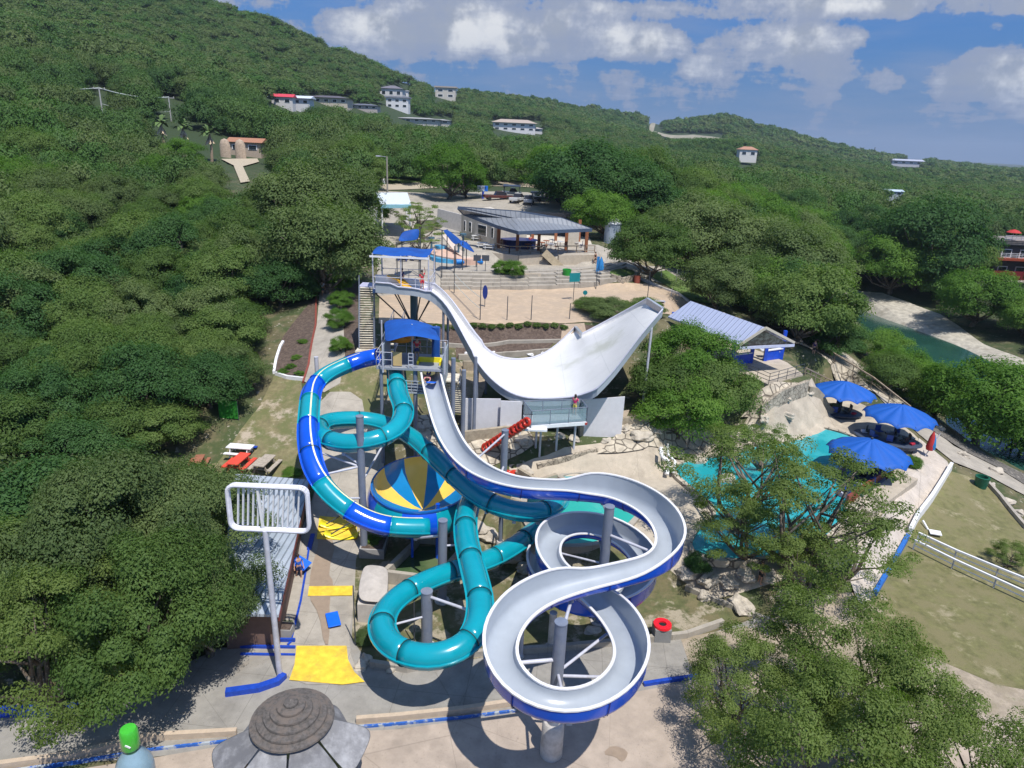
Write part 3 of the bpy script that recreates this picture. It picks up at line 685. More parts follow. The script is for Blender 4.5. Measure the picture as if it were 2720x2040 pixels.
LEAF['hill_a'] = leafmat('hill leaves dark', (0.030, 0.078, 0.026), (0.052, 0.112, 0.034), (0.084, 0.150, 0.046), .3)
LEAF['hill_b'] = leafmat('hill leaves', (0.046, 0.105, 0.030), (0.078, 0.148, 0.042), (0.118, 0.192, 0.058), .3)
LEAF['hill_c'] = leafmat('hill leaves olive', (0.070, 0.115, 0.038), (0.110, 0.158, 0.054), (0.155, 0.205, 0.074), .3)
LEAF['hill_d'] = leafmat('hill leaves light', (0.052, 0.125, 0.030), (0.085, 0.170, 0.042), (0.125, 0.215, 0.058), .3)
NTREES = 215

# nearest trees: finer leaves
NEAR = {
 'oak': [kind('near_oak', 501 + j, 3.0, 4.0, 1.0, 95, 80000, 0.050, 'oak', 0.72, flat=.8, under=-.4) for j in range(2)],
 'mesquite': [kind('near_mesquite', 521 + j, 3.0, 3.7, 1.2, 70, 34000, 0.042, 'mesquite', 0.56, flat=.62, under=-.3, droop=.18) for j in range(2)],
 'airy': [kind('airy_mesquite', 541 + j, 3.0, 4.0, 1.0, 44, 17000, 0.044, 'mesquite', 0.50, flat=.6, under=-.5) for j in range(2)],
 'olive': [kind('near_olive', 581 + j, 3.0, 4.0, 1.0, 90, 76000, 0.048, 'olive', 0.70, flat=.8, under=-.4) for j in range(2)],
 'bright': [kind('near_bright', 561, 3.0, 3.9, 1.0, 95, 70000, 0.052, 'bright', 0.72, flat=.8, under=-.35)],
}
def hand_tree(px, py, wpx, key, label, base=None, near=False, cat='tree', hs=1.0, group=None, name=None, var=None, rz=None):
    K = (NEAR if near else MID)[key]; K = K[(var if var is not None else int(px)) % len(K)]
    s = 1.0; p = None
    q = ray(px, py); zg = G(px, min(py + wpx*.4, 1655)).z
    if base:
        b0 = G(*base); s = wpx/2*(b0 - CAM).length/FX/3.05; p = b0; zg = b0.z
    else:
        d = ray(px, py); t = 12.0
        while t < 900:
            p = CAM + d*t; s = wpx/2*t/FX/3.05; zg = Tz(p.x, p.y)
            if p.z < zg + 2.9*s*hs: break
            t += .3
    return plant_tree(K, (p.x, p.y, zg - .15), (s, s, s*hs), (px*1.7 + py) % 6.28 if rz is None else rz, name or {'oak': 'oak_tree', 'mesquite': 'mesquite_tree', 'airy': 'mesquite_tree', 'bright': 'leafy_tree', 'olive': 'scrub_tree', 'dark': 'dark_tree'}[key], label, group, cat)
# ================================================================== paving, lawns, pools, river
CONC = m_concrete('concrete', (0.37, 0.335, 0.285), 2.6, rot=0.05)
CONC2 = m_concrete('plaza concrete', (0.285, 0.27, 0.245), 3.4, rot=0.08, stain=(0.28, 0.24, 0.19))
PINK = m_concrete('rose concrete', (0.40, 0.33, 0.27), 40.0, dark=0.1, stain=(0.38, 0.32, 0.26))
DECK = m_concrete('pool deck', (0.45, 0.39, 0.31), 5.0, dark=.25, stain=(0.44, 0.37, 0.29))
SAND = mat('sand', (0.45, 0.345, 0.245), 0.95, var=0.14, scale=1.5, bump=.35, bscale=5, col2=(0.41, 0.32, 0.235))
MULCH = mat('mulch', (0.085, 0.060, 0.048), 0.98, var=0.5, scale=9, bump=.8, bscale=14, col2=(0.13, 0.095, 0.075))
def m_grass(name, a, b_, bare, lim=(0.55, 0.68)):
    m = mat(name, a, 0.95, var=.28, scale=2.2, bump=.5, bscale=18, col2=b_, c2=(.42, .60)); nt, b = edit(m); geo = nd(nt, 'ShaderNodeNewGeometry')
    src = b.inputs['Base Color'].links[0].from_socket
    n = nd(nt, 'ShaderNodeTexNoise', ins={0: geo.outputs['Position'], 'Scale': 0.55, 'Detail': 9.0, 'Roughness': 0.72})
    n2 = nd(nt, 'ShaderNodeTexNoise', ins={0: geo.outputs['Position'], 'Scale': 14.0, 'Detail': 4.0, 'Roughness': 0.8})
    c = mixc(nt, maprange(nt, n.outputs[0], *lim), src, bare)
    c = mixc(nt, maprange(nt, n2.outputs[0], .45, .7, 0, .35), c, tuple(v*.45 for v in a))
    nt.links.new(c, b.inputs['Base Color']); return m
LAWN = m_grass('lawn grass', (0.155, 0.150, 0.060), (0.19, 0.170, 0.082), (0.31, 0.27, 0.17))
LAWNG = m_grass('green grass', (0.09, 0.16, 0.03), (0.13, 0.18, 0.05), (0.25, 0.23, 0.12), (.62, .75))
DRY = m_grass('dry grass', (0.20, 0.175, 0.09), (0.135, 0.145, 0.055), (0.42, 0.35, 0.27), (.52, .66))
BLUEP = mat('blue painted concrete', (0.012, 0.060, 0.42), 0.45, var=.2, scale=5)
YELP = mat('yellow painted concrete', (0.80, 0.55, 0.05), 0.6, var=.22, scale=2.4, bump=.2, bscale=12, col2=(0.52, 0.36, 0.06), c2=(.50, .72))
WHITEP = mat('white painted wood', (0.78, 0.78, 0.80), 0.5, var=.08, scale=4)
REDP = mat('dark red edging', (0.22, 0.05, 0.035), .7, var=.2)
def m_rock(name, col, cr, scale=1.1):
    m = mat(name, col, 0.95, var=.28, scale=2.5, bump=.5, bscale=7, col2=tuple(c*.7 for c in col), c2=(.45, .65)); nt, b = edit(m); geo = nd(nt, 'ShaderNodeNewGeometry')
    v = nd(nt, 'ShaderNodeTexVoronoi', feature='DISTANCE_TO_EDGE', ins={0: geo.outputs['Position'], 'Scale': scale, 'Randomness': 1.0})
    src = b.inputs['Base Color'].links[0].from_socket
    nt.links.new(mixc(nt, maprange(nt, v.outputs[0], 0.0, 0.09), cr, src), b.inputs['Base Color']); return m
ROCKW = m_rock('limestone rock', (0.50, 0.44, 0.35), (0.09, 0.075, 0.06))
STONEW = m_rock('stone wall', (0.44, 0.38, 0.30), (0.12, 0.10, 0.08), 2.4)
SCREE = mat('pale creek rock', (0.42, 0.39, 0.33), .95, var=.3, scale=1.2, bump=.6, bscale=3, col2=(0.30, 0.27, 0.22), c2=(.5, .7))
WOODW = mat('weathered wood', (0.33, 0.26, 0.19), .85, var=.3, scale=6, col2=(0.24, 0.19, 0.14))
def m_water(name, col, col2, deep=0.0):
    m = mat(name, col, 0.06, var=.05, scale=.5, col2=col2, c2=(.42, .62), spec=.5); nt, b = edit(m); geo = nd(nt, 'ShaderNodeNewGeometry')
    n3 = nd(nt, 'ShaderNodeTexNoise', ins={0: geo.outputs['Position'], 'Scale': 2.2, 'Detail': 4.0, 'Roughness': 0.6, 'Distortion': .5})
    nt.links.new(nd(nt, 'ShaderNodeBump', ins={'Height': n3.outputs[0], 'Strength': .25, 'Distance': .08}).outputs[0], b.inputs['Normal']); return m
POOLW = m_water('pool water', (0.03, 0.38, 0.33), (0.04, 0.42, 0.37))
POOLB = m_water('lagoon water', (0.02, 0.31, 0.36), (0.06, 0.42, 0.46))
RIVW = m_water('creek water', (0.016, 0.060, 0.048), (0.022, 0.080, 0.064))
GREENW = m_water('algae water', (0.045, 0.085, 0.035), (0.11, 0.15, 0.07))

def pv(name, pxs, off, m, z=None, sm=0, flat=None, thick=0):
    p = px2w(pxs, z)
    if sm: p = smoothpoly(p, sm)
    return struct(sheet(name, p, off, m, flat, thick))
# plaza and lower yard
pv('plaza', [(610,1240),(680,1060),(735,1050),(760,1120),(860,1170),(960,1260),(1000,1420),(1500,1380),(1640,1330),(1700,1420),(1600,1520),(1120,1560),(1000,1560),(300,1640),(-300,1680),(-300,1555),(200,1520),(480,1400),(560,1400)], .04, CONC2)
pv('yard_path', [(590,1400),(640,1230),(672,1090),(700,1010),(690,930),(690,850),(780,850),(790,905),(845,985),(770,1180),(765,1300),(750,1400),(785,1480),(620,1480)], .07, CONC, sm=1)
pv('slide_garden', [(770,1130),(830,1010),(1010,960),(1060,1040),(1250,1150),(1480,1260),(1640,1330),(1480,1375),(1300,1395),(1100,1412),(880,1450),(800,1440),(760,1380)], .06, m_grass('slide yard grass', (0.105, 0.115, 0.045), (0.17, 0.145, 0.075), (0.36, 0.31, 0.23), (.5, .6)))
pv('sand_yard', [(-300,1710),(0,1690),(330,1640),(620,1590),(860,1578),(1150,1538),(1410,1490),(1520,1470),(1750,1480),(2000,1540),(2300,1560),(2300,1900),(-300,1900)], .08, PINK)
pv('tree_yard', [(1470,1380),(1690,1330),(1760,1290),(1900,1280),(2050,1420),(2230,1500),(2230,1560),(1900,1560),(1640,1490),(1500,1470)], .05, m_grass('gravel ground', (0.36, 0.30, 0.23), (0.30, 0.25, 0.18), (0.14, 0.15, 0.07), (.55, .7)))
pv('lawn', [(2048,1018),(2125,1040),(2160,1075),(2215,1150),(2400,1330),(2500,1560),(2150,1480),(2010,1420),(1870,1380),(1868,1300),(1960,1160)], .06, LAWN)
pv('grass_plot', [(470,1000),(520,930),(560,880),(592,812),(650,815),(655,870),(650,1000),(672,1040),(640,1060),(480,1050),(420,1010)], .05, DRY)
pv('grass_plot', [(700,835),(740,780),(830,775),(905,860),(905,900),(790,905),(735,870)], .06, DRY)
# walkway up the slope
pv('walkway', [(655,825),(668,790),(684,705),(690,640),(698,596),(722,590),(735,640),(742,700),(745,770),(735,830),(700,850)], .10, CONC)
pv('mulch_bed', [(592,808),(600,745),(640,690),(684,640),(688,640),(683,705),(667,790),(655,822),(620,818)], .08, MULCH, sm=1)
pv('mulch_bed', [(736,640),(772,610),(775,760),(745,772),(742,700)], .07, MULCH)
# volleyball court, beds and terraces
pv('sand_court', [(818,700),(820,632),(950,625),(1060,626),(1200,622),(1340,612),(1400,614),(1470,640),(1500,668),(1400,700),(1240,698)], .06, SAND)
pv('planting_bed', [(940,738),(940,703),(1240,700),(1320,712),(1300,742),(1210,738)], .07, MULCH)
pv('terrace_path', [(1215,702),(1262,700),(1275,740),(1210,745)], .12, mat('brown step paving', (.36, .28, .21), .9, var=.15))
pv('planting_bed', [(985,775),(985,742),(1200,736),(1180,760),(1010,772)], .06, MULCH)
pv('terrace', [(815,640),(815,560),(880,520),(945,498),(985,470),(1000,520),(1290,530),(1400,560),(1500,590),(1480,625),(1400,606),(1330,610),(1200,620),(1060,624),(950,624)], .07, CONC, sm=0)
pv('upper_court', [(790,470),(815,412),(990,418),(1140,416),(1230,432),(1260,470),(1000,480),(985,470),(900,478),(880,520),(820,540)], .07, m_concrete('upper court', (.36, .325, .27), 6))
pv('road', [(780,412),(1160,406),(1220,400),(1225,390),(1160,396),(780,401)], .10, mat('road dust', (.40, .34, .26), .95, var=.1))
pv('verge', [(800,400),(1140,396),(1170,386),(1100,376),(950,378),(810,380)], .10, LAWNG)
# small greens right of the court
pv('green_mound', [(1315,592),(1335,586),(1365,588),(1374,597),(1350,604),(1322,602)], .35, LAWNG, sm=2)
pv('green_slope', [(1398,595),(1440,585),(1480,610),(1570,655),(1560,662),(1480,642),(1440,618)], .10, LAWNG)
pv('dry_slope', [(1360,560),(1400,545),(1470,560),(1450,580),(1390,575)], .10, DRY)
# pool deck
pv('pool_deck', [(1100,1005),(1180,985),(1330,950),(1440,985),(1500,1000),(1560,960),(1640,905),(1690,870),(1730,850),(1800,845),(1900,890),(1985,950),(2045,1000),(1960,1080),(1890,1150),(1850,1210),(1740,1260),(1500,1300),(1440,1250),(1400,1190),(1150,1180),(1105,1080)], .05, DECK)
pv('side_walk', [(2045,1000),(1985,950),(1965,990),(1940,1060),(1885,1150),(1832,1240),(1860,1320),(1888,1288),(1962,1160),(2052,1015)], .17, m_concrete('side walk', (.50, .44, .38), 3.2, rot=.5))
pv('creek_path', [(1890,850),(1985,940),(2060,1000),(2140,1032),(2230,1080),(2230,1060),(2150,1010),(2060,965),(2010,925),(1930,850)], .09, CONC)
# pools
def pool(name, pxs, z, m, lip=.14, w_=.35, mlip=None):
    p = smoothpoly(px2w(pxs, z), 2)
    o = struct(sheet(name, p, 0, m, flat=z))
    c = Vector((sum(a for a, b in p)/len(p), sum(b for a, b in p)/len(p), 0)); mb = MB(); n = len(p)
    for i in range(n):
        a = Vector((*p[i], z)); b = Vector((*p[(i+1) % n], z)); na = (a-c); na.z = 0; na.normalize(); nb = (b-c); nb.z = 0; nb.normalize()
        u = Vector((0, 0, lip))
        mb.quad(a + u - na*.05, b + u - nb*.05, b + nb*w_ + u, a + na*w_ + u)
        mb.quad(a + na*w_ + u, b + nb*w_ + u, b + nb*w_ - Vector((0,0,.35)), a + na*w_ - Vector((0,0,.35))); mb.quad(a - na*.05 - Vector((0,0,.2)), b - nb*.05 - Vector((0,0,.2)), b + u - nb*.05, a + u - na*.05)
    struct(mb.build('pool_edge', mlip or CONC)); return o
pool('pool', [(1140,1068),(1200,1050),(1290,1048),(1392,1088),(1372,1120),(1330,1160),(1270,1180),(1180,1178),(1130,1120)], 2.03, POOLW)
pool('pool', [(1205,1032),(1240,1024),(1285,1026),(1300,1036),(1250,1042)], 2.06, POOLB)
pool('lagoon', [(1700,915),(1760,922),(1830,938),(1905,975),(1880,1030),(1840,1100),(1760,1190),(1600,1215),(1490,1200),(1500,1150),(1560,1110),(1500,1060),(1452,1020),(1470,1000),(1520,990),(1580,985),(1650,960)], 2.08, POOLB, mlip=ROCKW)
# creek
cx_ = sum(p[0] for p in RIVER_W)/len(RIVER_W); cy_ = sum(p[1] for p in RIVER_W)/len(RIVER_W)
def grow(poly, d):
    out = []; n = len(poly)
    for i in range(n):
        a = Vector(poly[i-1]); b = Vector(poly[i]); c = Vector(poly[(i+1) % n]); t = (c-a).normalized(); nn = Vector((t.y, -t.x)); q1 = b + nn*d; q2 = b - nn*d
        ins = pip(np.array([q1.x]), np.array([q1.y]), poly)[0]; out.append(tuple(q2 if ins else q1))
    return out
struct(sheet('creek', grow(RIVER_W, 4.5), 0, RIVW, flat=-4.4)); SHEETS.pop()
pv('creek_rock', [(1825,616),(1906,634),(1957,652),(2031,680),(2070,705),(2125,745),(2187,768),(2240,790),(2240,845),(2165,812),(2130,794),(2061,764),(1987,731),(1899,697),(1837,676)], .14, SCREE, sm=0)
pv('creek_bank', [(2010,910),(2060,930),(2130,985),(2230,1035),(2230,1060),(2150,1010),(2080,975),(2010,930)], .15, mat('dark bank stones', (.13, .12, .11), .95, var=.6, scale=5, bump=1, bscale=8, col2=(.35, .32, .28), c2=(.52, .68)))
pv('creek_bank', [(1700,740),(1760,760),(1890,850),(2010,925),(1990,905),(1900,820),(1800,745),(1740,725)], .12, ROCKW)
# painted areas on the plaza
def paint(name, pxs, m, z=0, off=.10, label=None, sm=0):
    p = px2w(pxs); p = smoothpoly(p, sm) if sm else p
    return struct(sheet(name, p, off, m))
paint('yellow_apron', [(641,1398),(749,1398),(752,1428),(766,1455),(788,1476),(740,1482),(625,1472),(636,1440)], YELP)
paint('yellow_strip', [(668,1270),(762,1269),(761,1290),(665,1291)], YELP, off=.13)
paint('yellow_landing', [(690,1118),(770,1120),(772,1168),(684,1168)], YELP, off=.13)
paint('wet_patch', [(1322,1612),(1357,1625),(1352,1643),(1342,1650),(1330,1638),(1300,1632)], mat('damp concrete', (.30, .23, .17), .6, var=.1), off=.10, sm=1)
paint('wet_patch', [(686,1160),(728,1170),(708,1240),(722,1262),(712,1290),(712,1396),(700,1396),(690,1330),(666,1292),(672,1230),(688,1185)], mat('damp concrete', (.30, .23, .17), .6, var=.1), off=.12, sm=1)
paint('wet_patch', [(1255,1534),(1290,1530),(1300,1545),(1260,1548)], mat('damp concrete', (.30, .23, .17), .6, var=.1), off=.10, sm=1)

# kerbs and edgings ------------------------------------------------
def strip(name, pxs, wd, ht, m, label, cat, off=0.0, z=None, group=None, sm=0):
    pts = [(Wz(a, b, z) if z is not None else G(a, b)) for a, b in pxs]
    q = [pts[0]]
    for a, b in zip(pts, pts[1:]):
        k = max(1, int((b-a).length/1.2))
        for i in range(1, k+1):
            c = a.lerp(b, i/k); q.append(Vector((c.x, c.y, (Tz(c.x, c.y) if z is None else z))))
    mb = MB(); L = []; n = len(q)
    for i, p_ in enumerate(q):
        t = (q[min(i+1, n-1)] - q[max(i-1, 0)]); t.z = 0; t.normalize(); s = Vector((-t.y, t.x, 0))*wd/2
        L.append((p_ - s, p_ + s))
    vs = []; 
    for a, b in L: vs += [a + Vector((0,0,-.3)), a + Vector((0,0,ht+off)), b + Vector((0,0,ht+off)), b + Vector((0,0,-.3))]
    fs = [(i*4+k, i*4+(k+1) % 4, i*4+4+(k+1) % 4, i*4+4+k) for i in range(n-1) for k in range(4)] + [(0,1,2,3), (n*4-1, n*4-2, n*4-3, n*4-4)]
    o = mb.add(vs, fs).build(name, m)
    return tag(o, label, cat, group)
strip('kerb', [(592,808),(597,780),(606,752),(612,742)], .22, .30, WHITEP, 'white curving kerb round the dark mulch bed by the grove', 'kerb')
strip('kerb', [(655,822),(620,818),(596,810)], .22, .30, WHITEP, 'white kerb closing the near end of the mulch bed', 'kerb')
strip('kerb', [(683,640),(682,705),(667,790),(655,828)], .16, .22, REDP, 'dark red edging along the left side of the rising walkway', 'kerb')
strip('blue_line', [(676,1158),(668,1190)], .28, .20, BLUEP, 'short thick blue kerb beside the upper yellow landing', 'kerb')
strip('blue_line', [(667,1190),(650,1300),(628,1390),(622,1396)], .12, .14, BLUEP, 'long thin blue kerb running down the left side of the walk', 'kerb')
for i, y in enumerate((1386, 1400, 1415)):
    strip('step_edge', [(520, y), (638, y+2)], .13, .26 - .07*i, BLUEP, ['topmost', 'middle', 'lowest'][i] + ' of three blue painted step edges by the white sign post', 'step', group='blue step edges by the sign post')
strip('blue_kerb', [(488,1502),(560,1492),(600,1478),(614,1464)], .35, .32, BLUEP, 'thick bent blue kerb just left of the thatched hut', 'kerb')
strip('blue_kerb', [(-40,1548),(172,1538)], .35, .42, BLUEP, 'thick blue kerb under the tree at the left edge', 'kerb')
strip('blue_kerb', [(1390,1482),(1440,1474),(1515,1464)], .20, .22, BLUEP, 'narrow blue kerb right of the white slide loop', 'kerb')
strip('low_wall', [(-60,1668),(150,1640),(330,1598),(512,1602-14)], .22, .35, mat('tan kerb', (.50, .40, .30), .8), 'tan kerb with blue tiled face left of the thatched hut', 'kerb')
strip('tile_edge', [(-60,1680),(150,1652),(330,1622),(512,1602)], .10, .16, mat('blue mosaic', (.03, .12, .45), .35, var=.2, scale=6, col2=(.40, .44, .48), c2=(.50, .58)), 'blue and white mosaic tile line left of the thatched hut', 'tiles')
strip('low_wall', [(770,1562),(860,1555),(1000,1540),(1118,1522)], .22, .35, mat('tan kerb', (.50, .40, .30), .8), 'tan kerb right of the thatched hut', 'kerb')
strip('tile_edge', [(770,1574),(860,1567),(1000,1553),(1115,1538)], .10, .16, mat('blue mosaic', (.03, .12, .45), .35), 'blue and white mosaic tile line right of the thatched hut', 'tiles')
strip('low_wall', [(2052,1016),(2010,1085),(1962,1160)], .24, .75, WHITEP, 'low white wall between side walk and upper lawn', 'wall')
strip('blue_kerb', [(1960,1162),(1925,1225),(1888,1288)], .26, .35, mat('mid blue paint', (.02, .13, .45), .5), 'mid blue kerb between side walk and lower lawn', 'kerb')
strip('low_wall', [(1480,1272),(1570,1310),(1660,1345)], .2, .3, CONC, 'thin concrete border right of the white slide', 'kerb')
strip('low_wall', [(800,1440),(880,1452),(1000,1420),(1180,1408),(1300,1397),(1480,1378),(1560,1350)], .25, .40, CONC, 'long low concrete wall in front of the slide yard', 'wall')
strip('low_wall', [(2125,1040),(2160,1078),(2215,1145)], .25, .4, CONC, 'concrete border at the right edge of the lawn', 'kerb')

ledge = lambda n, px, off, m=ROCKW: pv(n, px, off, m)
ledge('rock_ledge', [(1290,985),(1330,945),(1360,905),(1420,890),(1500,915),(1560,940),(1620,900),(1650,915),(1570,985),(1500,1000),(1440,985),(1390,975)], .22)
ledge('rock_ledge', [(1600,905),(1640,850),(1740,835),(1760,850),(1690,872),(1640,905)], .2)
ledge('rock_ledge', [(895,985),(905,900),(945,895),(965,960),(990,985),(1010,960),(1140,930),(1160,960),(1060,1010),(960,1000)], .12)
pv('terrace_path', [(1000,930),(1005,905),(1130,905),(1290,905),(1360,890),(1350,915),(1290,930),(1130,935)], .25, m_concrete('tan terrace', (.40,.33,.26), 3))
pv('planting_bed', [(955,830),(960,778),(1190,768),(1180,790),(1060,800),(1040,860),(980,862)], .08, mat('dry terrace', (.30,.24,.17), .95, var=.3, col2=(.20,.17,.10)))
# ================================================================== water slides
def m_gloss(name, col, rough=.22, coat=.5, var=.07, col2=None, scale=.8):
    return mat(name, col, rough, var=var, scale=scale, coat=coat, col2=col2, c2=(.5, .8))
TEAL = m_gloss('teal fibreglass', (0.003, 0.29, 0.37), col2=(0.006, 0.33, 0.41))
BLUE = m_gloss('blue fibreglass', (0.003, 0.085, 0.62), col2=(0.003, 0.070, 0.52))
GREYF = m_gloss('pale grey fibreglass', (0.37, 0.41, 0.46), .28, .35, col2=(0.32, 0.36, 0.41))
WHITEF = m_gloss('white fibreglass', (0.74, 0.73, 0.74), .35, .2, .06, (0.66, 0.66, 0.60))
JOINT = mat('joint sealant', (0.01, 0.05, 0.06), .6)
STEEL = mat('grey blue steel', (0.17, 0.20, 0.27), .45, var=.14, scale=2.2, col2=(0.20, 0.225, 0.28))
STEELL = mat('pale painted steel', (0.52, 0.53, 0.60), .42, var=.12, scale=3, col2=(.45, .45, .50))
STEELD = mat('dark steel', (0.05, 0.06, 0.075), .5, var=.1)
STEELT = mat('teal grey steel', (0.06, 0.13, 0.18), .5, var=.1)
PIER = mat('pale concrete pier', (0.55, 0.52, 0.49), .85, var=.15, scale=3, col2=(.42, .39, .36))

def catmull(P, step=.35):
    P = [np.array(p, float) for p in P]; out = []
    for i in range(len(P)-1):
        p0 = P[i-1] if i else 2*P[0]-P[1]; p1, p2 = P[i], P[i+1]; p3 = P[i+2] if i+2 < len(P) else 2*P[-1]-P[-2]
        L = np.linalg.norm(p2[:3]-p1[:3]); k = max(2, int(L/step))
        for j in range(k):
            t = j/k; out.append(0.5*((2*p1)+(-p0+p2)*t+(2*p0-5*p1+4*p2-p3)*t*t+(-p0+3*p1-3*p2+p3)*t**3))
    out.append(P[-1]); return out
def relax(P, it=3):
    P = [p.copy() for p in P]
    for _ in range(it):
        Q = [P[0]] + [P[i]*.5 + (P[i-1]+P[i+1])*.25 for i in range(1, len(P)-1)] + [P[-1]]; P = Q
    return P
def frames(pts):
    F = []
    for i, p in enumerate(pts):
        t = Vector(pts[min(i+1, len(pts)-1)][:3]) - Vector(pts[max(i-1, 0)][:3]); t.normalize()
        s = t.cross(Vector((0, 0, 1))).normalized(); u = s.cross(t).normalized()
        F.append((Vector(p[:3]), t, s, u))
    return F
def slide_path(ctrl): return relax(catmull([(*Wz(a, b, z), *rest) for a, b, z, *rest in ctrl]), 4)

def tube_slide(name, ctrl, label, cols, seglen, rad=.60, ns=None):
    pts = slide_path(ctrl); F = frames(pts); root = thing(name, F[-1][0], label, 'water slide')
    n = 20; cum = [0]
    for a, b in zip(F, F[1:]): cum.append(cum[-1] + (b[0]-a[0]).length)
    cuts = [0]; ns = ns or max(1, round(cum[-1]/seglen))
    for k in range(1, ns): cuts.append(min(range(len(cum)), key=lambda i: abs(cum[i]-cum[-1]*k/ns)))
    cuts.append(len(F)-1)
    prev = None
    for k in range(ns):
        i0, i1 = cuts[k], cuts[k+1]; mb = MB(); vs = []
        for i in range(i0, i1+1):
            p, t, s, u = F[i]
            for q in range(n):
                a = 2*math.pi*q/n; vs.append(p + s*math.cos(a)*rad + u*math.sin(a)*rad)
        m = i1-i0
        mb.add(vs, [(i*n+q, i*n+(q+1) % n, (i+1)*n+(q+1) % n, (i+1)*n+q) for i in range(m) for q in range(n)])
        o = mb.build('tube_section', cols[k % len(cols)], root, smooth='all', solid=-.03)
        # side flange of this section
        fb = MB()
        for sg in (-1, 1):
            vs = []
            for i in range(i0, i1+1):
                p, t, s, u = F[i]
                for dx, dz in ((rad-.02, -.045), (rad+.10, -.045), (rad+.10, .02), (rad-.02, .02)): vs.append(p + s*sg*dx + u*dz)
            fb.add(vs, [(i*4+q, i*4+(q+1) % 4, i*4+4+(q+1) % 4, i*4+4+q) for i in range(m) for q in range(4)])
        fb.build('side_flange', cols[k % len(cols)], o)
        if k:
            p, t, s, u = F[i0]; jb = MB(); vs = []
            for dd, rr_ in ((-.022, rad), (-.022, rad+.03), (.022, rad+.03), (.022, rad)):
                for q in range(n): a = 2*math.pi*q/n; vs.append(p + t*dd + s*math.cos(a)*rr_ + u*math.sin(a)*rr_)
            jb.add(vs, [(i*n+q, i*n+(q+1) % n, (i+1)*n+(q+1) % n, (i+1)*n+q) for i in range(3) for q in range(n)])
            jb.build('joint_ring', JOINT if cols[k % len(cols)] is cols[(k-1) % len(cols)] else cols[k % len(cols)], root)
    return F, root
A_CT = [(853,785,9.7),(856,805,9.5),(860,850,9.0),(872,880,8.7),(868,910,8.4),(838,940,8.15),(790,955,7.9),(740,958,7.7),(700,945,7.5),(686,925,7.3),(705,911,7.1),(750,906,6.9),(800,908,6.7),(850,922,6.5),(900,952,6.3),(950,998,6.1),(1000,1045,5.9),(1050,1082,5.7),(1110,1104,5.4),(1165,1106,5.1),(1198,1094,4.8),(1208,1074,4.4),(1196,1058,3.9),(1165,1058,3.2)]
B_CT = [(817,770,10.7),(790,775,10.4),(760,784,10.2),(700,812,9.6),(675,840,9.1),(668,885,8.6),(666,945,7.8),(676,1005,6.8),(702,1055,5.8),(755,1103,4.8),(815,1132,4.1),(870,1140,3.8),(925,1140,3.6)]
C_CT = [(1016,1082,4.6),(1006,1120,4.75),(1008,1170,4.7),(1025,1240,4.6),(1038,1300,4.4),(1030,1360,4.2),(990,1405,4.0),(925,1422,3.8),(860,1405,3.6),(826,1365,3.4),(832,1320,3.2),(875,1280,3.0),(950,1244,2.8),(1050,1212,2.65),(1110,1180,2.5),(1155,1145,2.35),(1180,1122,2.2)]
FA, RA = tube_slide('tube_slide', A_CT, 'all teal tube slide coiling under the blue tower canopy and passing over the striped bowl', [TEAL], 3.4)
FB, RB = tube_slide('tube_slide', B_CT, 'tube slide in alternating royal blue and teal sections sweeping round the left side', [BLUE, TEAL, BLUE, TEAL, BLUE, BLUE, TEAL, BLUE, TEAL], 3.3, ns=9)
FC, RC = tube_slide('tube_slide', C_CT, 'teal tube slide making the nearest closed loop in the slide yard', [TEAL], 3.0)
# white light strip moulded along the blue/teal tube
fb = MB(); 
for i in range(3, len(FB)-2):
    p, t, s, u = FB[i]; q, t2, s2, u2 = FB[i+1]
    a = -.25
    fb.quad(p + (u*math.cos(a)-s*math.sin(a)*-1)*.612 - s*.05, p + (u*math.cos(a)-s*math.sin(a)*-1)*.612 + s*.05, q + (u2*math.cos(a)-s2*math.sin(a)*-1)*.612 + s2*.05, q + (u2*math.cos(a)-s2*math.sin(a)*-1)*.612 - s2*.05)
fb.build('pale_stripe', mat('pale yellow strip', (.75, .72, .45), .4), RB)

D_CT = [ # px, py, z, left wall, right wall
 (928,795,9.95,.25,.25),(934,830,9.6,.25,.25),(944,870,9.1,.25,.25),(956,912,8.6,.25,.25),(974,955,8.2,.25,.25),(1000,993,7.9,.3,.25),(1036,1022,7.7,.3,.25),(1085,1042,7.5,.25,.25),(1140,1052,7.35,.2,.25),(1190,1054,7.25,.2,.25),
 (1235,1056,7.2,.2,.25),(1262,1058,7.15,.75,.12),(1320,1065,7.05,.85,.12),(1385,1092,6.95,.9,.12),(1432,1132,6.85,.9,.12),(1448,1180,6.75,.9,.12),(1425,1214,6.7,.8,.12),(1375,1234,6.65,.3,.2),(1320,1248,6.6,.22,.25),(1270,1259,6.55,.2,.25),
 (1235,1268,6.5,.15,.7),(1170,1290,6.4,.12,.75),(1112,1332,6.3,.12,.8),(1080,1390,6.2,.15,.8),(1086,1450,6.1,.18,.6),(1128,1500,6.0,.2,.5),(1190,1526,5.9,.2,.45),(1255,1526,5.8,.2,.5),(1320,1499,5.7,.18,.65),(1360,1446,5.55,.15,.75),(1358,1390,5.4,.12,.85),(1325,1335,5.2,.12,.8),(1285,1295,5.0,.15,.5),
 (1245,1265,4.8,.3,.2),(1200,1232,4.6,.6,.15),(1182,1195,4.4,.75,.12),(1195,1160,4.2,.8,.12),(1240,1143,4.0,.8,.12),(1300,1148,3.8,.8,.12),(1355,1175,3.6,.8,.12),(1390,1215,3.4,.8,.12),(1388,1262,3.2,.8,.12),(1345,1300,3.0,.8,.12),(1285,1312,2.85,.8,.12),(1220,1298,2.7,.8,.12),(1175,1262,2.6,.8,.12),(1162,1222,2.5,.6,.15),(1168,1190,2.4,.3,.2)]
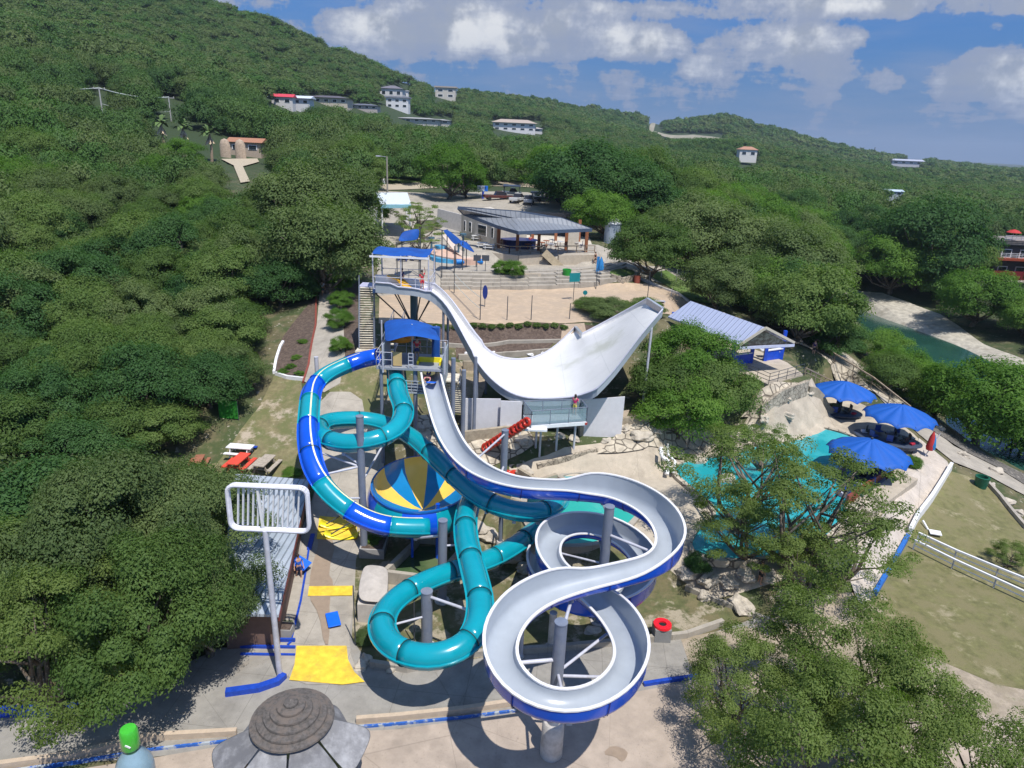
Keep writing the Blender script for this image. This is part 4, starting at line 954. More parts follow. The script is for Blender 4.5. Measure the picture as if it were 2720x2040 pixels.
def trough(name, ctrl, label, r=.63, rim_w=.10):
    pts = slide_path(ctrl); F = frames(pts); root = thing(name, F[-1][0], label, 'water slide')
    na = 10
    prof = [(-math.cos(math.pi*k/na), -math.sin(math.pi*k/na)) for k in range(na+1)]
    inn = MB(); out = MB(); vi = []; vo = []; n = na+3
    rl, rr_ = MB(), MB(); L, Rr = [], []
    for i, (p, t, s, u) in enumerate(F):
        hl, hr = pts[i][3], pts[i][4]; dp = .62 + .36*min(1, max(0, (.36 - i/len(F))/.08))
        P = [(-r*1.03, hl)] + [(a*r, b*r*dp) for a, b in prof] + [(r*1.03, hr)]
        ro = r+.06; Q = [(-ro*1.03, hl)] + [(a*ro, b*(r*dp+.07)) for a, b in prof] + [(ro*1.03, hr)]
        # banking: outer wall leans
        vi += [p + s*a + u*b for a, b in P]; vo += [p + s*a + u*b for a, b in Q]
        for S_, sg, h in ((L, -1, hl), (Rr, 1, hr)):
            e = r*1.03
            S_ += [p + s*sg*(e-.03) + u*(h+.035), p + s*sg*(e+rim_w) + u*(h+.035), p + s*sg*(e+rim_w) + u*(h-.03), p + s*sg*(e-.03) + u*(h-.03)]
    m = len(F)
    inn.add(vi, [(i*n+k, i*n+k+1, (i+1)*n+k+1, (i+1)*n+k) for i in range(m-1) for k in range(n-1)])
    out.add(vo, [(i*n+k, (i+1)*n+k, (i+1)*n+k+1, i*n+k+1) for i in range(m-1) for k in range(n-1)])
    inn.build('slide_channel', GREYF, root, smooth='all'); sh = out.build('outer_shell', BLUE, root, smooth='all')
    for S_ in (L, Rr):
        b = MB(); b.add(S_, [(i*4+q, i*4+(q+1) % 4, i*4+4+(q+1) % 4, i*4+4+q) for i in range(m-1) for q in range(4)]); b.build('rim', WHITEF, root)
    # seams every few metres on the shell
    acc = 0; last = F[0][0]
    for i in range(1, m):
        acc += (F[i][0]-last).length; last = F[i][0]
        if acc > 3.0:
            acc = 0; sb = MB(); p, t, s, u = F[i]; dp = .62 + .36*min(1, max(0, (.36 - i/len(F))/.08)); hl, hr = pts[i][3], pts[i][4]; ro = r+.09; Q = [(-ro*1.03, hl-.04)] + [(a*ro, b*(r*dp+.10)) for a, b in prof] + [(ro*1.03, hr-.04)]
            for q, q2 in zip(Q, Q[1:]):
                sb.quad(p - t*.03 + s*q[0] + u*q[1], p + t*.03 + s*q[0] + u*q[1], p + t*.03 + s*q2[0] + u*q2[1], p - t*.03 + s*q2[0] + u*q2[1])
            sb.build('seam', mat('shell seam', (.004, .02, .22), .5), sh)
    return F, root
FD, RD = trough('open_slide', D_CT, 'long open slide with pale grey channel and blue outside winding in two white loops')

# --- striped funnel bowl ------------------------------------------------
BC = Wz(913, 1040, 4.5); BR = 3.2; BY = 1.2
def build_bowl():
    root = thing('funnel_bowl', (BC.x, BC.y, 0.6), 'round funnel bowl striped yellow and blue under the teal tube slides', 'slide bowl')
    YEL = m_gloss('yellow fibreglass', (0.86, 0.56, 0.10), .32, .3); BL2 = m_gloss('sky blue fibreglass', (0.004, 0.19, 0.46), .28, .4)
    n = 60; ns = 12
    prof = [(1.0, 0), (.985, -.45), (.93, -.90), (.80, -1.30), (.62, -1.62), (.42, -1.88), (.22, -2.06), (.02, -2.12)]
    for par in (0, 1):
        mb = MB()
        for k in range(ns):
            if k % 2 != par: continue
            k0, k1 = k*5, (k+1)*5
            vs = []
            for r_, z in prof:
                for q in range(k0, k1+1):
                    a = 2*math.pi*q/n + .05; vs.append((BC.x + r_*BR*math.cos(a), BC.y + r_*BR*BY*math.sin(a), BC.z + z))
            mb.add(vs, [(i*6+q, i*6+q+1, (i+1)*6+q+1, (i+1)*6+q) for i in range(len(prof)-1) for q in range(5)])
        mb.build('bowl_stripes', YEL if par else BL2, root, smooth='all')
    mb = MB(); mb.lathe(BC, [(BR*1.0, .0), (BR+.14, .0), (BR+.14, -.10), (BR+.02, -.10)], 56, sy=BY); mb.build('bowl_rim', m_gloss('rim blue', (.01, .12, .42)), root)
    # outer skirt ring of blue and teal panels
    npan = 10
    for k in range(npan):
        mb = MB(); vs = []
        for r_, z in ((BR+.06, -.12), (BR+.30, -.55), (BR+.42, -1.15), (BR+.25, -1.75), (BR-.3, -2.2)):
            for q in range(7):
                a = 2*math.pi*(k + q/6)/npan + .1; vs.append((BC.x + r_*math.cos(a), BC.y + r_*BY*math.sin(a), BC.z + z))
        mb.add(vs, [(i*7+q, i*7+q+1, (i+1)*7+q+1, (i+1)*7+q) for i in range(4) for q in range(6)])
        mb.build('outer_panel', BLUE if k % 2 else TEAL, root, smooth='all')
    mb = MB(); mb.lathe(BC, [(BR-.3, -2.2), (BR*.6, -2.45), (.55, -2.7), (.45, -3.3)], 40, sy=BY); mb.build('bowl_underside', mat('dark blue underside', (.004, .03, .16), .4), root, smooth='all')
    for k in range(6):
        a = k*math.pi/3 + .4; x, y = BC.x + (BR-.6)*math.cos(a), BC.y + (BR-.6)*math.sin(a)
        MB().cyl((x, y, Tz(x, y)-.3), (x, y, BC.z-2.1), .09).build('leg', STEEL if k % 2 else BLUE, root)
    return root
build_bowl()

# --- columns with arms ---------------------------------------------------
def column(base_px, top_py, r, label, m=STEEL, pier=0.0, arms=(), z=None, pm=None, tint=None):
    b = G(*base_px) if z is None else Wz(*base_px, z); b.z = Tz(b.x, b.y)
    zt = Ztop(b, top_py)
    root = thing('slide_column', b, label, 'support column', 'support columns of the water slides')
    mb = MB(); mb.cyl((b.x, b.y, b.z + pier*.9), (b.x, b.y, zt), r, n=20); mb.cyl((b.x, b.y, zt), (b.x, b.y, zt+.05), r*1.06, n=20)
    mb.build('post', m, root, smooth=True)
    if pier:
        pb = MB(); pb.lathe(b, [(r*1.9, -.4), (r*1.85, pier*.5), (r*1.8, pier-.12), (r*1.5, pier), (0.01, pier)], 20); pb.build('concrete_pier', PIER, root, smooth=True)
    else:
        pb = MB(); pb.cyl((b.x, b.y, b.z-.3), (b.x, b.y, b.z+.14), r*1.7, n=14); pb.build('base_plate', PIER, root)
    for F, idx, dz, rr_ in arms:
        p = F[int(idx*(len(F)-1))][0]
        a = Vector((b.x, b.y, min(zt-.25, p.z + dz))); q = Vector((p.x, p.y, p.z - .72))
        if (a - q).length < 9:
            ab = MB(); d = (q - a); ab.cyl(a, q, rr_, n=10); ab.box(q, (.22, .22, .18)); ab.build('arm', STEELL, root, smooth=True)
    return root
def near_idx(F, px, py):
    return min(range(len(F)), key=lambda i: (proj(F[i][0])[0]-px)**2 + (proj(F[i][0])[1]-py)**2)/(len(F)-1)
cA = lambda x, y: (FA, near_idx(FA, x, y)); cB = lambda x, y: (FB, near_idx(FB, x, y)); cC = lambda x, y: (FC, near_idx(FC, x, y)); cD = lambda x, y: (FD, near_idx(FD, x, y))
column((787,1195), 900, .23, 'tallest grey column, left of the bowl inside the teal coil', arms=((*cB(676,1005),-.3,.07),(*cB(702,1055),-1.6,.07),(*cB(668,950),-1.4,.07),(*cA(740,958),-1.2,.07),(*cA(850,922),-1.2,.07)))
column((955,1300), 1125, .26, 'grey column just in front of the striped bowl', arms=((*cB(900,1140),.8,.08),(*cC(1008,1150),-.9,.06)))
column((922,1402), 1278, .30, 'short thick grey column inside the near teal loop', pier=.25, arms=((*cC(1038,1300),-1.0,.08),(*cC(832,1330),-1.1,.06)))
column((1292,1345), 1095, .27, 'grey column rising through the right hand white loop', arms=((*cD(1448,1180),-.9,.08),(*cD(1300,1060),-.2,.07),(*cD(1390,1240),-.4,.06),(*cD(1195,1165),-.3,.06),(*cD(1300,1150),-.6,.06)))
column((1190,1630), 1345, .27, 'grey column on a tall round pier inside the near white loop', pier=1.9, arms=((*cD(1080,1400),-.9,.09),(*cD(1358,1430),-1.1,.07),(*cD(1325,1335),-.6,.07),(*cD(1225,1516),-1.2,.07),(*cD(1230,1268),-.2,.08)))
column((1086,1058), 930, .25, 'grey column behind the straight white run below the viewing deck', arms=((*cD(1085,1042),-1.2,.09),(*cA(1050,1082),-1.9,.08),(*cD(1000,993),-.8,.07)))
column((688,862), 772, .17, 'pale column beside the walkway inside the blue tube bend', m=STEELL, arms=((*cB(672,850),-.7,.07),))
column((1080,1182), 1098, .15, 'slim blue grey column on white footing under the right teal tube', pier=.5, arms=((*cA(1110,1104),-.3,.06),(*cA(1165,1106),-.4,.05)))
column((1125,1420), 1318, .10, 'slender white post under the crossing of the white loops', m=STEELL)
column((945,1215), 1090, .13, 'royal blue post at the mouth of the funnel bowl', m=BLUE)
column((1190,1400), 1325, .20, 'tapered pale pier below the second white ring', m=PIER)
column((1308,1330), 1262, .12, 'short grey post under the front of the second white ring', arms=())
# ================================================================== half pipe, towers, viewing deck
def V3(p, z=None): return Vector((p.x, p.y, p.z if z is None else z))
def build_halfpipe():
    root = thing('half_pipe_slide', Wz(1160, 830, 5.0), 'huge white half pipe slide with a narrow drop chute and a tapering upswept wing', 'water slide')
    st = [((811,624),(811,609),13.55),((860,628),(866,611),13.5),((905,632),(912,614),13.4),((930,640),(938,624),13.0),((958,664),(968,652),12.2),((982,700),(996,692),11.0),((1008,750),(1026,735),9.6),((1032,792),(1052,763),8.5),((1062,828),(1075,777),7.6),((1100,856),(1100,783),7.05),((1140,868),(1130,784),6.9),((1200,868),(1165,776),7.0),((1245,864),(1200,756),7.3),((1280,852),(1242,713),8.2),
          ((1290,846),(1256,729),8.5),((1318,818),(1295,709),9.4),((1348,780),(1332,689),10.5),((1380,737),(1365,671),11.6),((1408,703),(1385,660),12.3),((1430,676),(1397,654),12.8)]
    P = []
    for n_, f_, z in st:
        a = Wz(*n_, z); b = Wz(*f_, z); P.append((*a, *b))
    Q = catmull(P[:14], .5)[:-1] + [np.array(P[13])]
    Q = relax(Q, 3)
    notch = relax(catmull(P[14:], .5), 2)
    allp = Q + notch
    na = 8; S_ = MB(); U_ = MB(); vs = []
    for q in allp:
        a = Vector(q[:3]); b = Vector(q[3:6])
        for k in range(na+1):
            t = k/na; w_ = (b-a).length; dip = -min(.55, w_*.07)*math.sin(math.pi*t)**.7 if w_ < 4 else -.10*math.sin(math.pi*t)
            c = a.lerp(b, t); vs.append((c.x, c.y, c.z + dip))
    m = len(allp); fs = [(i*(na+1)+k, i*(na+1)+k+1, (i+1)*(na+1)+k+1, (i+1)*(na+1)+k) for i in range(m-1) for k in range(na)]
    WH = mat('half pipe white', (0.72, 0.72, 0.71), .42, var=.05, scale=.4, col2=(0.52, 0.53, 0.46), coat=.15, c2=(.52, .72))
    nt, bb = edit(WH); geo = nd(nt, 'ShaderNodeNewGeometry'); sp = nd(nt, 'ShaderNodeSeparateXYZ', ins={0: geo.outputs['Position']})
    src = bb.inputs['Base Color'].links[0].from_socket
    ln = None
    for ax, st_ in ((0, 3.1), (1, 4.2)):
        f = mth(nt, 'FRACT', mth(nt, 'DIVIDE', mth(nt, 'ADD', sp.outputs[ax], 200.3), st_)); e = mth(nt, 'LESS_THAN', f, .012); ln = e if ln is None else mth(nt, 'MAXIMUM', ln, e)
    nt.links.new(mixc(nt, mth(nt, 'MULTIPLY', ln, .35), src, (.4, .42, .42)), bb.inputs['Base Color'])
    S_.add(vs, fs).build('riding_surface', WH, root, smooth='all')
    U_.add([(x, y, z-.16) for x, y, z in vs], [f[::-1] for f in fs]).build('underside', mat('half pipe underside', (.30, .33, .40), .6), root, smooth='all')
    # side walls: low on the chute, a coping elsewhere
    for side, key in ((0, 'near'), (1, 'far')):
        mb = MB(); cap = MB(); L = []; C_ = []
        for i, q in enumerate(allp):
            a = Vector(q[:3]); b = Vector(q[3:6]); w_ = (b-a).length; e = a if side == 0 else b; o = (a-b).normalized() if side == 0 else (b-a).normalized()
            h = .55 if w_ < 3.2 else .32
            L += [e + Vector((0,0,-.16)), e + Vector((0,0,h)), e + o*.10 + Vector((0,0,h)), e + o*.10 + Vector((0,0,-.30))]
            C_ += [e - o*.04 + Vector((0,0,h)), e - o*.04 + Vector((0,0,h+.07)), e + o*.20 + Vector((0,0,h+.07)), e + o*.20 + Vector((0,0,h))]
        f4 = [(i*4+k, i*4+(k+1) % 4, i*4+4+(k+1) % 4, i*4+4+k) for i in range(m-1) for k in range(4)] + [((m-1)*4+3, (m-1)*4+2, (m-1)*4+1, (m-1)*4)]
        mb.add(L, f4).build('side_wall', GREYF if side == 0 else WHITEF, root); cap.add(C_, f4).build('coping', mat('coping', (.60, .60, .68), .4), root)
    a, b = Vector(allp[-1][:3]), Vector(allp[-1][3:6]); MB().bar(a + Vector((0,0,.1)), b + Vector((0,0,.1)), .10, .62).bar(a + Vector((0,0,.42)), b + Vector((0,0,.42)), .26, .08).build('end_wall', GREYF, root)
    c_, d_ = Vector(P[13][3:6]), Vector(P[14][3:6]); MB().bar(c_ + Vector((0,0,.1)), d_ + Vector((0,0,.1)), .10, .6).bar(c_ + Vector((0,0,.4)), d_ + Vector((0,0,.4)), .26, .08).build('end_wall', GREYF, root)
    # white skirt walls in front
    def skirt(pa, pb, zt1, zt2, drop):
        A = Wz(*pa, zt1); B = Wz(*pb, zt2); za = Tz(A.x, A.y) - .2; zb = Tz(B.x, B.y) - .2
        d = (B-A); d.z = 0; d.normalize(); nrm = Vector((d.y, -d.x, 0))*.10
        MB().add([Vector((A.x, A.y, za)), Vector((B.x, B.y, zb)), Vector((B.x, B.y, zt2)), Vector((A.x, A.y, zt1)), Vector((A.x, A.y, za)) - nrm, Vector((B.x, B.y, zb)) - nrm, Vector((B.x, B.y, zt2)) - nrm, Vector((A.x, A.y, zt1)) - nrm],
            [(0,1,2,3), (7,6,5,4), (3,2,6,7), (0,3,7,4), (1,5,6,2)]).build('skirt_wall', mat('skirt white', (.66, .66, .70), .5, var=.05), root)
    skirt((1000,861), (1082,862), 6.9, 6.9, 2.4); skirt((1082,866), (1128,868), 6.9, 6.85, 2.4); skirt((1262,864), (1350,857), 6.9, 7.2, 2.4)
    for (bx, by, ty) in ((1343,852,772),(1265,880,862),(1060,790,770),(1232,742,722),(1290,760,735),(1004,862,785)):
        b = G(bx, by); b.z = Tz(b.x, b.y)
    for i in (4, 7, 16, 18):
        q = P[i]
        for s_ in ((0, 3) if i < 16 else (0,) if i == 18 else (3,)):
            x, y, z = q[s_:s_+3]
            MB().cyl((x, y, Tz(x, y)-.3), (x, y, z-.2), .11, n=10).build('post', STEELL if i > 12 else STEEL, root, smooth=True)
    return P
HP = build_halfpipe()

def railing(mb, pts, h=1.05, step=1.5, r=.025, mid=1):
    for a, b in zip(pts, pts[1:]):
        a = Vector(a); b = Vector(b); n = max(1, int((b-a).length/step))
        for k in range(n+1): p = a.lerp(b, k/n); mb.cyl(p, p + Vector((0,0,h)), r, n=6)
        for q in range(mid+1): u = Vector((0,0,h*(1-q/(mid+1)))); mb.cyl(a+u, b+u, r, n=6)
def stairs(root, a, b, wd, m_tread, m_str, n=None, rail=True, name='stair_flight'):
    """a bottom centre, b top centre"""
    a = Vector(a); b = Vector(b); n = n or max(4, int((b.z-a.z)/.2)); d = (b-a); h = d.copy(); h.z = 0; h.normalize(); s = Vector((-h.y, h.x, 0))
    tr = MB()
    for k in range(n):
        c = a.lerp(b, (k+.5)/n); tr.bar(c - s*(wd/2-.03), c + s*(wd/2-.03), .34, .05)
    tr.build('treads', m_tread, root)
    ps = MB()
    for sg in (-1, 1): ps.bar(a + s*sg*wd/2, b + s*sg*wd/2, .07, .30)
    ps.build('stringer', m_str, root)
    if rail:
        for sg in (-1, 1):
            rb = MB(); A, B = a + s*sg*(wd/2+.02), b + s*sg*(wd/2+.02)
            for q in (.5, 1.0): rb.cyl(A + Vector((0,0,q)), B + Vector((0,0,q)), .03, n=6)
            for k in range(6): p = A.lerp(B, k/5); rb.cyl(p, p + Vector((0,0,1.0)), .025, n=6)
            rb.build('handrail', m_str, root)
TREAD = mat('timber tread', (0.66, 0.61, 0.50), .8, var=.18, scale=5, col2=(.44, .38, .30))
CANV = mat('blue canvas', (0.002, 0.075, 0.36), .75, var=.16, scale=1.3, col2=(0.002, 0.055, 0.28))
MESH = mat('smoked mesh panel', (0.22, 0.26, 0.30), .5, alpha=.35)
def surf(name, grid, m, root, thick=.04, sub=2):
    mb = MB(); nr, nc = len(grid), len(grid[0])
    mb.add([p for row in grid for p in row], [(i*nc+k, i*nc+k+1, (i+1)*nc+k+1, (i+1)*nc+k) for i in range(nr-1) for k in range(nc-1)])
    return mb.build(name, m, root, smooth='all', solid=thick, sub=sub)

# --- high tower ------------------------------------------------------------
def tower_high():
    z = 13.2; a = Wz(806, 625, z); b = Wz(922, 640, z); W_ = b.x - a.x; y0 = a.y; y1 = y0 + 4.2; x0, x1 = a.x, b.x
    root = thing('slide_tower', ((x0+x1)/2, (y0+y1)/2, 8.8), 'tallest start tower with a flat blue canopy and steep stairs on its left', 'tower')
    MB().box(((x0+x1)/2, (y0+y1)/2, z-.12), (W_, y1-y0, .2)).build('platform', mat('lilac grey deck', (.42, .42, .55), .7), root)
    MB().box(((x0+x1)/2, y0, z-.14), (W_+.1, .12, .34)).build('edge_beam', mat('navy beam', (.03, .07, .18), .5), root)
    zt = z + 3.0
    nseg = 9; g = []
    for j, (yy, zz) in enumerate(((y0-.2, zt), ((y0+y1)/2, zt+.25), (y1+.1, zt+.05))):
        g.append([Vector((x0-.15 + (W_+.1)*k/nseg, yy, zz + .07*math.sin(k*1.3+j))) for k in range(nseg+1)])
    surf('canopy', g, CANV, root)
    MB().bar((x0-.2, y0-.24, zt-.12), (x1, y0-.24, zt-.12), .06, .16).build('canopy_trim', WHITEP, root)
    for x in (x0, x1-.1):
        for y in (y0+.05, y1-.05): MB().cyl((x, y, z-.2), (x, y, zt+.1), .06, n=8).build('canopy_post', STEELL, root)
    MB().cyl(((x0+x1)/2, y0-.1, z), ((x0+x1)/2, y0-.1, zt), .05, n=8).build('canopy_post', STEELL, root)
    rb = MB(); railing(rb, [(x0, y0, z), (x1, y0, z), (x1, y1, z), (x0, y1, z)], 1.1, 1.0); rb.build('railing', STEELL, root)
    cx = Wz(880, 650, z-.5).x; cy = (y0+y1)/2
    MB().cyl((cx, cy, Tz(cx, cy)-.3), (cx, cy, z-.2), .34, n=18).build('column', STEELT, root, smooth=True)
    for dx, dy in ((-3.3, -1.8), (-2.2, 1.6), (-1.5, -1.8), (1.9, -1.9), (2.0, 1.6), (.9, -2)):
        MB().cyl((cx, cy, z-3.2 - .4*abs(dy)), (cx+dx, cy+dy, z-.2), .06, n=8).build('brace', STEELD, root)
    # yellow start chute on the platform
    yb = MB(); p0 = Vector((Wz(838, 600, z+.9).x, y0+1.6, z+1.0)); p1 = p0 + Vector((1.0, -.5, -.25)); p2 = p1 + Vector((.8, -.6, -.6))
    for s_, e_ in ((p0, p1), (p1, p2)): yb.bar(s_, e_, .8, .10)
    yb.build('yellow_chute', mat('amber plastic', (.75, .38, .02), .35, coat=.3), root)
    # stairs on the left
    top = Vector((x0-.75, y0+1.0, z)); bot = Wz(793, 752, 8.0); bot.x = top.x + .55; bot.y = min(bot.y, top.y - 4.2)
    bot.z = Tz(bot.x, bot.y)
    bot = Wz(792, 752, 8.3)
    MB().box((top.x, top.y+.9, z-.06), (1.5, 1.8, .12)).build('landing', mat('lilac grey deck', (.42, .42, .55), .7), root)
    stairs(root, bot, top, 1.25, TREAD, STEEL, n=26)
    MB().box((bot.x, bot.y-.4, bot.z-.1), (1.6, 1.1, .14)).build('landing', TREAD, root)
    for t in (.02, .5, .98):
        p = bot.lerp(top, t)
        for sx in (-.62, .62): MB().cyl((p.x+sx, p.y, Tz(p.x, p.y)-.3), (p.x+sx, p.y, p.z), .06, n=8).build('leg', STEEL, root)
    return z, x0, x1, y0, y1
TH = tower_high()
# --- lower tower ----------------------------------------------------------
def tower_low():
    z = 10.35; x0 = Wz(826, 772, z).x; x1 = Wz(962, 780, z).x; y0 = 46.6; y1 = 50.2
    root = thing('slide_tower', ((x0+x1)/2, (y0+y1)/2, 4.5), 'lower start tower under a stretched royal blue sail feeding the tube slides', 'tower')
    MB().box(((x0+x1)/2, (y0+y1)/2, z-.1), (x1-x0, y1-y0, .16)).build('platform', mat('wet grey deck', (.30, .32, .36), .5), root)
    MB().box(((x0*.55+x1*.45), y0+.2, z-1.4), ((x1-x0)*.6, .12, .14)).build('beam', STEEL, root)
    zc = lambda px, py, y: Wy(px, py, y)
    A, B = zc(826, 743, y0-.6), zc(961, 740, y0-.4); C_, D_ = zc(824, 692, y1+.6), zc(943, 704, y1+.4)
    mid_f = zc(889, 729, y0-.3); mid = zc(890, 700, (y0+y1)/2); mb_ = zc(885, 687, y1+.7)
    g = [[A, A.lerp(mid_f, .5) + Vector((0,0,.12)), mid_f + Vector((0,0,.15)), mid_f.lerp(B, .5) + Vector((0,0,.12)), B],
         [A.lerp(C_, .5) + Vector((.25,0,.0)), A.lerp(C_, .5).lerp(mid, .5) + Vector((0,0,.15)), mid + Vector((0,0,.25)), B.lerp(D_, .5).lerp(mid, .5) + Vector((0,0,.15)), B.lerp(D_, .5) + Vector((-.3,0,0))],
         [C_, C_.lerp(mb_, .5) + Vector((0,0,.05)), mb_, mb_.lerp(D_, .5), D_]]
    surf('sail_canopy', g, CANV, root)
    for p in (A, B, C_, D_): MB().cyl((p.x, p.y, z-.2), p, .06, n=8).build('canopy_post', STEELL, root)
    MB().cyl((mid.x, mid.y, z-.1), mid, .05, n=8).build('canopy_post', STEELL, root)
    for px_, w_ in ((905, .16), (940, .14), (985, .16), (832, .13)):
        x = Wz(px_, 800, 9.5).x; y = y0+.3 if px_ in (905, 985, 832) else y1-.2
        MB().cyl((x, y, Tz(x, y)-.3), (x, y, z+ (0 if px_ < 980 else .8)), w_, n=12).build('leg', STEEL, root, smooth=True)
    rb = MB(); railing(rb, [(x0, y0, z), (x0+1.1, y0, z)], 1.1, .8); railing(rb, [(x0+2.6, y0, z), (x1-2.4, y0, z)], 1.1, .6, mid=3); railing(rb, [(x0, y0, z), (x0, y1, z), (x1, y1, z)], 1.1, 1.2); rb.build('railing', STEELL, root)
    # lower open landing with panels, tan board, blue inner column
    MB().box((x0+1.45, y0+.3, z+.55), (.62, .08, 1.0)).build('tan_panel', mat('tan board', (.55, .40, .18), .7), root)
    MB().box((x0+.5, y0+1.4, z+.9), (.1, 2.6, 1.5)).box((x1+.05, y0+1.6, z-.3), (.08, 3.0, 2.6)).build('mesh_panel', mat('grey mesh', (.25, .30, .34), .6), root)
    MB().cyl((mid.x+1.6, y1-.7, z-.1), (mid.x+1.6, y1-.7, z+2.3), .32, n=14).build('blue_column', mat('navy column', (.01, .07, .30), .4), root)
    ob = MB(); ob.lathe((mid.x-1.0, y1-.6, z+1.5), [(.01, .5), (.6, .42), (.9, .15), (.95, -.2), (.8, -.35)], 18); ob.build('orange_hood', mat('orange plastic', (.85, .30, .01), .35), root, smooth='all')
    yb = MB(); s0 = Vector(FD[0][0]); yb.box((s0.x, s0.y+.25, s0.z+.35), (1.6, .12, .8)).box((s0.x-.8, s0.y+.0, s0.z+.3), (.12, 1.0, .7)).box((s0.x+.8, s0.y+.0, s0.z+.3), (.12, 1.0, .7)); yb.build('yellow_gate', mat('bright yellow plastic', (.85, .72, .02), .35), root)
    # service scaffold with the small stair under the platform
    sb = MB(); zz = z-1.9
    sb.box((x0+2.9, y0+.9, zz), (1.8, 1.6, .1)); railing(sb, [(x0+2.0, y0+.1, zz), (x0+3.8, y0+.1, zz)], .9, .45, mid=3); sb.build('scaffold', mat('galvanised scaffold', (.38, .43, .50), .5), root)
    # main stairs going down right of the open slide
    tp = Wz(975, 822, 8.9); bt = Wz(994, 893, 4.6); stairs(root, bt, tp, 1.25, mat('pale tread', (.60,.54,.42), .8, var=.12), STEEL, n=15)
    MB().box((tp.x-.2, tp.y+.8, tp.z-.05), (1.4, 1.8, .1)).build('landing', TREAD, root)
    MB().cyl((tp.x+.9, tp.y+.2, Tz(tp.x, tp.y)-.3), (tp.x+.9, tp.y+.2, tp.z+.8), .17, n=12).build('leg', STEEL, root, smooth=True)
    MB().cyl((tp.x+1.7, tp.y+1.0, Tz(tp.x, tp.y)-.3), (tp.x+1.7, tp.y+1.0, tp.z+1.6), .14, n=12).build('leg', STEEL, root, smooth=True)
    # steps up to the high tower
    stairs(root, (x0+.2, y1-.2, z), (x0-.4, TH[3]-.3, z+.2), .9, TREAD, STEEL, n=6)
tower_low()

# --- viewing deck -----------------------------------------------------------
def deck():
    z = 6.55; P = [Wz(1147, 920, z), Wz(1267, 911, z), Wz(1253, 893, z), Wz(1130, 897, z)]
    c = sum(P, Vector())/4; root = thing('viewing_deck', (c.x, c.y, 4), 'raised viewing deck with glass railing below the white half pipe', 'deck')
    MB().prism([(p.x, p.y) for p in P], z-.22, z).build('deck_floor', mat('wet deck floor', (.38, .43, .47), .35, var=.15), root)
    rb = MB(); railing(rb, [tuple(p) for p in P] + [tuple(P[0])], 1.15, 1.25, .03, mid=0); rb.build('railing', STEEL, root)
    GL = mat('greenish glass', (0.30, 0.42, 0.46), .08, alpha=.45, var=.05)
    for a, b in zip(P, P[1:] + P[:1]):
        d = (b-a).normalized(); MB().bar(a + d*.08 + Vector((0,0,.58)), b - d*.08 + Vector((0,0,.58)), .02, .98).build('glass_panel', GL, root)
    MB().bar(P[0] + Vector((0,0,-.12)), P[1] + Vector((0,0,-.12)), .1, .26).build('fascia', WHITEP, root)
    MB().bar(P[1] - Vector((.9,.02,.14)), P[1] + Vector((.06,-.02,-.14)), .14, .16).build('red_trim', mat('red paint', (.45, .04, .03), .5), root)
    for bx, by in ((1165,986),(1157,966),(1201,972),(1239,970)):
        b = G(bx, by); MB().cyl((b.x, b.y, b.z-.3), (b.x, b.y, z-.2), .09, n=10).build('leg', STEELL, root, smooth=True)
    b = G(1165, 986)
    for s_ in (-.6, .6): MB().cyl((b.x, b.y, z-1.3), (b.x+s_, b.y, z-.35), .06, n=8).build('brace', STEELL, root)
    top = Wz(1140, 918, z-.1); bot = Wz(1052, 972, 3.3); stairs(root, bot, top, 1.1, TREAD, STEELL, n=16, rail=False)
    MB().box((top.x+.6, top.y+.05, top.z-.16), (1.6, 1.3, .14)).build('landing', WHITEP, root)
    return z, P, top, bot
DZ, DP, DT, DB = deck()
def ring(name, c, R_, r, m, label, cat, group=None, tilt=(0, 0, 0)):
    mb = MB(); Rm = Matrix.Rotation(tilt[2], 3, 'Z') @ Matrix.Rotation(tilt[1], 3, 'Y') @ Matrix.Rotation(tilt[0], 3, 'X'); vs = []; N, n = 22, 9
    for i in range(N):
        a = 2*math.pi*i/N
        for k in range(n):
            b = 2*math.pi*k/n; vs.append(Rm @ Vector(((R_+r*math.cos(b))*math.cos(a), (R_+r*math.cos(b))*math.sin(a), r*math.sin(b))))
    mb.add(vs, [(i*n+k, ((i+1) % N)*n+k, ((i+1) % N)*n+(k+1) % n, i*n+(k+1) % n) for i in range(N) for k in range(n)])
    o = mb.build(name, m, smooth='all'); o.location = c; return tag(o, label, cat, group)
REDT = mat('red vinyl', (.55, .035, .015), .35, coat=.4)
for k in range(13):
    t = k/12; p = DB.lerp(DT, t)
    ring('swim_ring', (p.x-.1, p.y-.78, p.z+.55), .25, .13, REDT, 'red inflatable ring in the row hung along the viewing deck stairs', 'swim ring', 'red rings along the deck stairs', (R(80), 0, R(-35 + 8*math.sin(k*3))))
for k, (a, b) in enumerate(((1099,1030),(1113,1032))):
    p = G(a, b); ring('swim_ring', (p.x, p.y, p.z+.25), .34, .14, REDT, ['red inflatable ring', 'second red inflatable ring'][k] + ' lying at the foot of the grey column by the pool', 'swim ring', tilt=(.3*k, .2, 0))
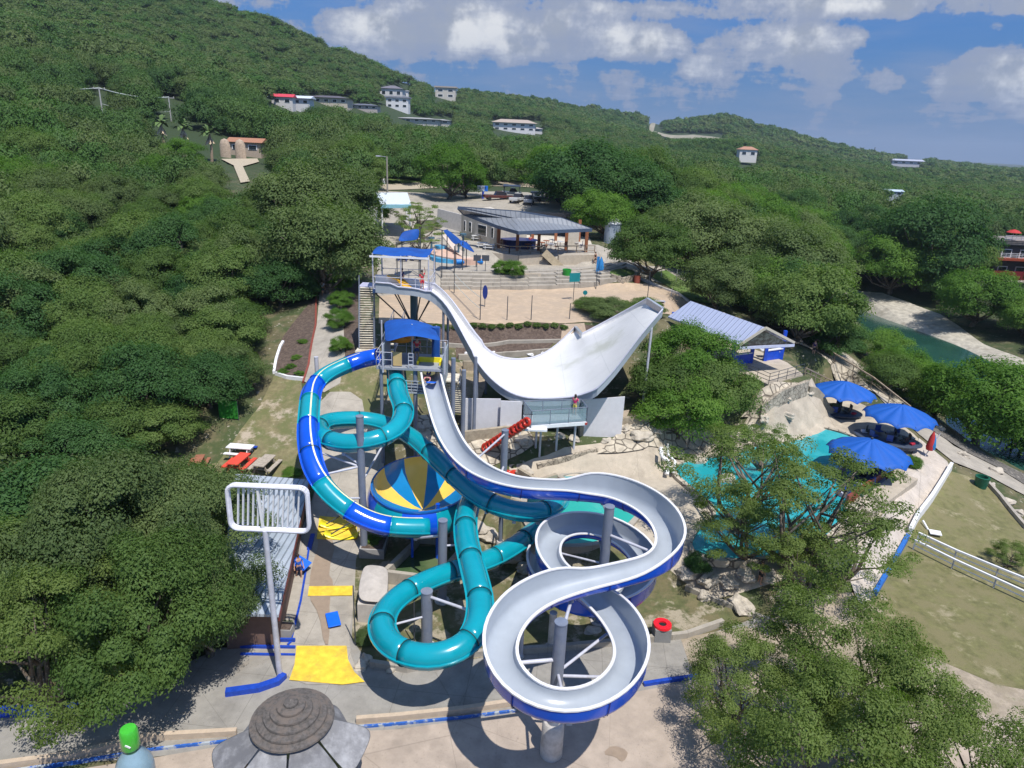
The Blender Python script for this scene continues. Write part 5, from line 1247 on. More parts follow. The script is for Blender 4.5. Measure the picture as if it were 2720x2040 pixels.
# ================================================================== buildings and furniture of the park
ROOFM = mat('grey metal roof', (0.20, 0.215, 0.24), .42, var=.08, scale=.6, col2=(.22, .24, .27))
def ribs(m, ax_vec, pitch=.45, dark=.72):
    nt, b = edit(m); geo = nd(nt, 'ShaderNodeNewGeometry')
    d = nd(nt, 'ShaderNodeVectorMath', operation='DOT_PRODUCT', ins={0: geo.outputs['Position'], 1: ax_vec}).outputs['Value']
    f = mth(nt, 'FRACT', mth(nt, 'DIVIDE', mth(nt, 'ADD', d, 500.0), pitch)); tri = mth(nt, 'ABSOLUTE', mth(nt, 'SUBTRACT', f, .5))
    nt.links.new(nd(nt, 'ShaderNodeBump', ins={'Height': maprange(nt, tri, .36, .46), 'Strength': .9, 'Distance': .05}).outputs[0], b.inputs['Normal'])
    src = b.inputs['Base Color'].links[0].from_socket
    nt.links.new(mixc(nt, maprange(nt, tri, .38, .46, 0, 1-dark), src, (.03, .04, .06)), b.inputs['Base Color']); return m
ribs(ROOFM, (.95, .25, 0), .6, .85)
BROWN = mat('red brown timber', (0.30, 0.11, 0.05), .6, var=.2, scale=4)
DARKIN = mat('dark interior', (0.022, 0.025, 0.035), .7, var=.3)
STUCCO = mat('cream stucco', (0.58, 0.53, 0.45), .9, var=.12, scale=1.5, col2=(.48, .44, .37))
GLASS = mat('dark window glass', (0.02, 0.03, 0.04), .08, spec=.8)
NAVY = mat('navy bar front', (0.010, 0.025, 0.13), .4, var=.2)

def restaurant():
    zf = 11.62
    fl, fr = Wz(1069, 541, zf), Wz(1284, 545, zf); root = thing('restaurant', ((fl.x+fr.x)/2, fl.y+4, zf), 'open sided restaurant with a wide grey metal roof on red brown posts', 'restaurant')
    bl, br = Wz(1050, 508, zf), Wz(1275, 512, zf)
    MB().prism([(fl.x, fl.y), (fr.x, fr.y), (br.x, br.y+3), (bl.x, bl.y+3)], zf-1.9, zf+.02).build('terrace_base', STUCCO, root)
    zr = 15.0
    C_ = [(1074,487,zr+.1), (1120,500,zr), (1279,494,zr), (1212,470,zr+1.2), (1126,456,zr+1.9), (989,446,zr+2.0), (1002,459,zr+1.1)]
    W_ = [Wz(a, b, c) for a, b, c in C_]
    # upper and lower skins
    mb = MB(); cen = Vector((sum(p.x for p in W_)/7, sum(p.y for p in W_)/7, zr+1.0)); n = len(W_)
    vs = W_ + [cen] + [p - Vector((0,0,.32)) for p in W_] + [cen - Vector((0,0,.32))]
    mb.add(vs, [(i, (i+1) % n, n) for i in range(n)] + [((i+1) % n + n+1, i + n+1, 2*n+1) for i in range(n)])
    mb.build('roof', ROOFM, root)
    fb = MB()
    for i in range(n): fb.bar(W_[i] - Vector((0,0,.18)), W_[(i+1) % n] - Vector((0,0,.18)), .10, .42)
    fb.build('fascia', mat('dark blue grey fascia', (.07, .10, .16), .5), root)
    for px, py in ((1077,537),(1117,543),(1163,543),(1222,541),(1265,545),(1100,520),(1200,520),(1250,522),(1150,522)):
        p = Wz(px, py, zf); MB().box((p.x, p.y, (zf+zr)/2-.1), (.42, .42, zr-zf-.1)).build('post', BROWN, root)
    a, b = Wz(1077, 539, zf), Wz(1265, 545, zf); MB().bar((a.x, a.y, zr-.45), (b.x, b.y, zr-.45), .2, .3).build('beam', BROWN, root)
    # rail and outer deck edge
    e = [Wz(*q, zf) for q in ((1069,541),(1100,548),(1168,548),(1176,545))]; e2 = [Wz(*q, zf) for q in ((1205,547),(1284,546))]
    wb = MB()
    for L in (e, e2):
        for p, q in zip(L, L[1:]):
            wb.bar(p + Vector((0,0,.95)), q + Vector((0,0,.95)), .14, .10); wb.bar(p + Vector((0,0,.35)), q + Vector((0,0,.35)), .08, .08)
            k = max(1, int((q-p).length/1.3))
            for i in range(k+1): c = p.lerp(q, i/k); wb.box((c.x, c.y, zf+.5), (.12, .12, 1.0))
    wb.build('timber_rail', WOODW, root)
    # bar, back walls, kitchen block and left wing
    bw = Wz(1130, 512, zf); b2 = Wz(1262, 516, zf)
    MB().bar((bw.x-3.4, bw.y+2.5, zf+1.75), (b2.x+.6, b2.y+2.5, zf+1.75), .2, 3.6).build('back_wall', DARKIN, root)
    tl = Wz(1077, 536, zf); MB().bar((tl.x-.1, tl.y, zf+1.5), (tl.x-.6, tl.y+5, zf+1.5), .2, 3.0).build('timber_side', BROWN, root)
    sh = MB(); sh.bar((bw.x-1, bw.y+2.3, zf+1.5), (b2.x-1, b2.y+2.3, zf+1.5), .3, .06).bar((bw.x-1, bw.y+2.3, zf+2.1), (b2.x-1, b2.y+2.3, zf+2.1), .3, .06); sh.build('bottle_shelf', BROWN, root)
    mb = MB(); c = Wz(1130, 538, zf); mb.lathe((c.x-.6, c.y+1.4, zf), [(0.01, 1.15), (2.6, 1.15), (2.6, 1.05), (2.35, 1.0), (2.35, 0)], 26, sy=.7); mb.build('bar_counter', NAVY, root, smooth=True)
    p = Wz(1238, 538, zf); MB().box((p.x, p.y+1.2, zf+1.3), (1.6, .25, 2.6)).build('partition', STUCCO, root)
    for k, (px, py) in enumerate(((1190,540),(1180,532),(1210,534),(1170,536),(1245,536),(1140,540))):
        p = Wz(px, py, zf); MB().cyl((p.x, p.y+.4, zf), (p.x, p.y+.4, zf+.72), .05, n=6).cyl((p.x, p.y+.4, zf+.72), (p.x, p.y+.4, zf+.78), .48, n=12).build('table', BROWN if k % 2 else mat('pale table', (.5, .5, .52), .5), root)
        for sx in (-.7, .7): MB().box((p.x+sx, p.y+.3, zf+.45), (.4, .4, .06)).box((p.x+sx*1.25, p.y+.3, zf+.75), (.05, .4, .6)).cyl((p.x+sx, p.y+.3, zf), (p.x+sx, p.y+.3, zf+.45), .05, n=6).build('chair', [BROWN, NAVY, STEELD][k % 3], root)
    wl, wr = Wz(996, 510, zf), Wz(1072, 532, zf)
    d = (wr-wl).normalized(); nrm = Vector((-d.y, d.x, 0))
    MB().prism([(wl.x, wl.y), (wr.x, wr.y), (wr.x+nrm.x*5, wr.y+nrm.y*5), (wl.x+nrm.x*5, wl.y+nrm.y*5)], zf-.5, [zr+.3, zr-.4, zr-.3, zr+.9]).build('wall', STUCCO, root)
    for t, w_ in ((.12, .5), (.28, .7), (.62, 2.4), (.9, .6)):
        c = wl.lerp(wr, t); f = MB(); f.bar(c - d*w_/2 - nrm*.04 + Vector((0,0,1.7)), c + d*w_/2 - nrm*.04 + Vector((0,0,1.7)), .08, 1.5); fo = f.build('window', WHITEP, root)
        MB().bar(c - d*(w_/2-.07) - nrm*.085 + Vector((0,0,1.7)), c + d*(w_/2-.07) - nrm*.085 + Vector((0,0,1.7)), .03, 1.34).build('pane', GLASS, fo)
    pl = Wz(945, 492, 12); pr = Wz(1000, 500, 12)
    MB().bar(pl + Vector((0,0,1.7)), pr + Vector((0,0,1.2)), .2, 2.6).build('side_wall', mat('pale panel', (.52, .50, .48), .8), root)
restaurant()
# steps with tan sides from the terrace down to the stage slabs
root = thing('stair_block', Wz(1200, 575, 10.3), 'broad tan timber stair running down from the restaurant terrace', 'stairs')
A_, B_ = Wz(1172, 549, 11.6), Wz(1218, 592, 9.0); s_ = (B_-A_); s_.z = 0; s_.normalize(); q_ = Vector((-s_.y, s_.x, 0))
stairs(root, B_, A_, 2.2, WOODW, WOODW, n=12, rail=False)
for sg in (-1, 1): MB().bar(B_ + q_*sg*1.25 + Vector((0,0,.45)), A_ + q_*sg*1.25 + Vector((0,0,.45)), .16, 1.0).build('side_board', mat('tan boards', (.46, .38, .26), .8, var=.2), root)
# retaining wall of terrace and long curved amphitheatre steps
def wallobj(name, pxs, z0, z1, th, m, label, cat='wall', kind=None):
    L = [Wz(a, b, z1) for a, b in pxs]; mb = MB()
    for a, b in zip(L, L[1:]): mb.bar((a.x, a.y, (z0+z1)/2), (b.x, b.y, (z0+z1)/2), th, z1-z0)
    o = mb.build(name, m); return tag(o, label, cat)
for k in range(5):
    L = [G(x, y - 8*k) for x, y in ((952,620),(1020,621),(1080,621),(1140,620),(1200,618),(1250,615),(1290,611),(1325,603),(1345,594))]
    mb = MB()
    for a, b in zip(L, L[1:]): zz = max(a.z, b.z) + .22; mb.bar((a.x, a.y, zz-.4), (b.x, b.y, zz-.4), 1.1, .8)
    tag(mb.build('bench_step', CONC), ['lowest', 'second', 'middle', 'fourth', 'topmost'][k] + ' of the long curved concrete terrace steps above the sand court', 'step')
wallobj('stage_wall', [(1070,572),(1130,590),(1168,590)], 9.0, 10.5, .3, mat('tan wall', (.45, .39, .31), .85), 'tan retaining wall under the ivy below the restaurant')
wallobj('stage_wall', [(1225,590),(1280,584),(1318,566)], 9.0, 10.2, .3, STONEW, 'dark stone faced wall right of the tan stair')
root = thing('speaker_ramp', Wz(1125, 622, 8.9), 'small grey curved ramp lying at the edge of the sand court', 'ramp'); p = G(1125, 622)
MB().box((p.x, p.y+.8, p.z+.3), (2.6, 1.8, .12), rx=.35).build('ramp_board', mat('slate board', (.20, .20, .26), .6), root); MB().box((p.x, p.y+1.5, p.z+.25), (2.4, .2, .6)).build('support', STEELD, root)

wallobj('terrace_wall', [(1062,545),(1120,552),(1172,549)], 9.7, 11.66, .35, mat('tan wall', (.45, .39, .31), .85), 'long tan wall under the timber rail of the restaurant, left of the tan stair')
wallobj('terrace_wall', [(1206,551),(1288,550)], 9.7, 11.66, .35, mat('tan wall', (.45, .39, .31), .85), 'tan wall under the restaurant rail, right of the tan stair')
# splash pad with small slides, sails
def splash():
    c = G(985, 560); root = thing('splash_pad', c, 'childrens splash pad with pink curved deck, light blue water chutes', 'splash pad')
    SKY = mat('light blue painted basin', (0.02, 0.30, 0.62), .35, var=.15, coat=.4, col2=(.10, .45, .75)); PK = mat('salmon coping', (.62, .42, .33), .7)
    def slab(pxs, h, m, nm, off=.1, sm=2):
        P = smoothpoly(px2w(pxs), sm); z = Tz(*P[0]); z = sum(Tz(*q) for q in P)/len(P); MB().prism(P, z-.6, z+off+h).build(nm, m, root)
    slab([(925,545),(960,528),(1000,535),(1040,560),(1045,572),(1000,575),(930,562)], .25, PK, 'deck')
    slab([(928,556),(965,548),(1000,552),(1040,568),(1030,574),(985,572),(930,566)], .35, SKY, 'basin')
    slab([(935,536),(958,532),(968,543),(945,548)], .5, SKY, 'basin')
    a, b = G(960, 535), G(1010, 566)
    MB().bar(a + Vector((0,0,1.8)), a.lerp(b, .55) + Vector((0,0,.7)), 1.0, .12).bar(a.lerp(b, .55) + Vector((0,0,.7)), b + Vector((0,0,.5)), 1.0, .12).build('chute', mat('pale chute', (.62, .52, .44), .4), root)
    a, b = G(985, 573), G(1042, 571); MB().cyl(a + Vector((0,0,.4)), b + Vector((0,0,.4)), .35, n=12).build('float_tube', mat('azure tube', (.01, .20, .60), .3), root, smooth=True)
    for px, py in ((990,560),(932,552),(1000,545)): p = G(px, py); MB().cyl(p, p + Vector((0,0,2.4)), .14, n=8).cyl(p + Vector((0,0,2.3)), p + Vector((0,0,2.5)), .45, n=10).build('spray_post', STEELT, root)
splash()
def sail(corners, label, peak=.3):
    """corners px,py,z ; sail on poles"""
    P = [Wz(*c) for c in corners]; c = sum(P, Vector())/len(P)
    root = thing('shade_sail', (c.x, c.y, Tz(c.x, c.y)), label, 'shade sail')
    if len(P) == 3: P.append(P[2].copy())
    g = [[P[0].lerp(P[1], t) for t in (0, .5, 1)], [P[0].lerp(P[3], .5), c + Vector((0,0,peak)), P[1].lerp(P[2], .5)], [P[3].lerp(P[2], t) for t in (0, .5, 1)]]
    surf('sail_cloth', g, CANV, root, thick=.03)
    for p in P[:4]: MB().cyl((p.x, p.y, Tz(p.x, p.y)-.2), p, .06, n=8).build('pole', STEELD, root)
sail([(857,523,14.3),(905,519,14.2),(908,492,15.6),(868,500,15.2)], 'blue shade sail left of the splash pad beside the trees')
sail([(955,497,15.6),(966,495,15.2),(1000,522,13.8),(982,531,13.6)], 'long blue shade sail stretched behind the splash pad')
sail([(985,518,13.9),(1008,521,13.6),(1029,549,12.0),(1000,535,13.2)], 'pointed blue shade sail reaching down to the right of the splash pad')

# --- metal pavilion on blue posts ------------------------------------------
def pavilion():
    zf = 6.4
    f1, f2 = Wz(1602, 792, zf), Wz(1697, 778, zf)            # front posts
    root = thing('picnic_pavilion', ((f1.x+f2.x)/2, f1.y, zf), 'open pavilion with a long pale lilac metal gable roof on bright blue posts', 'pavilion')
    ze = 9.35; zr = 11.1
    el, er, rf = Wz(1597, 746, ze), Wz(1716, 740, ze), Wz(1655, 708, zr)
    rb = Wz(1492, 650, zr); d = rb - rf; d.z = 0
    eb, ebr = el + d, er + d
    LR = mat('pale lilac metal roof', (0.44, 0.49, 0.66), .38, var=.05, scale=.5); ribs(LR, tuple(d.normalized()), .6, .85)
    up_ = Vector((0,0,.14))
    for a, b in ((el, eb), (er, ebr)):
        MB().add([a, rf, rf+d, b, a-up_, rf-up_, rf+d-up_, b-up_], [(0,1,2,3),(7,6,5,4),(0,4,5,1),(1,5,6,2),(2,6,7,3),(3,7,4,0)]).build('roof_slope', LR, root)
    MB().bar(el, rf, .12, .22).bar(rf, er, .12, .22).build('barge_board', mat('cream board', (.58, .52, .42), .7), root)
    MB().add([el - up_*2 + d*.03, rf - up_*2 + d*.03, er - up_*2 + d*.03], [(0,1,2)]).build('gable', mat('rough gable boards', (.22, .17, .12), .9, var=.5, scale=8, col2=(.45, .40, .3)), root, solid=.05)
    MB().bar(el - Vector((0,0,.25)), er - Vector((0,0,.25)), .18, .25).build('tie_beam', mat('pale lilac trim', (.55, .58, .75), .5), root)
    BL = mat('bright blue paint', (0.008, 0.07, 0.55), .45)
    fs = (f1 + (f2-f1)*-.12, f1 + (f2-f1)*.30, f1 + (f2-f1)*.62, f2)
    for r_ in (0.06, .38, .70, .97):
        for p in (fs if r_ < .1 else (fs[0],)):
            q = p + d*r_; MB().box((q.x, q.y, (zf+ze)/2-.2), (.30, .30, ze-zf+.2)).build('post', BL, root)
    wl = [(fs[0], fs[1]), (fs[2], fs[3])]
    for a, b in wl:
        a = a + d*.06; b = b + d*.06
        MB().bar(a + Vector((0,0,.5)), b + Vector((0,0,.5)), .14, 1.0).build('low_wall', BL, root)
        MB().bar(a + Vector((0,0,1.04)), b + Vector((0,0,1.04)), .30, .09).build('wall_cap', WHITEP, root)
    MB().bar(f1 + d*.9 + Vector((0,0,1.2)), f2 + d*.9 + Vector((0,0,1.2)), .2, 2.6).build('back_wall', STONEW, root)
    P = [Wz(1590, 800, zf), Wz(1660, 830, zf), Wz(1735, 808, zf), Wz(1700, 782, zf)]; P += [P[3] + d*1.0, P[0] + d*1.0]
    MB().prism([(p.x, p.y) for p in P], zf-.9, zf-.02).build('floor_slab', DECK, root)
    rb_ = MB(); railing(rb_, [tuple(P[1]), tuple(P[2])], 1.0, 1.2, mid=2); rb_.build('railing', STEELD, root)
    rb_ = MB(); railing(rb_, [tuple(P[0].lerp(P[1], .3)), tuple(P[1])], 1.0, 1.2, mid=2); rb_.build('railing', STEELD, root)
    t = Wz(1660, 772, zf); MB().box((t.x, t.y, zf+.74), (1.8, .8, .06)).box((t.x, t.y+.2, zf+.37), (.1, .6, .74)).build('table', mat('pale tabletop', (.6, .6, .62), .5), root)
    return P
PAVP = pavilion()

# --- scalloped pool umbrellas ------------------------------------------------
def umbrella(px, py_top, w_px, z_top, label, pole_dx=0, sc=1.0):
    c = Wz(px, py_top, z_top); dist = (c-CAM).length; R_ = w_px/2*dist/FX
    root = thing('parasol', (c.x, c.y, Tz(c.x, c.y)), label, 'parasol', 'large blue parasols by the pool')
    ns = 12; sub_ = 6; n = ns*sub_; mb = MB(); vs = [(c.x, c.y, c.z)]; rows = 6; H = R_*.42
    for i in range(1, rows+1):
        t = i/rows
        for k in range(n):
            a = 2*math.pi*k/n; ph = (k % sub_)/sub_; sag = math.sin(math.pi*ph)
            r_ = R_*t*(1 - .06*sag*t); z = c.z - H*(t**1.12) + (.16*sag - .03)*t*R_*.5
            vs.append((c.x + r_*math.cos(a), c.y + r_*math.sin(a), z))
    fs = [(0, 1+k, 1+(k+1) % n) for k in range(n)] + [(1+(i-1)*n+k, 1+i*n+k, 1+i*n+(k+1) % n, 1+(i-1)*n+(k+1) % n) for i in range(1, rows) for k in range(n)]
    mb.add(vs, fs).build('canopy', mat('parasol cloth', (0.003, 0.090, 0.42), .7, var=.06, scale=.8), root, smooth=True, solid=.02)
    MB().cyl((c.x, c.y, Tz(c.x, c.y)-.1), (c.x, c.y, c.z+.12), .09, n=10).build('pole', STEELD, root, smooth=True)
    MB().cyl((c.x, c.y, Tz(c.x, c.y)), (c.x, c.y, Tz(c.x, c.y)+.12), .55, n=16).build('base', PIER, root)
    rb = MB()
    for k in range(ns): a = 2*math.pi*k/ns; rb.cyl((c.x, c.y, c.z-H*.35), (c.x + R_*.9*math.cos(a), c.y + R_*.9*math.sin(a), c.z-H*.9), .025, n=5)
    rb.build('ribs', STEELD, root)
    return c, R_
U1 = umbrella(1828, 823, 119, 5.6, 'rearmost blue scalloped parasol, over the round lounge by the pool')
U2 = umbrella(1950, 873, 130, 5.4, 'middle blue scalloped parasol beside the creek path')
U3 = umbrella(1884, 948, 154, 5.3, 'nearest and largest blue scalloped parasol at the pool edge')
def lounge(px, py, label, rz=0, s=1.0, group='dark lounge tables under the parasols'):
    c = G(px, py); c.z += .05; root = thing('lounge_island', c, label, 'lounge', group, absolute=False); root.location = c; root.rotation_euler = (0, 0, rz); root.scale = (s, s, s)
    DK = mat('dark blue grey lounge', (.05, .065, .10), .4, var=.25)
    MB().lathe((0,0,0), [(.01, .40), (2.6, .40), (2.75, .34), (2.75, .26), (2.5, .2), (2.4, -.1)], 30, sy=.62).build('table_top', DK, root, smooth=True)
    for k in range(7):
        a = k*.9 + .3; MB().box((1.5*math.cos(a), .95*math.sin(a), .58), (.55, .5, .08), rz=a).box((1.75*math.cos(a), 1.1*math.sin(a), .82), (.08, .5, .45), rz=a).build('seat', mat('royal blue seat', (.01, .06, .30), .5) if k % 3 else mat('black seat', (.015, .018, .025), .5), root)
    MB().lathe((.3,0,.4), [(.01, .5), (.55, .5), (.6, .4), (.3, .3), (.3, 0)], 18).build('centre_table', mat('black glossy top', (.012, .02, .03), .15), root)
    MB().box((-1.9, .1, .52), (.5, .35, .2), rz=.4).build('towel', mat('pale towel', (.5, .52, .62), .9), root)
    MB().box((1.9, -.6, .52), (.4, .3, .15), rz=.9).build('towel', mat('crimson towel', (.45, .02, .05), .9), root)
lounge(1795, 893, 'oval dark lounge with blue seats under the rearmost parasol', -.35, 1.0)
lounge(1915, 955, 'oval dark lounge with royal blue seats between the two nearer parasols', -.5, 1.0)
lounge(1860, 1040, 'dark lounge half hidden beneath the nearest parasol', 1.05, 1.0)
lounge(1845, 1072, 'lowest dark lounge table beside the tan slide wall', .2, .55)
def slidewall():
    a, b = G(1835, 1102), G(1935, 1030); root = thing('lazy_channel', a, 'tan waterslide channel with dark red rim beside the side walk', 'channel')
    d = (b-a).normalized(); nrm = Vector((-d.y, d.x, 0))
    MB().bar(a + nrm*.3 + Vector((0,0,.5)), b + nrm*.3 + Vector((0,0,.5)), .16, 1.1).build('red_rim', mat('dark red rim', (.22, .05, .03), .5), root)
    MB().bar(a - nrm*.8 + Vector((0,0,.22)), b - nrm*.8 + Vector((0,0,.22)), 1.5, .5).build('tan_bed', DECK, root)
    MB().lathe((b + nrm*1.6 + Vector((0,0,.5))), [(.01, .6), (.8, .55), (1.1, .3), (1.1, -.6)], 18, sx=1.1).build('rounded_end', DECK, root, smooth=True)
slidewall()
# folded flag umbrella
def folded(px, py, label, cols):
    p = G(px, py); root = thing('folded_parasol', p, label, 'parasol'); q = p + Vector((1.0, .2, 2.3))
    MB().cyl(p, q, .04, n=8).build('pole', STEELL, root)
    MB().lathe(p.lerp(q, .35), [(.28, 0), (.34, .25), (.22, 1.2), (.04, 1.7)], 10).build('cloth', cols[0], root, smooth=True)
    MB().lathe(p.lerp(q, .35) + Vector((.14, -.1, 0)), [(.22, .1), (.26, .4), (.14, 1.0), (.02, 1.4)], 8).build('cloth_panel', cols[1], root, smooth=True)
folded(1995, 990, 'folded red and blue parasol leaning at the path corner', [mat('red cloth', (.45, .03, .03), .8), mat('azure cloth', (.02, .2, .5), .8)])
folded(1290, 598, 'light blue folded parasol above a dark scooter near the terrace', [mat('azure cloth', (.02, .2, .5), .8), mat('azure cloth', (.02, .2, .5), .8)])

# --- long shed roof and sign frame on a pole --------------------------------
def shed():
    z = 2.5; P = [Wz(668, 1036, z), Wz(510, 1036, z), Wz(470, 1340, z), Wz(602, 1328, z)]
    m = mat('corrugated pale roof', (.40, .45, .52), .4, var=.10, scale=.7, col2=(.32, .37, .43)); ribs(m, (1, 0, 0), .38, .6)
    root = thing('long_shed', ((P[0].x+P[2].x)/2, (P[0].y+P[2].y)/2, .5), 'long low shed with a pale ribbed metal roof left of the walk', 'shed')
    MB().prism([(p.x, p.y) for p in P], [z-.16, z+.3, z+.3, z-.16], [z, z+.46, z+.46, z]).build('roof', m, root)
    c = sum(P, Vector())/4; Q = [c + (p-c)*.9 for p in P]
    MB().prism([(p.x, p.y) for p in Q], -.3, z-.18).build('wall', mat('brown shed wall', (.16, .10, .08), .8), root)
    MB().bar(P[3] - Vector((0,0,.25)), P[0] - Vector((0,0,.25)), .08, .3).build('fascia', mat('maroon fascia', (.14, .03, .03), .6), root)
shed()
def frame_sign():
    b = G(605, 1462); zt, zb = Ztop(b, 1058), Ztop(b, 1128)
    # the frame stands upright and faces the camera side
    root = thing('sign_frame', b, 'empty white rounded rectangular sign frame with slats on a tall white pole', 'sign frame')
    zb = Ztop(b, 1146); zt = Ztop(b, 1052); 
    dist = (Vector((b.x, b.y, zt)) - CAM).length; W_ = 172*dist/FX; x0 = Wy(494, 1100, b.y).x; x1 = Wy(665, 1100, b.y).x
    MB().cyl((b.x, b.y, b.z-.2), (b.x-.1, b.y, zb), .15, .13, n=14).build('pole', STEELL, root, smooth=True)
    r = .35; ring_ = []
    for cx, cz, a0 in ((x1-r, zt-r, 0), (x0+r, zt-r, 90), (x0+r, zb+r, 180), (x1-r, zb+r, 270)):
        for k in range(5): a = R(a0 + 22.5*k); ring_.append(Vector((cx + r*math.cos(a), b.y, cz + r*math.sin(a))))
    mb = MB(); n = len(ring_)
    for i in range(n): mb.cyl(ring_[i], ring_[(i+1) % n], .095, n=8)
    mb.build('frame', mat('white frame tube', (.70, .70, .78), .45), root, smooth=True)
    mb = MB()
    for i in range(n): mb.cyl(ring_[i] + Vector((0, .22, 0)), ring_[(i+1) % n] + Vector((0, .22, 0)), .06, n=8)
    mb.build('inner_frame', mat('white frame tube', (.70, .70, .78), .45), root, smooth=True)
    for k in range(13):
        x = x0 + .25 + (x1-x0-.75)*k/12.5
        MB().bar((x, b.y+.25, zb+.1), (x+.25, b.y+.12, zt-.1), .07, .10).build('slat', WHITEP, root)
    MB().bar((b.x-.2, b.y+.05, zb+.05), (b.x-.3, b.y+.05, zt-.05), .10, .12).build('mullion', WHITEP, root)
frame_sign()

# --- thatched hut, bottom ---------------------------------------------------
def hut():
    c = Wz(640, 1600, 3.0); root = thing('thatched_hut', (c.x, c.y, 0), 'hut with a round tiered thatch cap above grey canvas roof panels', 'hut')
    TH_ = mat('grey thatch', (0.12, 0.108, 0.10), .95, var=.45, scale=7, bump=1.0, bscale=28, col2=(.17, .14, .12), c2=(.45, .62))
    top = Wz(628, 1512, 4.75)
    prof = [(.02, 0)]
    R0 = 0
    for k in range(6):
        r_ = .27 + k*.27; z = -.07 - k*.17; prof += [(r_, z), (r_+.02, z-.07), (r_-.06, z-.09)]
    mb = MB(); mb.lathe(top, prof, 40); mb.build('thatch_cap', TH_, root, smooth=True)
    CG = [mat('grey canvas', (.20, .20, .21), .85, var=.35, scale=2.5, bump=.3, bscale=9, col2=(.14, .14, .15)), mat('light grey canvas', (.27, .27, .28), .85, var=.35, scale=2.5, bump=.3, bscale=9, col2=(.20,.20,.21))]
    cc = Vector((top.x, top.y, 0)); n = 8; Ro = 2.75; zi, zo = 3.75, 2.7
    for k in range(n):
        a0, a1 = 2*math.pi*k/n + .20, 2*math.pi*(k+1)/n + .20
        am = math.degrees((a0+a1)/2) % 360; Ro = 3.3 if (am > 195 or am < 20) else 2.3
        P = [cc + Vector((1.2*math.cos(a0), 1.2*math.sin(a0), zi)), cc + Vector((1.2*math.cos(a1), 1.2*math.sin(a1), zi)), cc + Vector((Ro*math.cos(a1), Ro*math.sin(a1), zo + .12*(k % 2))), cc + Vector((Ro*math.cos(a0), Ro*math.sin(a0), zo + .12*((k+1) % 2)))]
        mb = MB(); g = [[P[0].lerp(P[1], t) for t in (0, .5, 1)], [P[0].lerp(P[3], .5), (P[0]+P[1]+P[2]+P[3])/4 - Vector((0,0,.10)), P[1].lerp(P[2], .5)], [P[3].lerp(P[2], t) for t in (0, .5, 1)]]
        surf('roof_panel', g, CG[k % 2], root, thick=.04, sub=2)
    for k in range(6):
        a = 2*math.pi*k/6 + .3; x, y = cc.x + 1.9*math.cos(a), cc.y + 1.9*math.sin(a)
        MB().cyl((x, y, -.1), (x, y, 3.1), .09, n=8).build('post', WOODW, root)
    for k in (0, 1, 3, 4, 5):
        a0, a1 = 2*math.pi*k/6 + .3, 2*math.pi*(k+1)/6 + .3
        p, q = cc + Vector((1.9*math.cos(a0), 1.9*math.sin(a0), .55)), cc + Vector((1.9*math.cos(a1), 1.9*math.sin(a1), .55))
        MB().bar(p, q, .10, 1.05).build('counter_wall', mat('olive yellow boards', (.42, .40, .16), .8, var=.25), root)
hut()
def bottle():
    c = Wz(276, 1574, 3.9); c = Vector((c.x, c.y, 0)); root = thing('giant_bottle', c, 'giant standing bottle prop with a grey blue body and green neck', 'bottle prop')
    s = 1.0
    body = [(.01, 0), (.62, 0), (.68, .1), (.70, 1.0), (.70, 1.9), (.66, 2.2), (.52, 2.5), (.36, 2.72), (.27, 2.85)]
    MB().lathe(c, [(r_*s, z*s) for r_, z in body], 28).build('bottle_body', mat('satin blue grey', (.22, .33, .40), .3, coat=.4, var=.1), root, smooth='all')
    MB().lathe(c, [(.27*s, 2.84*s), (.26*s, 3.1*s), (.24*s, 3.4*s)], 20).build('bottle_neck', mat('dark green glass', (.05, .16, .10), .2), root, smooth='all')
    MB().lathe(c, [(.30*s, 2.98*s), (.34*s, 3.05*s), (.33*s, 3.8*s), (.28*s, 3.9*s), (.01, 3.9*s)], 24).build('bottle_cap', mat('lime green', (.06, .46, .04), .35, coat=.4), root, smooth=True)
    MB().box((c.x+.1*s, c.y-.34*s, 3.35*s), (.22*s, .03, .07*s), ry=.5).build('cap_mark', WHITEP, root)
bottle()
# ================================================================== trees placed one by one
def HT(*a, **k): return hand_tree(*a, **k)
HT(400,1130,270,'olive','grey green oak behind the white sign frame, its crown touching the shed roof', near=True, hs=1.32)
HT(230,1150,330,'olive','wide oak crown filling the left edge below the dark grove', near=True, var=1, hs=1.32)
HT(440,1290,230,'olive','oak crown hanging over the near end of the ribbed shed', near=True, var=1, hs=1.32)
HT(300,1320,320,'oak','large oak with a dark forked trunk showing above the plaza', near=True, var=0, hs=1.32)
HT(90,1120,280,'dark','dark green tree at the left edge level with the picnic tables')
HT(100,1345,340,'mesquite','yellow green tree at the bottom left above the blue kerb', near=True, hs=1.32)
HT(30,1260,260,'oak','rounded oak cut by the left edge between two larger crowns', near=True, var=0, hs=1.32)
HT(535,1200,90,'oak','small leafy tree rubbing the left side of the shed roof', near=True, var=1)
HT(1610,1010,330,'airy','thin airy tree over the lagoon nearest the double white loop', near=True, var=0)
HT(1745,1085,360,'airy','loose branching tree in front of the nearest parasol', near=True, var=1)
HT(1610,1130,220,'airy','airy tree standing between lagoon and white slide loop', near=True, var=1)
HT(1830,1165,260,'airy','thin tree overhanging the side walk with pale gaps', near=True, var=0)
HT(1745,1195,200,'airy','low airy tree on the rocks below the lagoon', near=True, var=1)
HT(1610,1460,240,'mesquite','feathery mesquite crown shading the gravel right of the low wall', near=True, var=0, hs=1.32)
HT(1815,1400,320,'mesquite','broad mesquite crown in front of the lower lawn', near=True, var=1, hs=1.32)
HT(1960,1530,300,'mesquite','wide mesquite crown reaching toward the bottom right corner', near=True, var=0, hs=1.32)
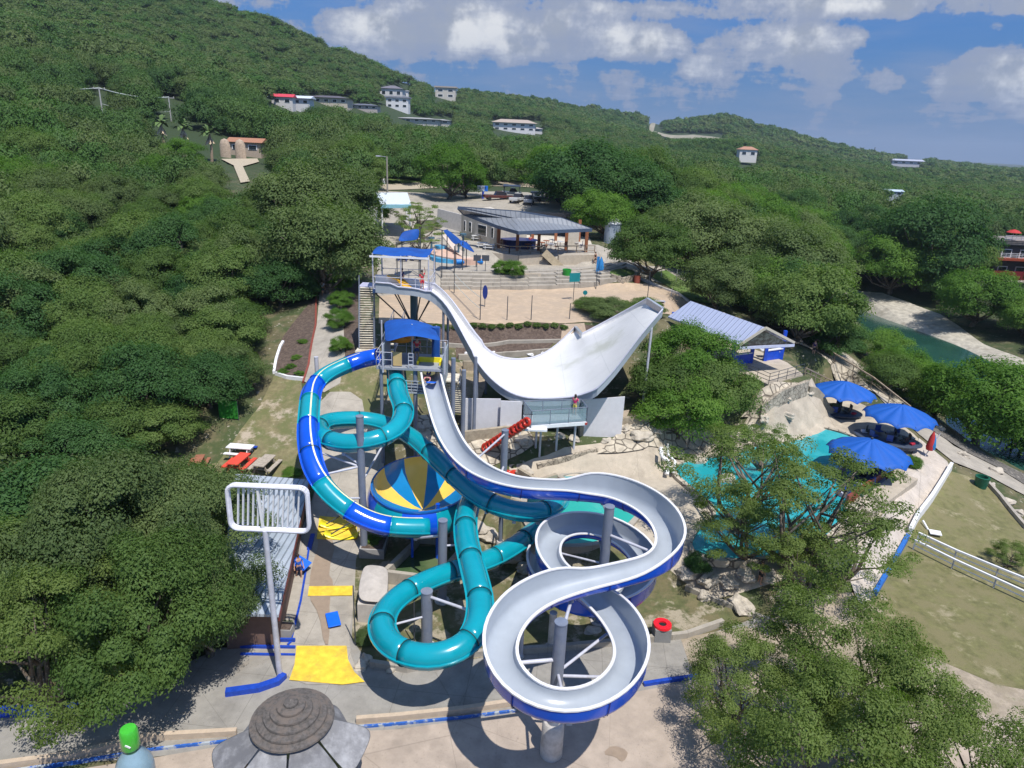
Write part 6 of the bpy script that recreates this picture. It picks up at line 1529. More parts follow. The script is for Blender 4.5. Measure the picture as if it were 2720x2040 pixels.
HT(1800,1590,360,'mesquite','nearest mesquite crown at the bottom edge right of the sand yard', near=True, var=1, hs=1.32)
HT(2110,1650,280,'mesquite','mesquite crown cut off by the bottom right corner', near=True, var=1, hs=1.32)
HT(1490,765,175,'bright','oak crown just right of the tip of the white half pipe')
HT(1540,835,170,'oak','dense oak between half pipe and pavilion')
HT(1440,820,140,'oak','smaller oak under the raised wing of the half pipe')
HT(1475,880,170,'bright','lowest oak of the clump above the tan pool deck')
HT(1650,955,150,'airy','pale flowering shrub tree at the far rim of the lagoon', near=True)
HT(2110,850,200,'bright','bright green tree on the creek bank behind the middle parasol', base=(2108,962))
HT(2188,868,170,'bright','bright green tree leaning over the creek at the right edge', base=(2205,985))
HT(1925,778,100,'bright','bright bushy tree right of the pavilion above the creek', base=(1942,846))
HT(2045,845,110,'bright','yellow green crown rising over the creek bank', base=(2020,905))
HT(1750,650,190,'oak','large rounded oak behind the lilac pavilion roof')
HT(1800,712,100,'oak','oak at the right end of the pavilion roof')
HT(1700,570,190,'olive','dusty olive tree upslope from the pavilion')
HT(1590,520,180,'olive','olive green tree right of the grassy verge')
HT(1500,490,180,'olive','grey green spreading tree right of the steel silo')
HT(1405,530,150,'oak','spreading oak with a visible trunk beside the round green mound')
HT(1560,600,140,'olive','pale olive tree at the foot of the green slope')
HT(1260,400,225,'dark','tallest deep green tree behind the restaurant roof', hs=.82, base=(1262,478))
HT(1185,375,150,'bright','tall tree to the left of the deep green giant behind the restaurant', hs=.9, base=(1190,432))
HT(1345,425,190,'dark','dark tree above the steel silo', hs=.8, base=(1345,485))
HT(1300,455,120,'bright','leafy crown overhanging the right corner of the restaurant roof')
HT(965,375,120,'bright','tall bright tree left of the blue roadside sign', hs=1.1, base=(968,432))
HT(1010,395,90,'bright','smaller bright tree touching the blue roadside sign', base=(1008,428))
HT(705,425,200,'olive','pale olive tree left of the white entrance canopy')
HT(700,520,230,'olive','wide olive crown above the upper end of the walkway')
HT(770,505,80,'olive','olive tree hanging behind the tall tower')
HT(655,440,200,'olive','olive tree on the slope above the walkway')
HT(805,450,75,'bright','yellow green bush beside the entrance canopy', name='bush', cat='bush')
HT(905,470,110,'airy','thin tree between the entrance canopy and the restaurant', near=True, name='slender_tree')
HT(915,505,90,'airy','small thin tree rising through the splash pad sails', near=True, name='slender_tree', var=0)
HT(398,330,72,'bright','single bright green tree near the palms on the left slope', base=(398,372))
HT(2095,655,130,'bright','bright tree on the far bank right of the pale rock', base=(2095,706))
HT(1920,600,130,'bright','bright tree at the far end of the pale creek rock', base=(1922,634))
HT(2200,690,90,'bright','bright tree on the far bank at the right edge', base=(2205,728))
HT(1985,580,190,'dark','dark crown above the far end of the creek', base=(1990,622))
HT(735,607,50,'bright','uppermost leafy shrub of the row beside the walkway', name='shrub', cat='shrub')
HT(736,645,48,'bright','second leafy shrub of the walkway row, counted from the top', name='shrub', cat='shrub')
HT(731,685,54,'bright','third leafy shrub of the walkway row, the widest', name='shrub', cat='shrub')
HT(734,742,44,'bright','lowest leafy shrub of the walkway row, near the stair foot', name='shrub', cat='shrub')
HT(1320,662,110,'olive','sprawling low shrub on the sand court behind the half pipe wing', name='shrub', cat='shrub', hs=.5)
HT(1390,660,90,'oak','low shrub touching the top of the half pipe wing', name='shrub', cat='shrub', hs=.5)
HT(1275,655,70,'oak','leftmost low shrub on the sand court', name='shrub', cat='shrub', hs=.5)
HT(1085,575,40,'bright','left clump of bright ivy on the wall below the restaurant', name='ivy_bush', cat='bush')
HT(1112,580,46,'bright','right clump of bright ivy on the wall below the restaurant', name='ivy_bush', cat='bush')
HT(2185,1190,70,'mesquite','round dry bush on the upper lawn at the right edge', near=True, name='bush', cat='bush')
HT(1972,995,34,'bright','small green bush beside the folded red and blue parasol', name='bush', cat='bush')
HT(805,1170,40,'bright','leafy bush in the planter below the blue and teal tube end', name='bush', cat='bush')
HT(790,1370,44,'olive','scrubby plant right of the yellow apron', name='bush', cat='bush')
HT(622,1352,26,'olive','potted shrub near the three blue step edges', name='bush', cat='bush')
HT(1005,872,20,'bright','tufted grass plant beside the white skirt wall', name='bush', cat='bush')
HT(632,1020,40,'bright','low green weed patch beside the shed roof corner', name='bush', cat='bush', hs=.5)
HT(1510,1215,52,'dark','dark rounded clipped shrub right of the white double loop', name='shrub', cat='shrub')
g_ = np.random.default_rng(3)
pp = [(945 + i*19.5, 709 + (i % 2)) for i in range(15)]
for i, (a, b) in enumerate(pp):
    HT(a, b - 5, 17, 'oak', 'small round bush in the hedge row between sand court and dark bed', name='hedge_bush', cat='bush', group='hedge row at the near edge of the sand court', hs=.9)
for i, (a, b) in enumerate([(612,800),(640,770),(655,735),(628,790),(648,805)]):
    HT(a, b, 20, 'bright', 'small green plant growing in the dark mulch bed left of the walkway', name='bed_plant', cat='plant', group='plants in the left mulch bed', hs=.7)

HT(1985,835,110,'bright','low bright tree on the creek bank between the two rear parasols', base=(1985,884))
HT(1880,720,90,'bright','bright tree at the water edge above the rearmost parasol', base=(1893,792))
def palm(px, py_base, py_top, label):
    b = G(px, py_base); zt = Ztop(b, py_top); H = max(5, zt - b.z); root = thing('palm_tree', b, label, 'palm tree')
    MB().path([b - Vector((0,0,.3)), b + Vector((.2,0,H*.5)), b + Vector((0,0,H*.92))], [.34, .26, .24], 8).build('trunk', mat('palm bark', (.30, .22, .16), .9), root, smooth=True)
    sk = MB(); g = np.random.default_rng(int(px)); top = b + Vector((0,0,H*.92))
    for k in range(30):
        a = g.uniform(0, 6.28); l = g.uniform(1.0, 1.7); d = Vector((math.cos(a), math.sin(a), 0)); s_ = Vector((-d.y, d.x, 0))*.22
        sk.quad(top - Vector((0,0,g.uniform(.2,2.0))) - s_, top - Vector((0,0,g.uniform(.2,2.0))) + s_, top + d*l*.7 - Vector((0,0,l*1.5)) + s_*.5, top + d*l*.7 - Vector((0,0,l*1.5)) - s_*.5)
    sk.build('dry_skirt', mat('dry fronds', (.58, .46, .32), .9, var=.3), root)
    fr = MB()
    for k in range(26):
        a = g.uniform(0, 6.28); e = g.uniform(-.2, 1.2); d = Vector((math.cos(a)*math.cos(e), math.sin(a)*math.cos(e), math.sin(e))); s_ = d.cross(Vector((0,0,1))).normalized()*.5
        p0 = top + Vector((0,0,.2)); p1 = p0 + d*1.4; p2 = p0 + d*2.4 - Vector((0,0,.6))
        fr.quad(p0 - s_*.1, p0 + s_*.1, p1 + s_, p1 - s_); fr.quad(p1 - s_, p1 + s_, p2 + s_*.2, p2 - s_*.2)
    fr.build('fronds', mat('palm fronds', (.09, .15, .04), .7, var=.3), root)
palm(357, 350, 258, 'tallest palm with a shaggy pale skirt on the left slope')
palm(402, 345, 268, 'middle palm of three on the left slope')
palm(458, 350, 282, 'right palm of three on the left slope, beside the stone arch')

# ================================================================== houses on the slopes
TERR = mat('grey terrace wall', (.40,.37,.33), .85)
def house(px, py, wpx, hpx, label, wallc=(.62,.60,.60), roofc=(.20,.18,.20), storeys=1, roof='hip', depth=.6, rz=0.0, name='house', dz=1.2, nwin=4):
    b = G(px, py); dist = (b - CAM).length; W_ = wpx*dist/FX; H = max(2.6, hpx*dist/FX); b = Vector((b.x, b.y, b.z + dz))
    root = thing(name, b, label, 'house'); root['_abs'] = 1
    wm = mat('wall %.2f %.2f %.2f' % wallc, wallc, .85, var=.08); rm = mat('roof %.2f %.2f %.2f' % roofc, roofc, .7, var=.15)
    D_ = W_*depth; hr = .30*H if roof != 'flat' else .12*H; hw = H - hr
    rot = lambda x, y, z: b + Vector((x*math.cos(rz) - y*math.sin(rz), x*math.sin(rz) + y*math.cos(rz), z))
    MB().box(rot(0, D_/2, hw/2 - 2), (W_, D_, hw + 4), rz=rz).build('wall', wm, root)
    e = W_*.04 + .25; x0, x1, y0, y1 = -W_/2-e, W_/2+e, -e, D_+e
    if roof == 'flat':
        MB().box(rot(0, D_/2, hw + hr/2), (W_+2*e, D_+2*e, hr), rz=rz).build('roof', rm, root)
    else:
        if roof == 'hip': r1, r2 = (-W_/2 + D_*.45, W_/2 - D_*.45) if W_ > D_ else (-.2, .2)
        else: r1, r2 = x0, x1
        P = [rot(x0,y0,hw), rot(x1,y0,hw), rot(x1,y1,hw), rot(x0,y1,hw), rot(r1,D_/2,hw+hr), rot(r2,D_/2,hw+hr)]
        MB().add(P, [(0,1,5,4), (1,2,5), (2,3,4,5), (3,0,4), (3,2,1,0)]).build('roof', rm, root)
    for s_ in range(storeys):
        for k in range(nwin):
            x = -W_/2 + W_*(k+.5)/nwin; z = hw*(s_+.5)/storeys; f = MB().box(rot(x, -.04, z), (W_/nwin*.55, .1, hw/storeys*.5), rz=rz).build('window', WHITEP, root)
            MB().box(rot(x, -.11, z), (W_/nwin*.45, .06, hw/storeys*.4), rz=rz).build('pane', GLASS, f)
    return b, W_, H, root
house(625, 232, 78, 17, 'long pavilion with a curved red white and blue roof on the left hillside', (.6,.6,.62), (.55,.60,.70), roof='gable', nwin=5, depth=.4)
b_, W_, H_, r_ = house(610, 232, 40, 19, 'red end of the curved roofed pavilion on the left hillside', (.6,.58,.58), (.55,.05,.08), roof='gable', nwin=2, depth=.5, name='annex')
house(705, 228, 82, 15, 'low dark roofed building right of the curved pavilion', (.52,.46,.38), (.11,.10,.12), roof='hip', nwin=5)
house(785, 240, 55, 10, 'low slate roofed shed below the tall hillside villa', (.42,.38,.36), (.13,.14,.18), roof='hip', nwin=4)
house(858, 238, 44, 22, 'white two storey villa with balconies on the hillside, lower block', (.66,.66,.68), (.24,.25,.30), 2, 'flat', nwin=3)
house(845, 214, 44, 22, 'upper tower of the hillside villa under a grey hipped roof', (.60,.58,.58), (.16,.15,.18), 1, 'hip', nwin=3, depth=.9, dz=1.5)
house(873, 216, 16, 14, 'white side block stepping up beside the hillside villa', (.66,.65,.66), (.5,.5,.52), 1, 'flat', nwin=1, dz=1.5)
house(962, 215, 40, 22, 'square cream house with a wide upper opening near the ridge', (.56,.52,.47), (.42,.36,.32), 2, 'flat', nwin=2)
house(900, 268, 85, 9, 'long low grey roofed house below the hillside villa', (.5,.48,.46), (.34,.34,.34), roof='hip', nwin=5)
house(940, 270, 60, 8, 'low grey wing with a pale chimney below the villa', (.5,.48,.46), (.34,.34,.34), roof='hip', nwin=3, name='annex')
house(1110, 286, 86, 22, 'long white two storey house with a tan roof on the mid slope', (.68,.67,.69), (.40,.33,.28), 2, 'hip', nwin=5, depth=.4)
house(1150, 288, 40, 9, 'low pale wing at the right of the long white house', (.6,.6,.62), (.42,.40,.40), 1, 'hip', nwin=2, name='annex')
house(1613, 357, 34, 19, 'small white house with a terracotta roof among the valley trees', (.66,.64,.62), (.38,.20,.13), 1, 'hip', nwin=2, dz=6)
house(1958, 362, 56, 9, 'long pale lilac roofed hall at the foot of the far ridge', (.46,.46,.52), (.40,.42,.52), 1, 'gable', nwin=4, depth=.3, dz=5)
house(1927, 446, 30, 5, 'pale blue roofed shed deep in the valley trees', (.4,.45,.5), (.42,.52,.62), 1, 'gable', nwin=2, dz=5)
house(530, 338, 62, 26, 'terracotta roofed stone house beside an arched gateway on the left slope', (.42,.34,.27), (.36,.17,.10), 1, 'gable', nwin=2, dz=1)
RH = house(2196, 606, 92, 66, 'dark red two level riverside house with glass balconies at the right edge', (.075,.075,.08), (.24,.20,.18), 2, 'flat', nwin=3, dz=.3, rz=0)
bh, Wh, Hh, rh = RH
MB().box(bh + Vector((0,-.5,.9)), (Wh+.4, .5, 1.9)).build('red_panel', mat('oxblood boards', (.16, .012, .02), .6), rh); MB().box(bh + Vector((0,-.8,Hh*.52)), (Wh+.8, 1.4, .5)).build('red_beam', mat('rust beam', (.30, .06, .03), .6), rh)
for nm, zz in (('balcony_railing', Hh*.55), ('roof_railing', Hh)):
    rb = MB(); railing(rb, [(bh.x-Wh/2, bh.y-1.3, bh.z+zz), (bh.x+Wh/2, bh.y-1.3, bh.z+zz)], 1.1, 1.2, .05, mid=2); rb.build(nm, STEELL, rh)
MB().box(bh + Vector((0,-1.2,-1.2)), (Wh+3, 3.5, 2.2)).build('terrace_wall', TERR, rh)
root = thing('roof_parasol', bh + Vector((-Wh*.3, 0, Hh)), 'red and white parasol on the roof of the riverside house', 'parasol'); q = bh + Vector((-Wh*.3, 0, Hh))
MB().cyl(q, q + Vector((0,0,2.2)), .06, n=6).build('pole', STEELL, root); MB().lathe(q, [(1.5, 1.7), (.8, 2.2), (.01, 2.4)], 12).build('cloth', mat('red cloth', (.45,.03,.03), .8), root, smooth=True)
# arch gate
b = G(508, 342); root = thing('stone_gate', b, 'pair of arched stone gate piers on the left slope', 'gate')
for dx in (-2.2, 1.4): MB().lathe(b + Vector((dx, 0, -1)), [(1.3, 0), (1.25, 4.0), (.9, 5.0), (.01, 5.4)], 14, sy=.5).build('pier', mat('tan rubble', (.42, .33, .25), .9, var=.25, scale=3), root, smooth=True)
pv('gravel_track', [(478,346),(556,345),(560,352),(525,362),(540,395),(520,398),(505,360)], .3, mat('tan track', (.42, .36, .27), .95, var=.2))
pv('hill_quarry', [(1400,285),(1420,262),(1425,268),(1412,284),(1500,292),(1560,300),(1570,306),(1480,300)], .8, mat('quarry rock', (.27, .25, .19), .95, var=.25, scale=.05))

# white entrance canopy, steel tank, trucks, sign
def canopy():
    z = G(850, 450).z; P = [Wz(822, 441, z+3.3), Wz(888, 441, z+3.3), Wz(880, 416, z+4.1), Wz(812, 416, z+4.1)]; c = sum(P, Vector())/4
    root = thing('entrance_canopy', (c.x, c.y, z), 'flat white entrance canopy on slim posts above the upper court', 'canopy')
    MB().prism([(p.x, p.y) for p in P], [p.z - .25 for p in P], [p.z for p in P]).build('roof', mat('white sheet roof', (.66, .72, .76), .4), root)
    MB().bar(P[0] - Vector((0,0,.3)), P[1] - Vector((0,0,.3)), .12, .5).build('fascia', mat('pale cyan fascia', (.25, .50, .58), .5), root)
    for p in P: q = p.lerp(c, .08); MB().cyl((q.x, q.y, z-.3), (q.x, q.y, p.z-.2), .14, n=8).build('post', WHITEP, root)
    MB().box((c.x-3.2, c.y-1, z+1.2), (1.5, 2, 2.4)).build('booth', WHITEP, root)
canopy()
b = G(1321, 526); zt = Ztop(b, 477); root = thing('steel_silo', b, 'pale cylindrical steel silo right of the restaurant', 'silo')
rs = 17*(b-CAM).length/FX
MB().lathe(b, [(rs, -.5), (rs, zt-b.z-.4)], 28).build('shell', mat('pale blue galvanised', (.36, .42, .50), .4, var=.12, scale=.8), root, smooth=True); MB().lathe(b + Vector((0,0,zt-b.z-.4)), [(rs+.1, 0), (rs*.5, .7), (.01, .9)], 28).build('lid', STEELL, root, smooth=True)
def sign():
    b = G(1043, 430); zt = Ztop(b, 401); zb = Ztop(b, 413); x0, x1 = Wy(1031, 407, b.y).x, Wy(1054, 407, b.y).x
    root = thing('roadside_sign', b, 'white and blue roadside sign on a blue post beyond the restaurant', 'sign')
    MB().cyl(b - Vector((0,0,.3)), (b.x, b.y, zb), .22, n=8).build('post', mat('royal blue post', (.01, .05, .45), .5), root)
    MB().box(((x0+x1)/2, b.y, (zt+zb)/2), (x1-x0, .25, zt-zb)).build('board', mat('sign white', (.55, .62, .72), .5), root)
    MB().box((x1-.35, b.y-.14, (zt+zb)/2), (.7, .04, zt-zb)).build('blue_band', mat('sign blue', (.01, .14, .62), .5), root)
    mb = MB()
    for k in range(5): mb.box((x0+.45+k*.30, b.y-.14, (zt+zb)/2+.1), (.16, .04, .55))
    mb.build('lettering', mat('sign dark', (.03, .05, .15), .5), root)
sign()
def truck(px, py, col, label, L=5.2, name='parked_truck', rz=0.3, cab=(.03,.03,.04)):
    b = G(px, py); root = thing(name, b, label, 'truck' if name == 'parked_truck' else 'car', absolute=False); root.location = b; root.rotation_euler = (0, 0, rz)
    m = mat('paint %.2f %.2f %.2f' % col, col, .3, coat=.5)
    MB().add([(-L/2,-.9,.45),(L/2,-.9,.45),(L/2,.9,.45),(-L/2,.9,.45),(-L/2,-.9,1.05),(L/2,-.85,.95),(L/2,.85,.95),(-L/2,.9,1.05)], [(3,2,1,0),(4,5,6,7),(0,1,5,4),(1,2,6,5),(2,3,7,6),(3,0,4,7)]).build('body', m, root, bevel=.08)
    MB().add([(-L*.12,-.82,1.0),(L*.30,-.80,1.0),(L*.30,.80,1.0),(-L*.12,.82,1.0),(-L*.06,-.66,1.72),(L*.16,-.64,1.72),(L*.16,.64,1.72),(-L*.06,.66,1.72)], [(3,2,1,0),(4,5,6,7),(0,1,5,4),(1,2,6,5),(2,3,7,6),(3,0,4,7)]).build('cab', mat('cab glass', cab, .15), root, bevel=.05)
    MB().box((L*.05, 0, 1.74), (L*.22, 1.28, .05)).build('roof', m, root)
    for x in (-L*.32, L*.32):
        for y in (-.86, .86): MB().cyl((x, y-.1, .36), (x, y+.1, .36), .36, n=14).build('wheel', mat('tyre', (.02, .02, .02), .8), root)
truck(1075, 432, (.10,.03,.025), 'dark red flatbed wagon parked left of the vehicles behind the restaurant', 6)
truck(1118, 437, (.60,.60,.62), 'white pickup truck parked behind the restaurant roof', rz=1.2)
truck(1142, 441, (.55,.56,.60), 'small white car parked next to the white pickup', 4.2, 'parked_car', rz=1.5)
truck(1185, 436, (.05,.06,.09), 'large dark van parked at the right behind the restaurant', 6.2, rz=.1)
truck(1172, 428, (.62,.62,.64), 'white car behind the dark van', 4.2, 'parked_car')
truck(1105, 424, (.62,.62,.64), 'distant white car near the road verge', 4.2, 'parked_car', rz=0)
for (px, py, a, b_, lab) in ((1105,430,18,8,'flat dark carport roof left of the white pickup'), (1180,447,34,9,'low dark blue carport roof right behind the restaurant')):
    p = G(px, py); d = (p-CAM).length; W_ = 2*a*d/FX; root = thing('carport', p, lab, 'carport')
    MB().box((p.x, p.y+1, p.z+2.6), (W_, 4, .18)).build('roof', mat('dark blue sheet', (.05, .07, .12), .5), root)
    for sx in (-.45, .45):
        for sy in (-.8, 2.8): MB().cyl((p.x+W_*sx, p.y+sy, p.z-.2), (p.x+W_*sx, p.y+sy, p.z+2.6), .08, n=8).build('post', STEELD, root)

# poles, wires, lamps
def pole(px, py_b, py_t, r, label, name='utility_pole', cat='pole', m=None, arm=0, lamp=False, lean=0, zb=None):
    b = G(px, py_b); zt = Ztop(b, py_t); root = thing(name, b, label, cat); m = m or mat('grey timber pole', (.30, .27, .23), .85)
    MB().cyl(b - Vector((0,0,.4)), (b.x+lean, b.y, zt), r, r*.75, n=8).build('shaft', m, root, smooth=True)
    if arm: MB().bar((b.x-arm, b.y, zt-.4), (b.x+arm, b.y, zt-.4), .14, .18).build('crossarm', m, root); [MB().cyl((b.x+arm*t, b.y, zt-.35), (b.x+arm*t, b.y, zt), .10, n=6).build('insulator', PIER, root) for t in (-.9, 0, .9)]
    if lamp:
        MB().bar((b.x, b.y, zt-.05), (b.x+lamp, b.y, zt+.05), .06, .06).build('lamp_arm', STEELL, root); MB().box((b.x+lamp, b.y, zt+.02), (.7, .3, .16)).build('lamp_head', STEELL, root)
    return Vector((b.x, b.y, zt))
t1 = pole(224, 262, 188, .20, 'leftmost far utility pole with crossarm and transformer cans', arm=1.6, m=mat('pale pole', (.42,.42,.42), .8))
t2 = pole(370, 262, 208, .20, 'second far utility pole with crossarm, right of the first', arm=1.6, m=mat('pale pole', (.42,.42,.42), .8))
pole(143, 262, 208, .14, 'bare far wooden pole left of the two wired poles')
def wire(a, b, sag, label, r=.05):
    n = 14; mb = MB(); pts = [a.lerp(b, k/n) - Vector((0,0,sag*4*(k/n)*(1-k/n))) for k in range(n+1)]; mb.path(pts, r, 5)
    return tag(mb.build('power_line', mat('pale cable', (.45,.50,.48), .6)), label, 'cable')
far_l = Wy(-40, 182, t1.y + 25)
wire(far_l, t1 - Vector((0,0,.2)), 1.0, 'pale power line running in from the left edge to the first pole', .13); wire(t1 - Vector((0,0,.2)), t2 - Vector((0,0,.2)), .9, 'pale power line between the two far poles', .13)
wire(t1 - Vector((0,0,4)), t2 - Vector((0,0,4)), .8, 'lower cable between the two far poles', .07)
pole(838, 472, 338, .16, 'tall wooden lamp pole in front of the entrance canopy', 'lamp_pole', 'lamp pole', lamp=-1.4)
pole(828, 397, 385, .5, 'short white banded tank post beyond the entrance canopy', 'tank_post', 'post', m=WHITEP)
pole(1087, 200, 186, .6, 'thin mast on the ridge skyline at centre', 'radio_mast', 'mast', m=STEELD)
pole(1885, 345, 318, .8, 'thin mast on the right ridge skyline', 'radio_mast', 'mast', m=STEELD)
for px, pb, pt, lab in ((981,634,560,'dark court post left of the net'), (1037,692,605,'dark court post with twin floodlights right of the net'), (1287,625,580,'dark post at the right end of the terrace steps'), (1398,648,588,'post behind the tip of the half pipe'),
                        (1147,692,638,'thin net post in the middle of the sand court'), (1095,692,640,'thinnest net post on the sand court'), (1230,690,655,'curved basketball post with teal board'), (1428,600,572,'first pale fence post right of the spreading oak'), (1460,610,582,'second pale fence post right of the spreading oak'),
                        (1507,645,612,'left of two thin posts behind the pavilion roof'), (1522,640,605,'right of two thin posts behind the pavilion roof'), (1450,640,622,'short pale post on the green slope'), (940,585,545,'dark lamp post at the splash pad'), (898,640,600,'thin dark post behind the tall tower'), (895,1395,1300,'dark slender pipe between grass and thick column'), (768,1395,1265,'dark upright pipe beside the grey tarpaulin hut')):
    pole(px, pb, pt, .05 if pb < 1200 else .04, lab, 'post', 'post', m=STEELD if 'pale' not in lab else STEELL)
a, b = G(981, 634), G(1037, 692)
for h in (1.2, 2.3): wire(a + Vector((0,0,h)), b + Vector((0,0,h)), .15, ['lower', 'upper'][h > 2] + ' rope of the slack volleyball net', .03)
def board(px, py, w_, h_, up_h, m, label, rz=0, round_=False, cat='board'):
    b = G(px, py); root = thing('board', b, label, cat); MB().cyl(b, b + Vector((0,0,up_h)), .04, n=6).build('stand', STEELD, root)
    c = b + Vector((0,-.03,up_h+h_/2)); mb = MB()
    if round_: 
        pts = [(c.x + w_/2*math.cos(R(18*k)), c.z + h_/2*math.sin(R(18*k))) for k in range(20)]; mb.add([(x, c.y, z) for x, z in pts] + [(x, c.y+.06, z) for x, z in pts], [tuple(range(20)), tuple(range(39, 19, -1))] + [(k, k+20, (k+1) % 20 + 20, (k+1) % 20) for k in range(20)])
    else: mb.box(c, (w_, .06, h_), rz=rz)
    mb.build('panel', m, root)
board(1047, 664, .55, 1.5, .9, mat('navy panel', (.01,.03,.20), .5), 'navy paddle shaped panel standing on the sand court', round_=True)
board(1238, 650, 1.3, 1.0, 2.2, mat('teal board', (.01,.22,.24), .5), 'teal basketball backboard on its post', rz=.4)
board(1262, 660, .5, .5, 1.2, mat('teal board', (.01,.22,.24), .5), 'small teal panel right of the basketball backboard', round_=True)
for px, lab in ((1030, 'left'), (1048, 'right')): board(px, 590, .9, .7, 1.5, mat('dark grey box', (.06,.07,.09), .5), lab + ' dark floodlight box on the terrace behind the net')
board(1290, 590, .35, 1.9, .2, mat('azure cloth', (.02,.2,.5), .8), 'upright azure banner beside a parked scooter')
# white lawn fence: two parallel rails
def fence(pxs, label, h=.78, name='rail_fence'):
    P = [G(*p) for p in pxs]; c = P[0]; root = thing(name, c, label, 'fence')
    for a, b in zip(P, P[1:]):
        n = max(1, int((b-a).length/2.2))
        for k in range(n+1): p = a.lerp(b, k/n); MB().cyl(p - Vector((0,0,.2)), p + Vector((0,0,h+.05)), .05, n=8).build('post', WHITEP, root)
        MB().bar(a + Vector((0,0,h)), b + Vector((0,0,h)), .14, .12).build('top_rail', WHITEP, root); MB().bar(a + Vector((0,0,h*.5)), b + Vector((0,0,h*.5)), .05, .06).build('lower_rail', WHITEP, root)
fence([(1980,1172),(2060,1210),(2150,1248),(2300,1310)], 'upper white rail fence crossing the lawn'); fence([(1972,1188),(2055,1230),(2145,1272),(2300,1345)], 'lower white rail fence crossing the lawn')
b = G(2010, 1147); root = thing('lawn_board', b, 'small white board lying on the lawn beside the low white wall', 'board'); MB().box(b + Vector((.1,-.4,.12)), (.75, .55, .06), rz=-.3, rx=.1).build('panel', WHITEP, root); MB().bar(b + Vector((-.2,0,.1)), b + Vector((-.35,.6,.5)), .1, .1).build('prop', WHITEP, root)
fence([(1738,812),(1790,835),(1850,872)], 'dark mesh fence stepping down right of the pavilion', name='mesh_fence'); 
fence([(1745,745),(1800,790),(1880,840),(1960,905)], 'long creek side fence behind the parasols', 1.3, name='creek_fence')
for o in [o for o in bpy.data.objects if o.parent and o.parent.name.split('.')[0] in ('mesh_fence', 'creek_fence')]: o.data.materials[0] = WOODW

# picnic tables
def picnic(px, py, m, label, rz=0, sc=1):
    b = G(px, py); root = thing('picnic_table', b, label, 'picnic table', absolute=False); root.location = b; root.rotation_euler = (0, 0, rz); root.scale = (sc, sc, sc)
    MB().box((0,0,.76), (.80, 1.9, .06)).build('tabletop', m, root)
    for sx in (-.72, .72): MB().box((sx,0,.45), (.30, 1.9, .05)).build('bench', m, root)
    for sy in (-.65, .65):
        MB().bar((-.75, sy, .40), (.75, sy, .40), .06, .1).build('crossbar', m, root)
        for sx in (-1, 1): MB().bar((sx*.25, sy, .74), (sx*.55, sy, 0), .06, .1).build('leg', m, root)
picnic(518, 1012, mat('coral red paint', (.68, .075, .045), .6), 'coral red picnic table in the dry grass', -.12, 1.05)
picnic(573, 1016, mat('weathered grey planks', (.38, .33, .27), .85, var=.3, scale=6), 'weathered grey picnic table right of the red one', -.12, 1.05)
picnic(430, 1008, mat('rust brown planks', (.30, .12, .07), .85), 'rust brown picnic table half under the oak', .2, .8)
picnic(521, 984, WHITEP, 'white picnic table with a blue bench behind the red one', 1.5, 1.0)
_b = [o for o in bpy.data.objects if o.name.split('.')[0] == 'bench' and o.parent and (o.parent.location - G(521, 984)).length < .1][-1]; _b.data.materials[0] = BLUEP
b = G(495, 905); root = thing('green_tent', b, 'translucent bright green cloth screen hanging under the grove edge', 'screen'); W_ = 38*(b-CAM).length/FX
MB().box(b + Vector((0,0,.8)), (W_, .06, 1.5)).build('cloth', mat('green cloth', (.02, .20, .015), .8, var=.2), root)
for s_ in (-.5, .5): MB().cyl(b + Vector((W_*s_,0,-.1)), b + Vector((W_*s_,0,1.6)), .03, n=6).build('pole', STEELD, root)

# lower yard objects -------------------------------------------------
def channel():
    P = [Wz(905, 1160, .9), Wz(1012, 1165, .9), Wz(942, 1246, .9), Wz(830, 1232, .9)]
    root = thing('splash_channel', P[3], 'sloping concrete run out channel full of green water below the funnel bowl', 'channel')
    c = sum(P, Vector())/4
    MB().prism([(p.x, p.y) for p in P], -.3, .18).build('base', CONC, root)
    Q = [c + (p-c)*.88 for p in P]; MB().prism([(p.x, p.y) for p in Q], .19, .42).build('water', GREENW, root)
    for a, b in zip(P, P[1:] + P[:1]): d = (b-a).normalized(); MB().bar(Vector((a.x, a.y, .4)) - d*.12, Vector((b.x, b.y, .4)) + d*.12, .28, 1.0).build('side_wall', CONC, root)
channel()
def tarp():
    c = Wz(800, 1275, 1.5); root = thing('tarpaulin_hut', Vector((c.x, c.y, 0)), 'low hut under a draped pale grey tarpaulin beside the yellow strip', 'hut')
    P = [Wz(768, 1300, 1.5), Wz(838, 1304, 1.5), Wz(842, 1222, 1.9), Wz(785, 1216, 2.0)]
    g = [[P[0].lerp(P[1], t) for t in (0, .5, 1)], [P[0].lerp(P[3], .5) + Vector((0,0,.25)), c + Vector((0,0,.75)), P[1].lerp(P[2], .5) + Vector((0,0,.05))], [P[3].lerp(P[2], t) for t in (0, .5, 1)]]
    surf('tarpaulin', g, mat('pale tarpaulin', (.45, .41, .37), .85, var=.15, scale=2, bump=.4, bscale=3), root, thick=.05)
    q = [p.lerp(c, .1) for p in P]; MB().prism([(p.x, p.y) for p in q], -.1, 1.25).build('wall', mat('cream wall', (.48, .44, .40), .8), root)
tarp()
def planter(px, py, s, label):
    b = G(px, py); root = thing('planter', b, label, 'planter', absolute=False); root.location = b; MB().prism([(-s,-s),(s,-s),(s,s),(-s,s)], -.2, .6).build('box', mat('grey planter', (.33,.32,.31), .85), root)
    MB().prism([(-s*.85,-s*.85),(s*.85,-s*.85),(s*.85,s*.85),(-s*.85,s*.85)], .6, .63).build('soil', MULCH, root)
planter(808, 1190, .8, 'square grey planter box below the blue and teal tube end')
